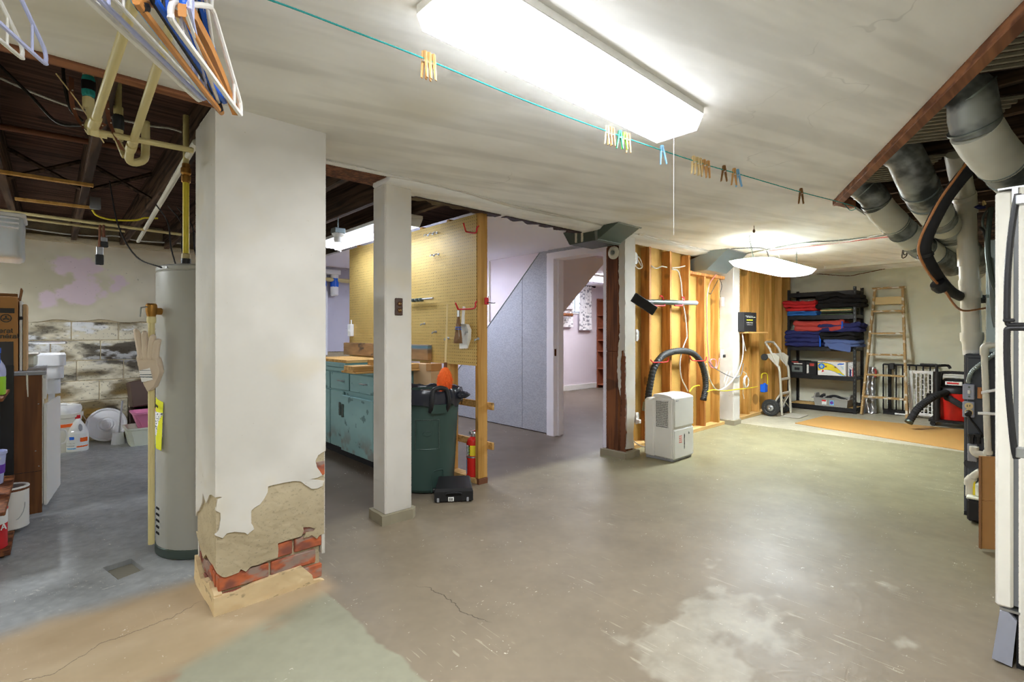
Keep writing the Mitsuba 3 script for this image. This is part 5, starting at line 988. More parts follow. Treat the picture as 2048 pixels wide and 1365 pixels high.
# hangers
def hanger(label, x, yaw, m_, kind='tube', r=.0055, roll=0., group=None, wide=.21, drop=.0, tiltx=0.):
    p = np.array([x, 0, 2.0]); i = int(np.argmin(abs(ln[:, 0]-x))); p = ln[i].copy(); p[0] = x
    t = thing('clothes_hanger', label, 'hanger', group)
    hook = [[-.018, -.004, 0], [-.015, .012, 0], [0, .022, 0], [.017, .012, 0], [.016, -.006, 0], [.004, -.022, 0], [0, -.045-drop, 0]]
    A = math.radians(yaw); ex = np.array([math.cos(A), math.sin(A), 0]); Mx = frame(p+[0, 0, -.014], ex, np.array([0, 0, 1]))
    Rr = np.eye(4); Rr[:3, :3] = trimesh.transformations.rotation_matrix(math.radians(roll), [0, 0, 1])[:3, :3]
    Rt = trimesh.transformations.rotation_matrix(math.radians(tiltx), [1, 0, 0]); Mx = Mx @ Rr @ Rt
    y0 = -.045-drop
    part(t, 'hook', moved(tube(hook, .0025 if kind != 'tube' else .0035, 7, 4), Mx), M['chrome'] if kind != 'tube' else M[m_], True, 'wire hook' if kind != 'tube' else None)
    if kind == 'tube':
        P = [[0, y0+.004, 0], [.03, y0-.006, 0], [wide-.03, y0-.105, 0], [wide-.004, y0-.128, 0], [wide-.002, y0-.148, 0], [wide-.02, y0-.155, 0], [0, y0-.155, 0], [-wide+.02, y0-.155, 0], [-wide+.002, y0-.148, 0], [-wide+.004, y0-.128, 0], [-wide+.03, y0-.105, 0], [-.03, y0-.006, 0]]
        part(t, 'body', moved(tube(P, r, 8, 4, True), Mx), M[m_])
        for s in (-1, 1): part(t, 'strap_hook', moved(tube([[s*(wide-.055), y0-.093, 0], [s*(wide-.055), y0-.155, 0]], r*.6, 6), Mx), M[m_])
    elif kind == 'wood':
        P = [[0, y0, 0], [.06, y0-.018, .01], [.14, y0-.055, .022], [wide-.02, y0-.088, .03], [wide+.01, y0-.108, .036]]
        for s in (-1, 1):
            Q = spline([[s*a, b, c] for a, b, c in P], 4); V = [q_+[0, w_*.012, z_*.007] for q_ in Q for w_, z_ in ((1, 1), (1, -1), (-1, -1), (-1, 1))]
            F = []
            for k in range(len(Q)-1):
                for e_ in range(4): f_ = (e_+1) % 4; F += [[k*4+e_, k*4+f_, k*4+4+f_], [k*4+e_, k*4+4+f_, k*4+4+e_]]
            n_ = len(Q)*4; F += [[0, 1, 2], [0, 2, 3], [n_-4, n_-2, n_-3], [n_-4, n_-1, n_-2]]
            part(t, 'arm', moved(trimesh.Trimesh(V, F), Mx), M[m_], 40)
        part(t, 'bar', moved(tube([[-wide, y0-.098, .03], [wide, y0-.098, .03]], .0055, 8), Mx), M[m_])
    elif kind == 'dowel':
        part(t, 'body', moved(tube([[0, y0, 0], [.03, y0-.012, 0], [wide, y0-.10, 0], [wide+.004, y0-.112, 0], [wide-.01, y0-.118, 0], [-wide+.01, y0-.118, 0], [-wide-.004, y0-.112, 0], [-wide, y0-.10, 0], [-.03, y0-.012, 0]], r, 8, 4, True), Mx), M[m_])
        for s in (-1, 1): part(t, 'rubber_tip', moved(cyl([s*(wide-.012), y0-.106, 0], [s*(wide+.006), y0-.116, 0], r+.003, 10), Mx), M['black'])
    elif kind == 'clip':
        part(t, 'body', moved(tube([[-wide+.06, y0-.03, 0], [0, y0-.004, 0], [wide-.06, y0-.03, 0]], .006, 8, 3), Mx), M[m_])
        for s in (-1, 1): part(t, 'clip', moved(box(s*(wide-.08)-.02, s*(wide-.08)+.02, y0-.085, y0-.02, -.008, .008, .004), Mx), M[m_], False)
hs = [('white plastic hanger at the left side of the hanger bunch', .165, 54, 'white_gloss', 'tube', .0068, 0), ('lavender plastic hanger second from the left of the bunch', .178, 55, 'lavender', 'tube', .0055, -.004),
      ('thin white hanger in front of the lavender one', .196, 57, 'white_gloss', 'tube', .0045, -.01), ('orange brown wooden dowel hanger with black tips', .236, 61, 'hanger_wood', 'dowel', .0075, .046),
      ('bright blue plastic hanger in the middle of the bunch', .252, 62, 'blue', 'tube', .0078, -.014), ('pale grey hanger pressed behind the bright blue one', .222, 61, 'lightblue', 'tube', .0045, .0),
      ('black hanger squeezed in the middle of the bunch', .244, 63, 'black', 'tube', .006, -.012), ('white plastic hanger with its end lowest over the column', .284, 60, 'white_gloss', 'tube', .0064, .014),
      ('second blue plastic hanger behind the black one', .268, 70, 'blue', 'tube', .007, -.012), ('lavender blue hanger at the right of the bunch', .264, 74, 'lavender', 'tube', .0045, -.01),
      ('white hanger at the right end of the bunch', .272, 70, 'white_gloss', 'tube', .0045, -.006)]
for l_, x, yw, m_, kd, r, dp_ in hs: hanger(l_, x, yw, m_, kd, r, drop=dp_, wide=.222)
hanger('broad curved light brown wooden suit hanger in the bunch', .253, 65, 'hanger_wood', 'wood', drop=.05, wide=.222)
for l_, x, yw, m_, kd in (('white hanger at the far left end of the line, left of the pair', -.135, 66, 'white_gloss', 'tube'), ('white hanger at the far left end of the line, right of the pair', -.095, 66, 'lavender', 'tube'), ('small brown clip hanger above the far left pair', -.165, 60, 'hanger_wood', 'clip')): hanger(l_, x, yw, m_, kd, .0045)
# ================================================================ dehumidifier
dh = thing('dehumidifier', 'white dehumidifier with a side grille on the floor in front of the studs', 'dehumidifier')
dx0, dx1, dy0, dy1 = 4.068, 4.43, 2.292, 2.60
part(dh, 'body', box(dx0, dx1, dy0+.012, 2.50, .02, .575, .018), M['white'], 40)
part(dh, 'back_shell', box(dx0-.004, dx1+.004, 2.485, dy1, .02, .555, .02), M['white'], 40)
tp = [(dy0+.02, .565), (dy0+.035, .583), (2.40, .598), (2.50, .596), (2.515, .57)]
part(dh, 'top', on_x(tp, dx0+.01, dx1-dx0-.02), M['white'], 40)
part(dh, 'front_upper', box(dx0+.002, dx1-.002, dy0, dy0+.03, .30, .578, .014), M['white'], 40)
part(dh, 'water_tank', box(dx0+.002, dx1-.002, dy0, dy0+.03, .022, .293, .012), M['white'], 40)
part(dh, 'base', box(dx0+.015, dx1-.01, dy0+.02, dy1-.01, 0, .03, .004), M['grey_plastic'], False)
part(dh, 'grille_frame', box(dx0-.002, dx0+.006, 2.345, 2.475, .295, .545, .004), M['grey_plastic'], False)
gv = []
for i in range(9):
    for j in range(15): gv.append(box(dx0-.0045, dx0-.001, 2.352+i*.0135, 2.352+i*.0135+.0085, .302+j*.0158, .302+j*.0158+.0100))
part(dh, 'grille', cat([box(dx0-.004, dx0, 2.348+.0135*i, 2.352+.0135*i, .30, .54) for i in range(10)]+[box(dx0-.004, dx0, 2.348, 2.474, .298+.0158*j, .303+.0158*j) for j in range(16)]), M['white'], False)
part(dh, 'grille_shadow', box(dx0-.0025, dx0, 2.349, 2.473, .30, .54), M['black_matte'], False)
part(dh, 'tank_window', box(4.245, 4.255, dy0-.0015, dy0+.002, .10, .235, .0), M['black_matte'], False, 'dark water level slot')
part(dh, 'lock_mark', box(4.325, 4.34, dy0-.0015, dy0+.002, .225, .245), M['galv_dark'], False)
for k in range(4): part(dh, 'warning_print', box(4.155, 4.205, dy0-.0012, dy0+.002, .165+.018*k, .175+.018*k), M['cord_pink'], False, 'faint red printing')
part(dh, 'maker_plate', box(4.10, 4.15, dy0-.0012, dy0+.002, .545, .552), M['grey_plastic'], False)
part(dh, 'cord', tube([[4.075, 2.80, .24], [4.09, 2.78, .17], [4.14, 2.72, .09], [4.2, 2.66, .06], [4.22, 2.60, .06]], .005, 6, 5), M['cord_white'])
# ================================================================ things on the stud wall
YS = 2.79
def S(x, y, yy=YS): return PY(*C3(x, y), yy)
hz = thing('flex_hose', 'dark ribbed flexible hose arched over two red hooks behind the dehumidifier', 'hose')
hp = spline([S(505, 830), S(525, 745), S(545, 600), S(583, 440), S(660, 330), S(760, 290), S(870, 285), S(955, 320), S(1015, 400), S(1047, 520), S(1052, 620), S(1033, 722)], 22)
rr = .033+.0022*np.sin(np.arange(len(hp))*1.6)
part(hz, 'hose', tube(hp, rr, 14), M['rubber'])
part(hz, 'cuff', tube([S(505, 832), S(518, 752)], .038, 14), M['galv'], label='grey metal cuff'); part(hz, 'end_ring', tube([S(1030, 731), S(1033, 715)], .0365, 14), M['black'])
for k, (l_, P) in enumerate((('left red hook carrying the arched hose', ((552, 365), (572, 385), (600, 388), (700, 382), (712, 350))), ('right red hook carrying the arched hose', ((912, 335), (930, 368), (1000, 374), (1050, 370), (1062, 338))))):
    solo('bike_hook', tube([S(x, y, 2.76) for x, y in P], .0065, 8, 4), M['red'], l_, 'hook')
def C2(x, y): return (1240+x/5.25, 420+y/5.25)
def S2(x, y, yy=YS): return PY(*C2(x, y), yy)
pt_ = thing('pipe_length', 'shiny dark pipe laid level on two red hooks across the studs', 'pipe')
part(pt_, 'pipe', tube([S2(250, 968, 2.76), S2(800, 978, 2.76)], .026, 14), M['foil_dark']); part(pt_, 'sleeve', tube([S2(330, 969, 2.76), S2(585, 974, 2.76)], .028, 14), M['galv_dark'])
for k, (l_, P) in enumerate((('left red hook under the level dark pipe', ((420, 905), (440, 908), (452, 935), (465, 985), (462, 1008), (350, 1005))), ('right red hook under the level dark pipe', ((650, 918), (672, 922), (668, 960), (655, 1000), (640, 1008), (575, 1005))))):
    solo('bike_hook', tube([S2(x, y, 2.745) for x, y in P], .0075, 8, 3), M['red'], l_, 'hook')
ba, bb = S2(140, 915, 2.62), S2(365, 1065, 2.52)
solo('black_board', moved(box(0, np.linalg.norm(bb-ba), -.045, .045, -.012, .012, .004), frame(ba, bb-ba, [.1, -.3, 1])), M['black'], 'black flat plastic trim piece sticking out past the peeling post', 'board', smooth=False)
def outlet(nm, label, px, py, y, w=.035, h=.058, m_='boxwhite', sock=True, xside=None):
    t = thing(nm, label, 'outlet'); o = PY(px, py, y)
    part(t, 'plate', box(o[0]-w, o[0]+w, y-.008, y+.002, o[2]-h, o[2]+h, .003), M[m_], False)
    if sock:
        for dz in (.02, -.02): part(t, 'socket', box(o[0]-.014, o[0]+.014, y-.011, y-.006, o[2]+dz-.012, o[2]+dz+.012, .003), M['cord_white'], False)
    return t, o
s1, o1 = outlet('wall_outlet', 'topmost white outlet plate on the right edge of the peeling post', 1270.5, 517, 2.80, .02); s2, o2 = outlet('wall_outlet', 'middle white outlet plate on the right edge of the peeling post', 1273, 671, 2.80, .02)
s3, o3 = outlet('wall_outlet', 'lowest white outlet plate on the peeling post with the dehumidifier plugged in', 1273, 837, 2.80, .022)
part(s1, 'cable_loop', tube([o1+[.02, .02, .03], o1+[.12, .03, .02], o1+[.19, .04, -.06], o1+[.10, .03, -.09], o1+[.02, .02, -.06]], .006, 6, 5), M['cord_white'])
part(s1, 'cable_loop', tube([o1+[.02, .03, .01], o1+[.10, .04, .0], o1+[.19, .05, -.06]], .006, 6, 5), M['cord_white'])
part(s3, 'plug', box(o3[0]-.012, o3[0]+.025, 2.76, 2.795, o3[2]-.05, o3[2]-.01, .006), M['white'], False)
for bp_ in (s1, s2, s3): part(bp_, 'box_back', box(*( (lambda o: (o[0]-.02, o[0]+.05, 2.80, 2.93, o[2]-.045, o[2]+.045))({s1: o1, s2: o2, s3: o3}[bp_])), .004), M['grey_plastic'], False)
s4, o4 = outlet('junction_box', 'white box with a black wire on the left side of the far square post', 1445, 604, 2.80, .035, .055, sock=False)
s5, o5 = outlet('wall_outlet', 'white outlet with a plug on the left side of the far square post', 1444, 708, 2.80, .04, .055)
part(s5, 'plug', box(o5[0]+.0, o5[0]+.03, 2.765, 2.795, o5[2]-.045, o5[2]-.01, .005), M['cord_black'], False)
for l_, P, r, m_ in (('white cable looping between the first and second studs at the top', [S2(330, 590), S2(380, 615), S2(440, 595), S2(492, 605)], .007, 'cord_white'), ('white cable between the second and third studs at the top', [S2(548, 608), S2(610, 605), S2(682, 590)], .007, 'cord_white'),
                     ('white cable dropping down the studs to the back of the dehumidifier', [S2(548, 622), S2(610, 645), S2(640, 760), S2(655, 930), S2(690, 1150), S2(703, 1330), S(880, 165), S(845, 260), S(820, 380), S(830, 520), S(890, 650)], .008, 'cord_white'),
                     ('pink and white cable bundle dropping from the bright duct boot', [S2(1020, 668), S2(950, 760), S2(915, 900), S2(912, 1100), S2(918, 1330), S(1070, 200), S(1085, 350), S(1110, 400)], .007, 'cord_pink'),
                     ('thin black wire looping under the bright duct boot', [S2(1030, 735), S2(985, 820), S2(950, 885), S2(930, 870)], .004, 'cord_black'), ('black wire from the header to the white box', [S2(1045, 725), S2(1070, 800), S2(1050, 880), S2(1055, 915)], .004, 'cord_black'),
                     ('coral cable loop on the studs near the far post', [S(1080, 350), S(1090, 420), S(1140, 435), S(1145, 370), S(1105, 360), S(1095, 410), S(1150, 440), S(1178, 350)], .007, 'cord_pink'),
                     ('white network cable swagged in front of the far square post', [S(1060, 400, 2.70), S(1090, 540, 2.70), S(1160, 640, 2.70), S(1260, 590, 2.69), S(1350, 470, 2.69), S(1390, 330, 2.69), S(1392, 180, 2.69), S(1382, 115, 2.72)], .0075, 'cord_white'),
                     ('dark grey cable running right from the coral loop', [S(1080, 380, 2.78), S(1130, 435, 2.75), S(1230, 495, 2.70), S(1320, 530, 2.70), S(1375, 500, 2.70), S(1395, 400, 2.70)], .005, 'foil_dark'),
                     ('yellow cable stretched along the studs behind the dehumidifier', [S(905, 655), S(940, 612), S(990, 598), S(1000, 602)], .007, 'cord_yellow'), ('yellow cable running past the far square post', [S(1068, 655, 2.71), S(1120, 638, 2.70), S(1220, 648, 2.70), S(1330, 635, 2.70), S(1450, 622, 2.70), S(1525, 608, 2.75)], .007, 'cord_yellow'),
                     ('thin white wires tangled low on the far square post', [S(1250, 470, 2.70), S(1220, 560, 2.70), S(1230, 600, 2.70), S(1260, 520, 2.70), S(1275, 470, 2.7)], .004, 'cord_white'),
                     ('white cable end hanging right of the far square post', [S(1385, 110, 2.72), S(1400, 200, 2.72), S(1418, 285, 2.72)], .006, 'cord_white'), ('thin white wire dangling below the white cable coil', [S(1400, 600, 2.72), S(1392, 660, 2.72), S(1402, 720, 2.72)], .004, 'cord_white')):
    solo('cable', tube(P, r, 6, 6), M[m_], l_, 'cable')
cl2 = thing('cable_coil', 'white cable coil hanging right of the far square post', 'cable coil')
for k in range(4):
    c = S(1418+3*k, 565, 2.72-.012*k); part(cl2, 'loop', tube([c+[.075*math.cos(a)*(1-.06*k), 0, .08*math.sin(a)*(1-.05*k)] for a in np.arange(24)*math.pi/12], .006, 6, 0, True), M['cord_white'])
part(cl2, 'tail', tube([S(1395, 470, 2.72), S(1425, 500, 2.72), S(1395, 540, 2.72)], .006, 6, 5), M['cord_white'])
be = thing('blue_outlet_box', 'bright blue electrical box on a stud beside the hand truck', 'junction box')
o = PY(1529, 777, 2.80); part(be, 'box', box(o[0]-.05, o[0]+.05, 2.775, 2.842, o[2]-.055, o[2]+.055, .006), M['blue'], False)
part(be, 'tab', box(o[0]-.05, o[0]-.02, 2.77, 2.80, o[2]+.055, o[2]+.075, .003), M['blue'], False)
part(be, 'yellow_cable', tube([PY(1523, 757, 2.83), PY(1524, 749, 2.82), PY(1531, 747, 2.80), PY(1535, 752, 2.80), PY(1535, 770, 2.80)], .008, 6, 5), M['cord_yellow'])
sh = thing('stud_shelf', 'small wooden shelf on the studs carrying the black box', 'shelf'); o = PY(1495, 665, 2.75)
part(sh, 'board', box(PY(1484, 667, 2.7)[0], PY(1524, 667, 2.7)[0], 2.62, 2.86, o[2]-.015, o[2]+.005, .002), M['lumber'], False)
part(sh, 'bracket', box(o[0]+.02, o[0]+.05, 2.80, 2.842, o[2]-.14, o[2]-.015, .003), M['stud'], False)
ub = thing('black_box', 'black boxed battery unit with a yellow label on the small stud shelf', 'box')
u0, u1 = PY(1488, 664, 2.66), PY(1513, 626, 2.66); zt = u1[2]
part(ub, 'body', box(u0[0], u1[0], 2.66, 2.80, o[2]+.006, zt, .004), M['black'], False)
part(ub, 'side', box(u1[0]-.0, u1[0]+.012, 2.665, 2.795, o[2]+.01, zt-.003, .003), M['black_matte'], False)
W_ = u1[0]-u0[0]
for zz, h_, m_, a, b in ((.80, .03, 'grey_plastic', .1, .75), (.74, .03, 'boxwhite', .2, .9), (.58, .06, 'tag_yellow', .2, .68), (.46, .025, 'boxwhite', .2, .7), (.36, .03, 'grey_plastic', .22, .68)):
    H = zt-o[2]; part(ub, 'label', box(u0[0]+W_*a, u0[0]+W_*b, 2.657, 2.662, o[2]+H*zz, o[2]+H*(zz+h_), .001), M[m_], False)
# ================================================================ hand truck
ht = thing('hand_truck', 'grey convertible hand truck with black wheels leaning on the studs left of the shelving', 'hand truck')
yF = 2.56; xl, xr_ = PY(1564, 830, yF)[0], PY(1583, 826, 2.60)[0]; xr_ = xl+.34
for i, x in enumerate((xl, xr_)):
    part(ht, 'rail', tube([[x, yF, .02], [x, yF+.03, .62], [x+(.0), yF+.07, .72], [x, 2.72, .93]], .016, 10, 4), M['grey_truck'])
part(ht, 'handle', tube([[xl, 2.71, .92], [xl+.01, 2.77, 1.0], [xl+.05, 2.79, 1.03], [xr_-.05, 2.79, 1.03], [xr_-.01, 2.77, 1.0], [xr_, 2.71, .92]], .016, 10, 4), M['grey_truck'])
for z in (.30, .50): part(ht, 'crossbar', box(xl, xr_, yF+.005, yF+.035, z, z+.03, .004), M['grey_truck'], False)
part(ht, 'toe_plate', box(xl-.03, xr_+.03, yF-.22, yF+.01, .004, .012, .002), M['grey_truck'], False)
for x, sx in ((xl-.055, -1), (xr_+.055, 1)):
    w = part(ht, 'wheel', lathe([[.045, -.02], [.075, -.024], [.108, -.022], [.118, -.01], [.118, .01], [.108, .022], [.075, .024], [.045, .02]], [x, yF+.13, .118], (1, 0, 0), 32), M['rubber'])
    part(ht, w.split('__', 1)[1]+'__rim', lathe([[0, -.012], [.02, -.026], [.03, -.02], [.06, -.012], [.076, -.025], [.076, .025], [.06, .012], [.03, .02], [.02, .026], [0, .012]], [x, yF+.13, .118], (1, 0, 0), 28), M['steel'])
    part(ht, 'strut', tube([[x-sx*.05, yF+.03, .30], [x-sx*.02, yF+.12, .13]], .012, 8), M['grey_truck'])
part(ht, 'axle', cyl([xl-.08, yF+.13, .118], [xr_+.08, yF+.13, .118], .010, 8), M['steel'])
part(ht, 'brace', tube([[xl, yF+.02, .10], [xr_, yF+.02, .28]], .008, 6), M['grey_truck']); part(ht, 'brace', tube([[xr_, yF+.02, .10], [xl, yF+.02, .28]], .008, 6), M['grey_truck'])
for x in (xl, xr_):
    part(ht, 'caster_bracket', on_x([(yF+.03, .83), (yF+.05, .68), (yF+.16, .80), (yF+.22, .86), (yF+.10, .88)], x-.012, .024), M['grey_truck'], False)
    c_ = part(ht, 'caster', lathe([[0, -.014], [.04, -.014], [.047, -.006], [.047, .006], [.04, .014], [0, .014]], [x-.03, yF+.22, .82], (1, 0, 0), 20), M['rubber'])
# ================================================================ shelving
sv = thing('shelving_unit', 'black metal five shelf unit against the far wall left of the ladder', 'shelving')
sx0, sx1, sy0, sy1 = 8.45, 8.88, 1.925, 2.83
LV = (.075, .53, .955, 1.425, 1.775)
for x in (sx0, sx1-.035):
    for y in (sy0, sy1-.035):
        part(sv, 'post', cat([box(x, x+.035, y, y+.004, 0, 1.83), box(x if x == sx0 else x+.031, (x+.004) if x == sx0 else x+.035, y, y+.035, 0, 1.83), box(x, x+.004, y, y+.035, 0, 1.83)]), M['black'], False)
for z in LV:
    part(sv, 'shelf_board', box(sx0+.01, sx1-.01, sy0+.008, sy1-.008, z-.016, z, .001), M['plate'], False, 'pale fibreboard')
    part(sv, 'beam', box(sx0-.002, sx0+.012, sy0+.03, sy1-.03, z-.062, z+.003, .002), M['black'], False); part(sv, 'beam', box(sx1-.012, sx1, sy0+.03, sy1-.03, z-.062, z+.003, .002), M['black'], False)
    for y in (sy0, sy1-.014): part(sv, 'side_beam', box(sx0+.03, sx1-.03, y, y+.014, z-.05, z+.002, .002), M['black'], False)
for z in np.arange(.12, 1.8, .06): part(sv, 'slot', box(sx0-.001, sx0+.002, sy0+.013, sy0+.021, z, z+.02), M['galv_dark'], False)
def fold(name, label, x0, x1, y0, y1, z0, n, dz, m_, seed, amp=.012, taper=0.):
    ms = []
    for i in range(n): ms.append(pillow(x0-.006*math.sin(i*2.1+seed), x1, y0+.008*math.sin(i*1.7+seed)+taper*i, y1-.008*math.cos(i*1.3)-taper*i, z0+dz*i, z0+dz*(i+1)+.004, dz*.48, amp, 9, seed+i, .035))
    mm = cat(ms); v = np.array(mm.vertices); h_ = dz*n
    s_ = (v[:, 2]-z0)/h_
    sag = (meshkit.fbm(np.stack([v[:, 0]*5, v[:, 1]*5, v[:, 2]*0+seed], 1), 3, seed)-.5)*.75*min(h_, .2)
    v[:, 2] += sag*np.clip(s_, 0, 1)
    v[:, 0] += (meshkit.fbm(np.stack([v[:, 1]*7, v[:, 2]*16, v[:, 0]*0+seed], 1), 3, seed+9)-.55)*.06*(v[:, 0] < (x0+x1)/2)
    v[:, 1] += (meshkit.fbm(np.stack([v[:, 0]*7, v[:, 2]*18, v[:, 2]*0+seed], 1), 3, seed+5)-.5)*.06
    mm = trimesh.Trimesh(v, mm.faces, process=False)
    return solo(name, mm, M[m_], label, 'blanket' if name == 'moving_blanket' else 'cloth', None, True)
Z = LV[3]+.001
fold('folded_cloth', 'blue folded cloth under the red one on the upper shelf', 8.42, 8.80, 2.40, 2.83, Z, 2, .032, 'cloth_blue', 1)
fold('folded_cloth', 'bright red bundled cloth on the upper shelf at the left', 8.41, 8.80, 2.42, 2.88, Z+.068, 3, .055, 'cloth_red', 2, .02)
for k, m_ in enumerate(('cloth_green', 'cloth_black', 'cloth_green', 'pin_pale', 'cloth_green')): solo('folded_mat', box(8.45, 8.82, 1.97+.01*(k % 2), 2.38-.008*(k % 3), Z+.021*k, Z+.021*k+.019, .006), M[m_], ('lowest','second','middle','fourth','topmost')[k]+' thin mat in the stack under the black fabric on the upper shelf', 'mat', None, False)
fold('folded_cloth', 'large black folded fabric on the upper shelf at the right', 8.41, 8.82, 1.86, 2.42, Z+.108, 3, .062, 'cloth_black', 4, .025)
Z = LV[2]+.001
fold('moving_blanket', 'navy quilted blanket folded at the bottom left of the middle shelf', 8.40, 8.84, 2.36, 2.86, Z, 4, .056, 'navy', 5, .022)
fold('moving_blanket', 'denim blue blanket hanging over the front of the middle shelf', 8.36, 8.84, 1.88, 2.32, Z, 2, .05, 'denim', 6, .022)
ov = lump(hull([[8.37, 2.30, Z+.08], [8.37, 1.97, Z+.08], [8.34, 2.22, Z-.02], [8.34, 1.97, Z-.075], [8.40, 2.30, Z+.08], [8.43, 1.97, Z+.08], [8.42, 2.24, Z-.01], [8.41, 1.98, Z-.06]]).subdivide().subdivide(), .015, 14, 4, 1)
part('moving_blanket_001', 'overhang', ov, M['denim'], True)
part('moving_blanket', 'binding', moved(box(-.012, .012, -.004, .012, -.085, .09, .006), frame([8.39, 2.36, Z+.085], [0, 1, 0], [-1, 0, 0])), M['blue'], False, 'bright blue binding')
fold('moving_blanket', 'black blanket bunched over the denim one on the middle shelf', 8.375, 8.84, 1.90, 2.36, Z+.105, 2, .055, 'cloth_black', 7, .025)
fold('moving_blanket', 'navy blanket in the upper right of the middle shelf pile', 8.39, 8.84, 1.86, 2.40, Z+.22, 2, .058, 'navy', 8, .025)
fold('moving_blanket', 'coral red blanket rolled on top of the middle shelf pile', 8.38, 8.80, 2.08, 2.74, Z+.232, 2, .072, 'coral', 9, .02)
part('moving_blanket_004', 'blue_edge', tube([[8.385, 2.09, Z+.26], [8.378, 2.075, Z+.32], [8.39, 2.08, Z+.37]], .012, 8, 4), M['blue'], label='blue bound edge')
Z = LV[1]+.002
bk_ = thing('product_box', 'black boxed appliance with a silver picture on the lower shelf, far left', 'box')
part(bk_, 'body', box(8.46, 8.74, 2.58, 2.80, Z, Z+.20, .003), M['black'], False); part(bk_, 'picture', box(8.4585, 8.462, 2.62, 2.77, Z+.03, Z+.13), M['galv'], False)
part(bk_, 'print', box(8.4585, 8.462, 2.62, 2.74, Z+.15, Z+.165), M['boxwhite'], False); part(bk_, 'print', box(8.4585, 8.462, 2.68, 2.77, Z+.175, Z+.19), M['coral'], False); part(bk_, 'picture_detail', box(8.457, 8.461, 2.66, 2.73, Z+.06, Z+.10), M['black_matte'], False)
bk2 = thing('product_box', 'narrow black box with white print beside the banana box', 'box')
part(bk2, 'body', box(8.46, 8.74, 2.43, 2.575, Z, Z+.19, .003), M['black_matte'], False); part(bk2, 'print', box(8.4585, 8.462, 2.535, 2.56, Z+.02, Z+.15), M['boxwhite'], False); part(bk2, 'print', box(8.4585, 8.462, 2.46, 2.52, Z+.13, Z+.17), M['coral'], False)
bb_ = thing('banana_box', 'white carton printed with a big yellow banana on the lower shelf', 'box')
ya_, yb_ = 2.05, 2.41; XFb = 8.45; Hb = .205
part(bb_, 'carton', box(XFb, 8.80, ya_, yb_, Z, Z+Hb, .003), M['boxwhite'], False); part(bb_, 'lid_rim', box(XFb+.004, 8.80, ya_, yb_, Z+Hb-.004, Z+Hb+.008, .002), M['cardboard_pale'], False)
def bpoly(P, m_, nm, dep, label=None):   # outline with u = 0..1 from the left edge, v = 0..1 upward
    pl = Polygon([(yb_-(yb_-ya_)*u, Z+Hb*v) for u, v in P]).buffer(0)
    part(bb_, nm, on_x(pl, XFb-dep, dep+.001), M[m_], False, label)
ban = [(0.01, .92), (.15, .95), (.35, .92), (.52, .82), (.68, .64), (.80, .40), (.90, .16), (.98, .06), (.97, .02), (.86, .03), (.74, .14), (.62, .27), (.45, .37), (.25, .40), (.10, .36), (.01, .32)]
bpoly(ban, 'cloth_blue', 'banana_outline', .0006); cb2 = np.mean(ban, 0); bpoly([((u-cb2[0])*.95+cb2[0] if u > .03 else u, (v-cb2[1])*.90+cb2[1]+.01) for u, v in ban], 'yellow', 'banana_picture', .0012, 'yellow banana')
bpoly([(.72, .20), (.78, .22), (.90, .08), (.96, .05), (.86, .03)], 'lightblue', 'banana_tip', .0018)
def disc(u, v, r, m_, nm, dep): bpoly([(u+r*math.cos(a)*Hb/(yb_-ya_), v+r*math.sin(a)) for a in np.arange(20)*math.pi/10], m_, nm, dep)
disc(.14, .66, .21, 'blue', 'round_sticker', .0018); disc(.14, .66, .13, 'lightblue', 'round_sticker', .0022); disc(.15, .60, .05, 'yellow', 'round_sticker', .0026)
disc(.30, .64, .06, 'pin_dark', 'hand_hole', .0018); disc(.64, .62, .06, 'pin_dark', 'hand_hole', .0018)
bpoly([(.19, .42), (.13, .22), (.24, .30), (.21, .36)], 'red', 'red_arrow', .0018)
bpoly([(.70, .84), (.72, .78), (.93, .83), (.95, .90), (.80, .91)], 'blue', 'name_banner', .0018)
for k in range(3): bpoly([(.82+.03*k, .66-.08*k), (.93, .66-.08*k), (.93, .69-.08*k), (.82+.03*k, .69-.08*k)], 'lightblue', 'small_print', .0016)
pb2 = thing('product_box', 'white and dark carton right of the banana box behind the shelf post', 'box')
part(pb2, 'body', box(8.52, 8.80, 1.95, 2.04, Z, Z+.20, .003), M['label'], False); part(pb2, 'stripe', box(8.518, 8.522, 1.96, 1.985, Z+.0, Z+.12), M['red'], False); part(pb2, 'stripe', box(8.518, 8.522, 2.0, 2.02, Z, Z+.10), M['navy'], False)
Z = LV[0]+.002
tt = thing('tote_caddy', 'grey plastic caddy with stickers holding black vacuum parts on the bottom shelf', 'tote')
cy0, cy1 = 2.02, 2.46
V = [[8.44, cy0+.015, Z], [8.44, cy1-.015, Z], [8.74, cy1-.015, Z], [8.74, cy0+.015, Z], [8.43, cy0, Z+.115], [8.43, cy1, Z+.115], [8.75, cy1, Z+.115], [8.75, cy0, Z+.115]]
for i in range(4):
    j = (i+1) % 4; q = np.array([V[i], V[j], V[4+j], V[4+i]]); c = np.array([8.59, 2.24, Z+.06]); inn = q+(c-q)*[.03, .02, 0]
    part(tt, 'wall', hull(np.vstack([q, inn])), M['tote'], False)
part(tt, 'floor', box(8.445, 8.735, cy0+.02, cy1-.02, Z, Z+.006), M['tote'], False)
part(tt, 'rim', on_z(sbox(8.415, cy0-.02, 8.765, cy1+.02).difference(sbox(8.435, cy0+.005, 8.745, cy1-.005)), Z+.112, .012), M['tote'], False)
for y in (cy0-.012, cy1-.01): part(tt, 'end_handle', on_y([(8.46, Z+.12), (8.52, Z+.175), (8.66, Z+.175), (8.72, Z+.12)], y, .02), M['tote'], False)
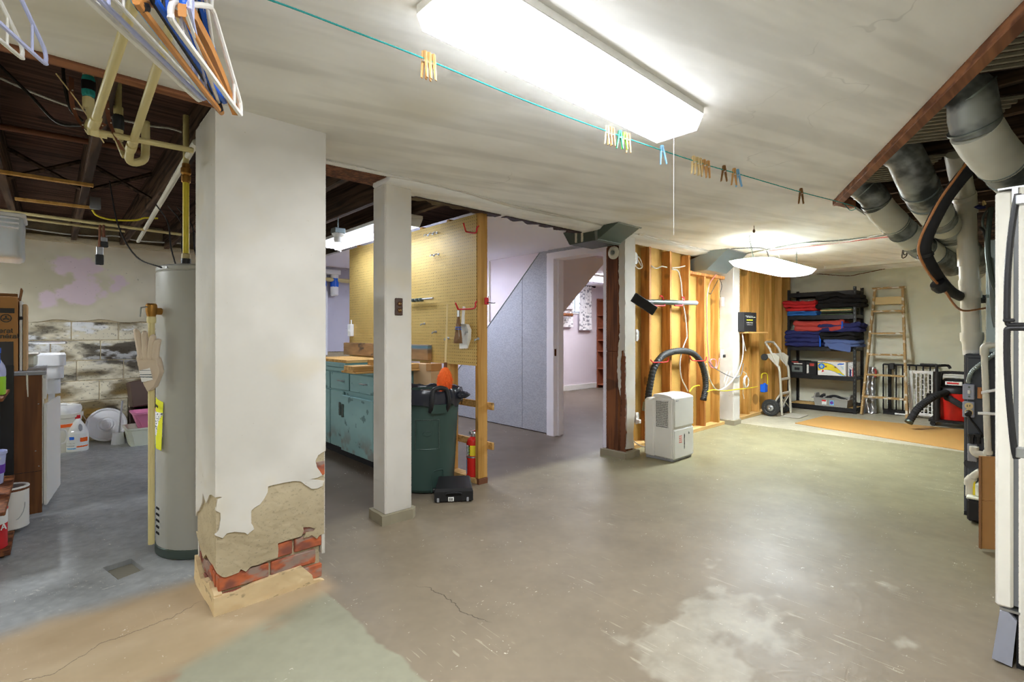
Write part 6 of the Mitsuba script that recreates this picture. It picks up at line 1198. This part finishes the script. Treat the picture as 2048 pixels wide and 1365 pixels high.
for y, w_, m_ in ((2.35, .06, 'boxwhite'), (2.25, .055, 'lightblue')): part(tt, 'sticker', box(8.4295, 8.434, y-w_, y, Z+.022, Z+.095, .0), M[m_], False)
part(tt, 'sticker_top', box(8.4285, 8.433, 2.295, 2.35, Z+.07, Z+.093), M['red'], False); part(tt, 'sticker_mark', on_x(Point(2.222, Z+.058).buffer(.022), 8.4283, .004), M['purple'], False)
for l_, P, r in (('curved black vacuum nozzle in the grey caddy', [[8.5, 2.40, Z+.08], [8.5, 2.36, Z+.15], [8.52, 2.33, Z+.16]], .02), ('long black vacuum hose piece in the grey caddy', [[8.52, 2.30, Z+.13], [8.5, 2.2, Z+.155], [8.52, 2.1, Z+.12], [8.55, 2.06, Z+.10]], .018), ('short black brush head in the grey caddy', [[8.56, 2.38, Z+.06], [8.53, 2.30, Z+.125], [8.5, 2.25, Z+.11]], .016)):
    solo('vacuum_part', tube(P, r, 10, 5), M['black_matte'], l_, 'vacuum part')
solo('dark_rail', box(8.76, 8.80, 1.90, 2.40, Z+.01, Z+.05, .004), M['black'], 'black metal rail lying at the back right of the bottom shelf', 'rail', smooth=False)
# ================================================================ ladder
la = thing('step_ladder', 'old paint spattered wooden step ladder leaning folded on the far wall', 'ladder')
FL, FR, TL, TR = np.array([8.45, 1.858, 0]), np.array([8.45, 1.345, 0]), np.array([8.83, 1.775, 1.80]), np.array([8.83, 1.455, 1.80])
for f_, t_ in ((FL, TL), (FR, TR)):
    part(la, 'rail', moved(box(0, np.linalg.norm(t_-f_), -.014, .014, -.034, .034, .003), frame(f_+[0, 0, .008], t_-f_, [0, 1, 0])), M['ladder'], False)
    part(la, 'rear_rail', moved(box(0, np.linalg.norm(t_-f_)*.97, -.009, .009, -.018, .018, .002), frame(f_+[.055, .0, .008], t_-f_+[-.02, 0, 0], [0, 1, 0])), M['ladder'], False)
for py in (622, 667, 710, 751, 795):
    z = PX(1770, py, 8.6)[2]
    zz = z; k = zz/1.8; a, b = FL+(TL-FL)*k, FR+(TR-FR)*k
    part(la, 'step', box(a[0]-.045, a[0]+.05, b[1]+.008, a[1]-.008, zz-.012, zz+.012, .003), M['ladder'], False)
part(la, 'cap', box(8.77, 8.885, TR[1]-.03, TL[1]+.03, 1.795, 1.82, .004), M['ladder'], False)
z0, z1 = PX(1775, 612, 8.75)[2], PX(1775, 592, 8.75)[2]; part(la, 'shelf_panel', moved(box(-.155, .155, -.05, .06, -.006, .006, .002), frame([8.80, 1.615, (z0+z1)/2], [0, 1, 0], [.2, 0, 1])), M['pin_pale'], False, 'pale folded paint shelf')
# ================================================================ foil roll, gates, vacuum
ff_ = thing('foil_roll', 'crumpled silver foil insulation strips standing behind the ladder', 'foil')
for k, (px, w_) in enumerate(((1737, .05), (1746, .045))):
    b_, t_ = PX(px, 832, 8.72), PX(px, 735, 8.80); b_[2] = 0.0
    part(ff_, 'strip', lump(tube([b_, b_*.6+t_*.4+[0, .01, 0], t_], [w_*1.2, w_*.9, w_*.8], 12, 10), .02, 26, 3+k, 1), M['foil'], 40)
part(ff_, 'red_string', tube([PX(1749, 738, 8.75), PX(1752, 745, 8.75), PX(1750, 755, 8.75)], .012, 6, 4), M['coral'])
def gate(label, pxl, pxr, pyt, pyb, x, m_, name='safety_gate', slats=6, r=.010, lean=.05):
    g = thing(name, label, 'safety gate'); a, b = PX(pxl, pyb, x), PX(pxr, pyb, x); yL, yR = a[1], b[1]; zt_ = PX((pxl+pxr)/2, pyt, x)[2]
    return g, yL, yR, zt_
g, yL, yR, zt_ = gate('black metal bar baby gate leaning on the far wall behind the ladder', 1766, 1874, 731, 832, 8.78, 'black')
X_ = 8.80
part(g, 'top_rail', tube([[X_, yL, zt_], [X_, yR, zt_]], .013, 8), M['black']); part(g, 'bottom_rail', box(X_-.015, X_+.015, yR, yL, .03, .075, .004), M['black'], False)
part(g, 'foot_plate', box(X_-.02, X_+.02, yL-.20, yL, 0.0, .04, .003), M['black'], False)
for k in range(9):
    y = yL+(yR-yL)*k/8; part(g, 'bar', cyl([X_, y, .05], [X_, y, zt_], .022 if k == 1 else .009, 10), M['black'])
part(g, 'latch', box(X_-.03, X_+.03, yL-.13, yL-.07, zt_-.07, zt_+.02, .006), M['black'], False); part(g, 'grip', tube([[X_, yR+.18, zt_+.01], [X_, yR, zt_+.01]], .02, 8), M['black'])
part(g, 'white_strip', box(X_-.06, X_-.04, yR+.05, yL-.14, .012, .035, .003), M['boxwhite'], False)
g2_ = thing('safety_gate', 'white plastic lattice baby gate leaning in front of the black gate', 'safety gate')
X_ = 8.66; yL, yR = PX(1825, 800, X_)[1], PX(1872, 800, X_)[1]; zt_ = PX(1850, 745, X_)[2]
for z in (.06, zt_): part(g2_, 'rail', box(X_-.012, X_+.012, yR-.45, yL, z-.018, z+.018, .004), M['boxwhite'], False)
for k, y in enumerate(np.linspace(yL, yR, 7)): part(g2_, 'slat', box(X_-.008, X_+.008, y-.006, y+.006, .05, zt_, .002), M['boxwhite'], False)
for k in range(6):
    yc = yL+(yR-yL)*(k+.5)/6; h_ = (yL-yR)/12
    for j in range(8): part(g2_, 'lattice_tie', box(X_-.006, X_+.006, yc-h_, yc+h_, .10+.072*j+(.036 if k % 2 else 0), .108+.072*j+(.036 if k % 2 else 0)), M['boxwhite'], False)
part(g2_, 'end_post', box(X_-.02, X_+.02, yL-.005, yL+.035, .03, zt_+.02, .005), M['boxwhite'], False)
part(g2_, 'middle_post', box(X_-.03, X_+.015, yR-.03, yR+.02, .0, zt_+.05, .006), M['boxwhite'], False)
for z in (.12, .3, .48): part(g2_, 'post_clip', box(X_-.035, X_+.02, yR-.045, yR+.035, z, z+.025, .004), M['boxwhite'], False)
part(g2_, 'extension', box(X_-.01, X_+.01, yR-.45, yR, zt_-.06, zt_-.03, .003), M['boxwhite'], False)
va = thing('shop_vacuum', 'red and black shop vacuum with hose half hidden behind the furnace', 'vacuum')
vc = np.array([8.30, .845, 0]); 
part(va, 'tank', lathe([[0, .07], [.165, .07], [.175, .09], [.195, .40], [.20, .42], [0, .42]], vc, n=40), M['red_bright'])
part(va, 'lid', lathe([[.20, .415], [.207, .42], [.207, .455], [.195, .48], [.15, .50], [0, .505]], vc, n=36), M['black'])
part(va, 'motor_head', lathe([[.13, .50], [.125, .56], [.10, .585], [0, .59]], vc, n=28), M['black_matte'])
part(va, 'handle', tube([vc+[-.06, .13, .50], vc+[-.06, .125, .64], vc+[-.06, .09, .665], vc+[-.06, -.09, .665], vc+[-.06, -.125, .64], vc+[-.06, -.13, .50]], .018, 10, 4), M['black'])
part(va, 'maker_label', box(vc[0]-.15, vc[0]-.11, vc[1]-.08, vc[1]+.08, .515, .56, .004), M['boxwhite'], False); part(va, 'maker_label', box(vc[0]-.155, vc[0]-.15, vc[1]-.05, vc[1]+.06, .53, .55), M['red'], False)
part(va, 'base', on_z(sbox(vc[0]-.2, vc[1]-.2, vc[0]+.2, vc[1]+.2).buffer(.03), .055, .03), M['black'], False)
for dx_, dy_ in ((-.19, .19), (-.19, -.19), (.19, .19), (.19, -.19)):
    part(va, 'caster', cat([lathe([[0, -.012], [.026, -.012], [.03, 0], [.026, .012], [0, .012]], vc+[dx_, dy_, .03], (1, 0, 0), 14), cyl(vc+[dx_, dy_, .03], vc+[dx_, dy_, .07], .012, 8)]), M['black'])
part(va, 'wand', cat([cyl(vc+[-.21, .15, .08], vc+[-.21, .15, .68], .036, 14), tube([vc+[-.21, .15, .68], vc+[-.21, .15, .74], vc+[-.20, .12, .755], vc+[-.15, .05, .755], vc+[-.15, .03, .72]], .016, 8, 3)]), M['black'], label='black upright wand')
hp = spline([PD(1892, 786, 6.15), PD(1872, 792, 6.02), PD(1852, 804, 5.98), PD(1834, 820, 5.95), PD(1819, 843, 5.93)], 24)
part(va, 'hose', tube(hp, .038+.003*np.sin(np.arange(len(hp))*1.5), 14), M['black_matte'], label='fat black ribbed hose'); part(va, 'hose_cuff', tube([hp[-1], hp[-1]+(hp[-1]-hp[-6])*.6], .042, 16), M['galv_dark'])
part(va, 'side_hose', tube([vc+[-.17, .06, .36], vc+[-.27, .02, .36], vc+[-.32, -.08, .30], vc+[-.3, -.2, .22]], .035, 12, 6), M['black_matte'])
part(va, 'hose_port', cyl(vc+[-.10, .16, .36], vc+[-.16, .24, .36], .04, 14), M['black'])
# floor board
fbm_ = Polygon([PZ(1590, 848, 0)[:2], PZ(1650, 833, 0)[:2], (7.99, .55), (7.90, -.45), (6.45, -.45), PZ(1925, 902, 0)[:2]])
solo('floor_board', on_z(fbm_, .001, .008), M['mat_board'], 'tan hardboard sheet lying flat on the bare floor at the back', 'board', smooth=False)
# ================================================================ furnace side
fu = thing('furnace', 'dark charcoal furnace cabinet at the right, beyond the freezer', 'furnace')
fx0, fy1 = 4.262, .392
part(fu, 'cabinet', box(fx0, fx0+.72, -.22, fy1, .02, 1.022, .008), M['charcoal'], False)
part(fu, 'door', box(fx0-.012, fx0, -.20, fy1-.015, .42, 1.0, .006), M['charcoal'], False, 'upper front panel')
part(fu, 'lower_door', box(fx0-.010, fx0, -.20, fy1-.018, .04, .405, .006), M['charcoal'], False)
part(fu, 'base', box(fx0+.0, fx0+.72, -.22, fy1, 0, .022), M['black_matte'], False)
def F_(x, y, off=.0): return PX(1900+x/6.82, 680+y/6.82, fx0-.012-off)
def F2(x, y, off=.0): return PX(1900+x/6.82, 860+y/6.82, fx0-.012-off)
def fbox(P0, P1, dep, m_, nm, owner, b=.003, label=None):
    return part(owner, nm, box(fx0-.012-dep, fx0-.010, P1[1], P0[1], P1[2], P0[2], b), M[m_], False, label)
sb = thing('switch_plate', 'grey metal switch box on the furnace front, above the outlet', 'switch'); fbox(F_(178, 602), F_(338, 815), .03, 'kick', 'box', sb); o = F_(262, 712, .031); part(sb, 'toggle', box(o[0]-.014, o[0], o[1]-.006, o[1]+.006, o[2]-.012, o[2]+.012, .002), M['cord_white'], False)
for y_ in (648, 775): q = F_(262, y_, .031); part(sb, 'screw', cyl(q, q-[.003, 0, 0], .006, 8), M['galv_dark'])
so_ = thing('wall_outlet', 'grey metal outlet box with a black plug on the furnace front', 'outlet'); fbox(F_(176, 838), F_(338, 1060), .03, 'kick', 'box', so_)
for y_ in (905, 990): q = F_(258, y_, .031); part(so_, 'socket', moved(lathe([[0, 0], [.021, 0], [.019, .003], [0, .003]], n=18), frame(q, [0, -1, 0], [0, 0, 1])), M['pin_pale'])
for dx_ in (-22, 12): q = F_(258+dx_, 902, .034); part(so_, 'slot', box(q[0]-.002, q[0]+.001, q[1]-.002, q[1]+.002, q[2]-.006, q[2]+.006), M['ink'], False)
q = F_(255, 992, .034); part(so_, 'plug', cyl(q, q-[.035, 0, .01], .016, 12), M['black'])
part(so_, 'cord', tube([q-[.035, 0, .012], F_(300, 1110, .03), F_(380, 1210, .02), F_(450, 1320, .02), F2(470, 90, .02)], .006, 8, 6), M['black'])
solo('flex_conduit', tube(spline([F_(255, 582, .02), F_(265, 520, .04), F_(300, 440, .05), F_(380, 360, .06), F_(480, 290, .06), F_(620, 190, .06), F_(720, 110, .06)], 14), .0125+.0012*np.sin(np.arange(85)*1.7), 10), M['galv'], 'grey flexible conduit curving up from the furnace switch box', 'conduit')
fd = thing('drain_assembly', 'white plastic condensate pipe with elbow and grey bracket on the furnace front', 'pipe')
def V_(x, y, off): return F_(x, y, off)
part(fd, 'riser', tube([F2(520, 300, .10), V_(470, 200, .10)], .0165, 12), M['pvc']); part(fd, 'top_elbow', tube([V_(470, 210, .10), V_(470, 120, .10), V_(500, 85, .10), V_(560, 75, .10)], [.021, .022, .021, .020], 12, 4), M['pvc']); part(fd, 'top_run', tube([V_(545, 76, .10), V_(760, 70, .10)], .0165, 12), M['pvc'])
part(fd, 'low_elbow', tube([F2(330, 230, .06), F2(332, 290, .06), F2(370, 330, .07), F2(430, 335, .08), F2(525, 345, .10)], [.023, .023, .023, .020, .018], 12, 4), M['pvc'])
part(fd, 'socket', tube([F2(520, 340, .10), F2(518, 285, .10)], .022, 12), M['pvc'])
part(fd, 'bracket', box(fx0-.03, fx0-.012, F2(375, 0)[1], F2(240, 0)[1], F2(300, 430)[2], F2(300, 190)[2], .004), M['grey_plastic'], False, 'grey plastic trap bracket')
for x_ in (295, 385): a, b = F2(x_, 70, .02), F2(x_, 185, .02); part(fd, 'black_tube', cat([cyl(b, a, .012, 10), cyl(a-[0, 0, .012], a+[0, 0, .006], .02, 10)]), M['black'])
part(fd, 'drain_hole', cyl(F2(265, 465, -.002), F2(265, 465, .006), .027, 16), M['black'])
part(fd, 'trap', tube([F2(268, 905, .06), F2(270, 740, .06), F2(280, 680, .06), F2(350, 610, .07), F2(420, 570, .08)], .020, 12, 4), M['pvc']); part(fd, 'trap_elbow', tube([F2(268, 760, .06), F2(270, 700, .06), F2(310, 650, .065)], [.026, .027, .025], 12, 4), M['pvc'])
cp_ = thing('condensate_pump', 'black condensate pump with a cream lid at the foot of the furnace', 'pump')
a, b = F2(235, 925, .12), F2(430, 1090, .12); part(cp_, 'tank', box(fx0-.16, fx0-.02, b[1]-.10, a[1], .012, a[2]+.0, .01), M['black'], False); part(cp_, 'lid', box(fx0-.162, fx0-.018, b[1]-.10, a[1]+.003, a[2], a[2]+.012, .003), M['cream_tub'], False)
part(cp_, 'motor', box(fx0-.13, fx0-.05, b[1]-.09, F2(345, 0, .1)[1], a[2]+.01, F2(345, 720, .1)[2], .012), M['cream_tub'], False); part(cp_, 'tag', box(fx0-.09, fx0-.085, F2(345, 0, .08)[1], F2(310, 0, .08)[1], a[2]+.012, F2(320, 700, .08)[2]), M['yellow'], False)
for l_, y_, x_ in (('white plastic strap sticking out level over the white condensate pipe, upper', 725, 425), ('white plastic strap sticking out level over the white condensate pipe, lower', 1002, 380)):
    a = F_(x_, y_, .125); b = F_(700, y_-(55 if y_ < 900 else -15), .13); solo('pipe_strap', hull([p+d_ for p in (a, b) for d_ in ([0, 0, .009], [0, 0, -.009], [-.006, 0, .006], [-.006, 0, -.006])]), M['boxwhite'], l_, 'strap')
fh = [F_(410, 650, .02), F_(408, 800, .02)]
part(fu, 'copper_stub', tube(fh, .012, 10), M['copper'])
# PVC vent
vp = thing('vent_pipe', 'thick white plastic vent pipe rising from the furnace to the ceiling', 'pipe')
vx_, vy_ = 4.45, .33
def VP(px, py, d=3.32): return PD(px, py, d)
b0, t0 = VP(1945, 705, 3.36), VP(1932, 415, 3.36)
def on_v(py, d=3.36): t = (705-py)/290; return VP(1945+(1932-1945)*t, py, d)
part(vp, 'pipe', tube([on_v(700), on_v(420)], .052, 24), M['pvc'])
for y0_, y1_, r in ((405, 428, .060), (495, 532, .058), (560, 572, .058), (572, 588, .0555), (584, 597, .061), (665, 682, .061), (682, 686, .0555)): part(vp, 'coupling', tube([on_v(y1_), on_v(y0_)], r, 24), M['pvc'])
part(vp, 'foot_collar', tube([on_v(710), on_v(686)], .0505, 24), M['white'])
part(vp, 'elbow', tube([on_v(415), VP(1930, 400, 3.36), VP(1926, 380, 3.33), VP(1922, 360, 3.2), VP(1916, 330, 3.0), VP(1912, 300, 2.85)], [.061, .061, .059, .057, .055, .055], 20, 4), M['pvc']); part(vp, 'elbow_ring', tube([VP(1929, 398, 3.36), VP(1927, 390, 3.35)], .066, 20), M['pvc'])
# ducts
def duct(label, P, r, seam=(.22, .42, .62)):
    t = thing('round_duct', label, 'duct'); Q = spline(P, 8); n = len(Q)
    L = np.concatenate([[0], np.cumsum(np.linalg.norm(np.diff(Q, axis=0), axis=1))]); L /= L[-1]
    def seg(a, b): 
        s = np.linspace(a, b, max(4, int((b-a)*26))); return np.stack([np.interp(s, L, Q[:, k]) for k in range(3)], 1)
    bands = [(0, .36, 'duct', 0), (.35, .49, 'tape', .003), (.485, .55, 'duct', .001), (.545, .62, 'tape', .003), (.61, .72, 'duct', 0), (.715, .79, 'tape', .003), (.78, 1.0, 'duct', 0)]
    for a, b, m_, dr_ in bands: part(t, 'tape_band' if m_ == 'tape' else 'sheet_metal', tube(seg(a, b), r+dr_, 28), M[m_], 40, 'whitish tape wrap' if m_ == 'tape' else None)
    for a in (.27, .34, .48, .545, .80): c = seg(a, a+.012); part(t, 'bead', tube(c[:2], r+.005, 28), M['galv'])
    return t
NRM = np.array([-.44, .898, 0])
def from_joists(px, py, d): C = PD(px, py, d); a, b = C+NRM*.42, C+NRM*.13; a[2] = 2.235; b[2] = max(2.205, C[2]+.05); return [a, b]
d3 = duct('largest taped silver duct at the upper right, nearest the freezer', from_joists(1928, 172, 1.98)+[PD(1944, 190, 1.99), PD(1946, 245, 2.0), PD(1978, 298, 2.05), PD(2035, 358, 2.2), PD(2110, 435, 2.6)], .081)
d2 = duct('middle taped silver duct between the vent pipe and the ceiling edge', from_joists(1800, 303, 2.66)+[PD(1816, 318, 2.67), PD(1830, 358, 2.70), PD(1858, 408, 2.95), PD(1902, 468, 3.55), PD(1960, 528, 4.0)], .086)
d1 = duct('farthest taped silver duct next to the ceiling edge corner', from_joists(1728, 374, 3.32)+[PD(1740, 386, 3.32), PD(1758, 415, 3.35), PD(1793, 450, 3.42), PD(1840, 492, 3.55), PD(1905, 532, 3.8)], .083)
d4 = thing('round_duct', 'small pale duct elbow far behind the vent pipe', 'duct'); part(d4, 'elbow', tube([PD(1862, 440, 4.75)+[0, 0, .05], PD(1880, 480, 4.6), PD(1905, 505, 4.5), PD(1930, 530, 4.4), PD(1960, 545, 4.3)], .10, 20, 5), M['tape']); part(d4, 'ring', tube([PD(1905, 503, 4.5), PD(1909, 508, 4.49)], .107, 20), M['galv'])
# plenum box above the furnace
pn = thing('plenum', 'grey sheet metal plenum on top of the furnace behind the freezer', 'plenum')
part(pn, 'body', box(4.40, 4.95, -.45, .30, 1.03, 1.75, .004), M['galv'], False); part(pn, 'seam', box(4.395, 4.40, -.45, .30, 1.38, 1.40), M['galv_dark'], False)
# insulated refrigerant line
rl_ = thing('insulated_line', 'black insulated pipe with a copper stripe looping down from the ceiling opening', 'pipe')
IP = [PD(1950, 310, 2.40), PD(1938, 338, 2.42), PD(1921, 358, 2.44), PD(1893, 395, 2.48), PD(1868, 440, 2.52), PD(1852, 478, 2.56), PD(1849, 505, 2.60), PD(1866, 540, 2.70), PD(1888, 570, 2.95), PD(1910, 588, 3.28), PD(1940, 598, 3.5), PD(2000, 598, 3.7)]
part(rl_, 'foam_sleeve', tube(IP, .030, 16, 6), M['black_matte'])
part(rl_, 'copper_tube', tube([PD(1934, 325, 2.38), PD(1912, 355, 2.40), PD(1883, 395, 2.44), PD(1858, 440, 2.47), PD(1840, 480, 2.51), PD(1838, 508, 2.55), PD(1856, 545, 2.65), PD(1877, 570, 2.76)], .006, 8, 5), M['copper'], label='thin copper tube')
part(rl_, 'joint', lathe([[0, -.03], [.036, -.025], [.042, 0], [.036, .025], [0, .03]], PD(1880, 572, 2.76), (.5, -.3, -.5), 16), M['black']); part(rl_, 'tail', tube([PD(1886, 576, 2.8), PD(1905, 605, 2.95), PD(1918, 618, 3.1), PD(1935, 622, 3.2), PD(1980, 615, 3.3)], .006, 8, 5), M['copper'])
part(rl_, 'clamp', lathe([[.030, 0], [.035, 0], [.035, .016], [.030, .016]], PD(1850, 508, 2.60), (.3, -.2, -.9), 16), M['black'])
for l_, P, r, m_ in (('grey flexible cable bundle running down beside the freezer', [PD(1983, 415, 3.0), PD(1979, 440, 3.0), PD(1975, 490, 3.0), PD(1978, 530, 3.0), PD(1984, 560, 3.0), PD(1992, 580, 3.0)], .013, 'galv_dark'), ('black cable beside the grey bundle', [PD(1960, 455, 3.05), PD(1968, 465, 3.05), PD(1974, 500, 3.05), PD(1982, 545, 3.02)], .008, 'black'),
                     ('grey cable loop near the blue tape', [PD(1978, 418, 3.05), PD(1968, 430, 3.05), PD(1965, 448, 3.05), PD(1970, 460, 3.05)], .006, 'galv'), ('pale grey tube dropping behind the freezer edge', [PD(1978, 515, 3.17), PD(1982, 560, 3.17), PD(1987, 620, 3.17), PD(1992, 655, 3.17)], .014, 'galv')):
    solo('cable', tube(P, r, 8, 6), M[m_], l_, 'cable')
bt = thing('blue_clip', 'blue wire nut clip on cables beside the vent pipe', 'clip'); c = PD(1957, 415, 3.1); part(bt, 'body', hull([c+[-.03, .02, 0], c+[.03, -.03, .005], c+[0, 0, .018], c+[.01, 0, -.012], c+[.045, -.03, -.004]]), M['navy'], False); part(bt, 'twist', tube([c+[.02, -.02, .01], c+[.03, -.02, .04], c+[.045, -.03, .02]], .005, 6, 3), M['pin_pale'])
for l_, P, m_ in (('white and pink cables strung under the ceiling to the far wall, upper', [PZ(1535, 497, 2.079), PZ(1600, 492, 2.079), PZ(1680, 485, 2.079), PZ(1768, 468, 2.079)], 'cord_white'), ('pink cable strung under the ceiling beside the white one', [PZ(1537, 502, 2.079), PZ(1620, 493, 2.079), PZ(1700, 483, 2.079), PZ(1778, 474, 2.079)], 'cord_pink'), ('grey cable strung under the ceiling to the duct', [PZ(1490, 508, 2.079), PZ(1600, 487, 2.079), PZ(1680, 481, 2.079), PZ(1775, 470, 2.079)], 'galv'), ('thin grey cable over the bright duct boot', [PZ(1462, 498, 2.079), PZ(1525, 497, 2.079), PZ(1538, 515, 2.079)], 'foil_dark'), ('dark cable along the top of the far wall', [PX(1600, 545, 8.85), PX(1690, 552, 8.85), PX(1720, 548, 8.85), PX(1770, 538, 8.85)], 'rust')):
    solo('cable', tube(P, .006, 6, 6), M[m_], l_, 'cable')
wl_ = thing('wire_loop', 'loose black wire ends hanging under the farthest duct', 'wire')
for P in ([PD(1807, 493, 5.4), PD(1804, 515, 5.4), PD(1812, 513, 5.4), PD(1818, 498, 5.4)], [PD(1809, 494, 5.4), PD(1808, 510, 5.4), PD(1822, 500, 5.4)]): part(wl_, 'strand', tube(P, .005, 6, 5), M['cord_black'])
# painted cable stapled along the beam
solo('beam_cable', tube([np.array([x, 2.648+.006*math.sin(x*9), 2.083+.012*math.sin(x*4.3)]) for x in np.linspace(.98, 3.55, 40)], .011, 8), M['column'], 'white painted cable stapled along the plastered beam, left stretch', 'cable')
solo('beam_cable', tube([np.array([x, 2.648+.004*math.sin(x*9), 2.085]) for x in np.linspace(4.05, 5.46, 20)], .010, 8), M['column'], 'white painted conduit along the plastered beam above the studs', 'cable')
# cardboard by the furnace
cb3 = thing('cardboard_box', 'flattened brown cardboard box leaning between furnace and freezer', 'box')
A_, B_ = PD(1957, 1096, 2.66), PD(1957, 912, 2.66)
e_ = np.array([.55, -.83, 0]); 
pb_ = A_; H_ = B_[2]-A_[2]
part(cb3, 'panel', moved(box(0, .5, H_*.52+.002, H_, 0, .012, .002), frame(A_, e_, [0, 0, 1])), M['cardboard'], False); part(cb3, 'panel', moved(box(0.004, .5, 0, H_*.52, 0, .012, .002), frame(A_, e_, [0, 0, 1])), M['cardboard'], False); part(cb3, 'edge', moved(box(-.001, .004, 0, H_, .002, .02, .001), frame(A_, e_, [0, 0, 1])), M['cardboard_dark'], False)
cb4 = solo('cardboard_box', moved(box(0, .45, 0, A_[2]+.02, -.20, -.01, .004), frame([A_[0]+.16, A_[1]-.17, 0], e_, [0, 0, 1])), M['cardboard_dark'], 'dark low cardboard box under the leaning brown one', 'box', smooth=False)
# ================================================================ freezer and fridge
fz_ = thing('upright_freezer', 'off white upright freezer whose door edge stands at the right of the picture', 'freezer')
xs_ = 2.42; yd1, yd0 = .1415, .0965
part(fz_, 'cabinet', box(xs_, xs_+.70, -.62, .084, .02, 1.655, .006), M['appliance'], False); part(fz_, 'door', box(xs_, xs_+.70, yd0, yd1, .203, 1.643, .008), M['appliance'], 40)
part(fz_, 'gasket', box(xs_+.01, xs_+.69, .083, .098, .215, 1.635), M['foil_dark'], False, 'grey door gasket')
part(fz_, 'top_hinge', cat([box(xs_, xs_+.09, .05, .135, 1.648, 1.654), box(xs_, xs_+.02, .085, .10, 1.60, 1.652)]), M['steel'], False); part(fz_, 'bottom_hinge', box(xs_+.002, xs_+.08, .07, .13, .192, .200), M['steel'], False)
kp = [(.150, .012), (.100, .005), (.088, .165), (.112, .195), (.130, .185)]
part(fz_, 'kick_plate', on_x(kp, xs_+.004, .69), M['kick'], 40, 'bluish grey kick plate'); part(fz_, 'foot_gap', box(xs_+.02, xs_+.68, .02, .09, .0, .19), M['black_matte'], False)
fr = thing('refrigerator', 'off white refrigerator just outside the right edge whose black bow handles show', 'refrigerator')
rx0, rx1, ry = 1.62, 2.36, .046
part(fr, 'cabinet', box(rx0, rx1, -.66, -.03, .02, 1.68, .006), M['appliance'], False); part(fr, 'freezer_door', box(rx0, rx1, -.028, ry, 1.178, 1.68, .008), M['appliance'], 40); part(fr, 'main_door', box(rx0, rx1, -.028, ry, .20, 1.168, .008), M['appliance'], 40); part(fr, 'kick_plate', box(rx0+.01, rx1-.01, -.05, .0, .0, .18, .004), M['kick'], False)
hx_ = 1.93
def hpt(px, py): 
    return PX(px, py, hx_)
ps_ = [hpt(2036, 388), hpt(2031, 410), hpt(2024, 455), hpt(2019, 500), hpt(2015, 560), hpt(2014, 620), hpt(2014, 642)]
part(fr, 'handle', cat([tube(ps_, .0075, 10, 4), tube([ps_[-1]+[0, 0, .004], hpt(2016, 649), hpt(2022, 650), hpt(2070, 650)], .0062, 10, 4), box(hx_-.012, hx_+.012, ps_[-1][1]-.016, ps_[-1][1]+.008, ps_[-1][2]-.004, ps_[-1][2]+.006, .003)]), M['black'], label='black bow handle of the upper door')
pl2 = [hpt(2070, 657), hpt(2024, 657), hpt(2015, 659), hpt(2014, 668), hpt(2014, 720), hpt(2017, 780), hpt(2023, 850), hpt(2028, 895), hpt(2033, 918)]
part(fr, 'handle', tube(pl2, .0075, 10, 4), M['black'], label='black bow handle of the lower door')
for py in (402, 904): a = hpt(2034, py); part(fr, 'handle_mount', box(hx_-.02, hx_+.012, ry-.002, a[1]+.002, a[2]-.013, a[2]+.013, .002), M['steel'], False)
for py in (650, 657): a = hpt(2048, py); part(fr, 'handle_return', cyl([hx_, ry-.002, a[2]], [hx_, a[1]+.01, a[2]], .006, 8), M['black'])
# alike things share a group
for stem, g in (('clothes_hanger', 'hangers on the clothesline'), ('clothespin', 'clothespins on the teal line'), ('lumber_offcut', 'pine offcuts on the workbench'), ('curtain', 'curtains of the pink room'), ('moving_blanket', 'blankets on the middle shelf'),
                ('square_post', 'posts of the row'), ('round_duct', 'taped round ducts'), ('paint_can', 'paint cans on the rack'), ('bike_hook', 'red hooks'), ('folded_mat', 'mats on the upper shelf')):
    for k_ in labels:
        if (k_ == stem or (k_.startswith(stem+'_') and k_[len(stem)+1:].isdigit())) and 'group' not in labels[k_]: labels[k_]['group'] = g
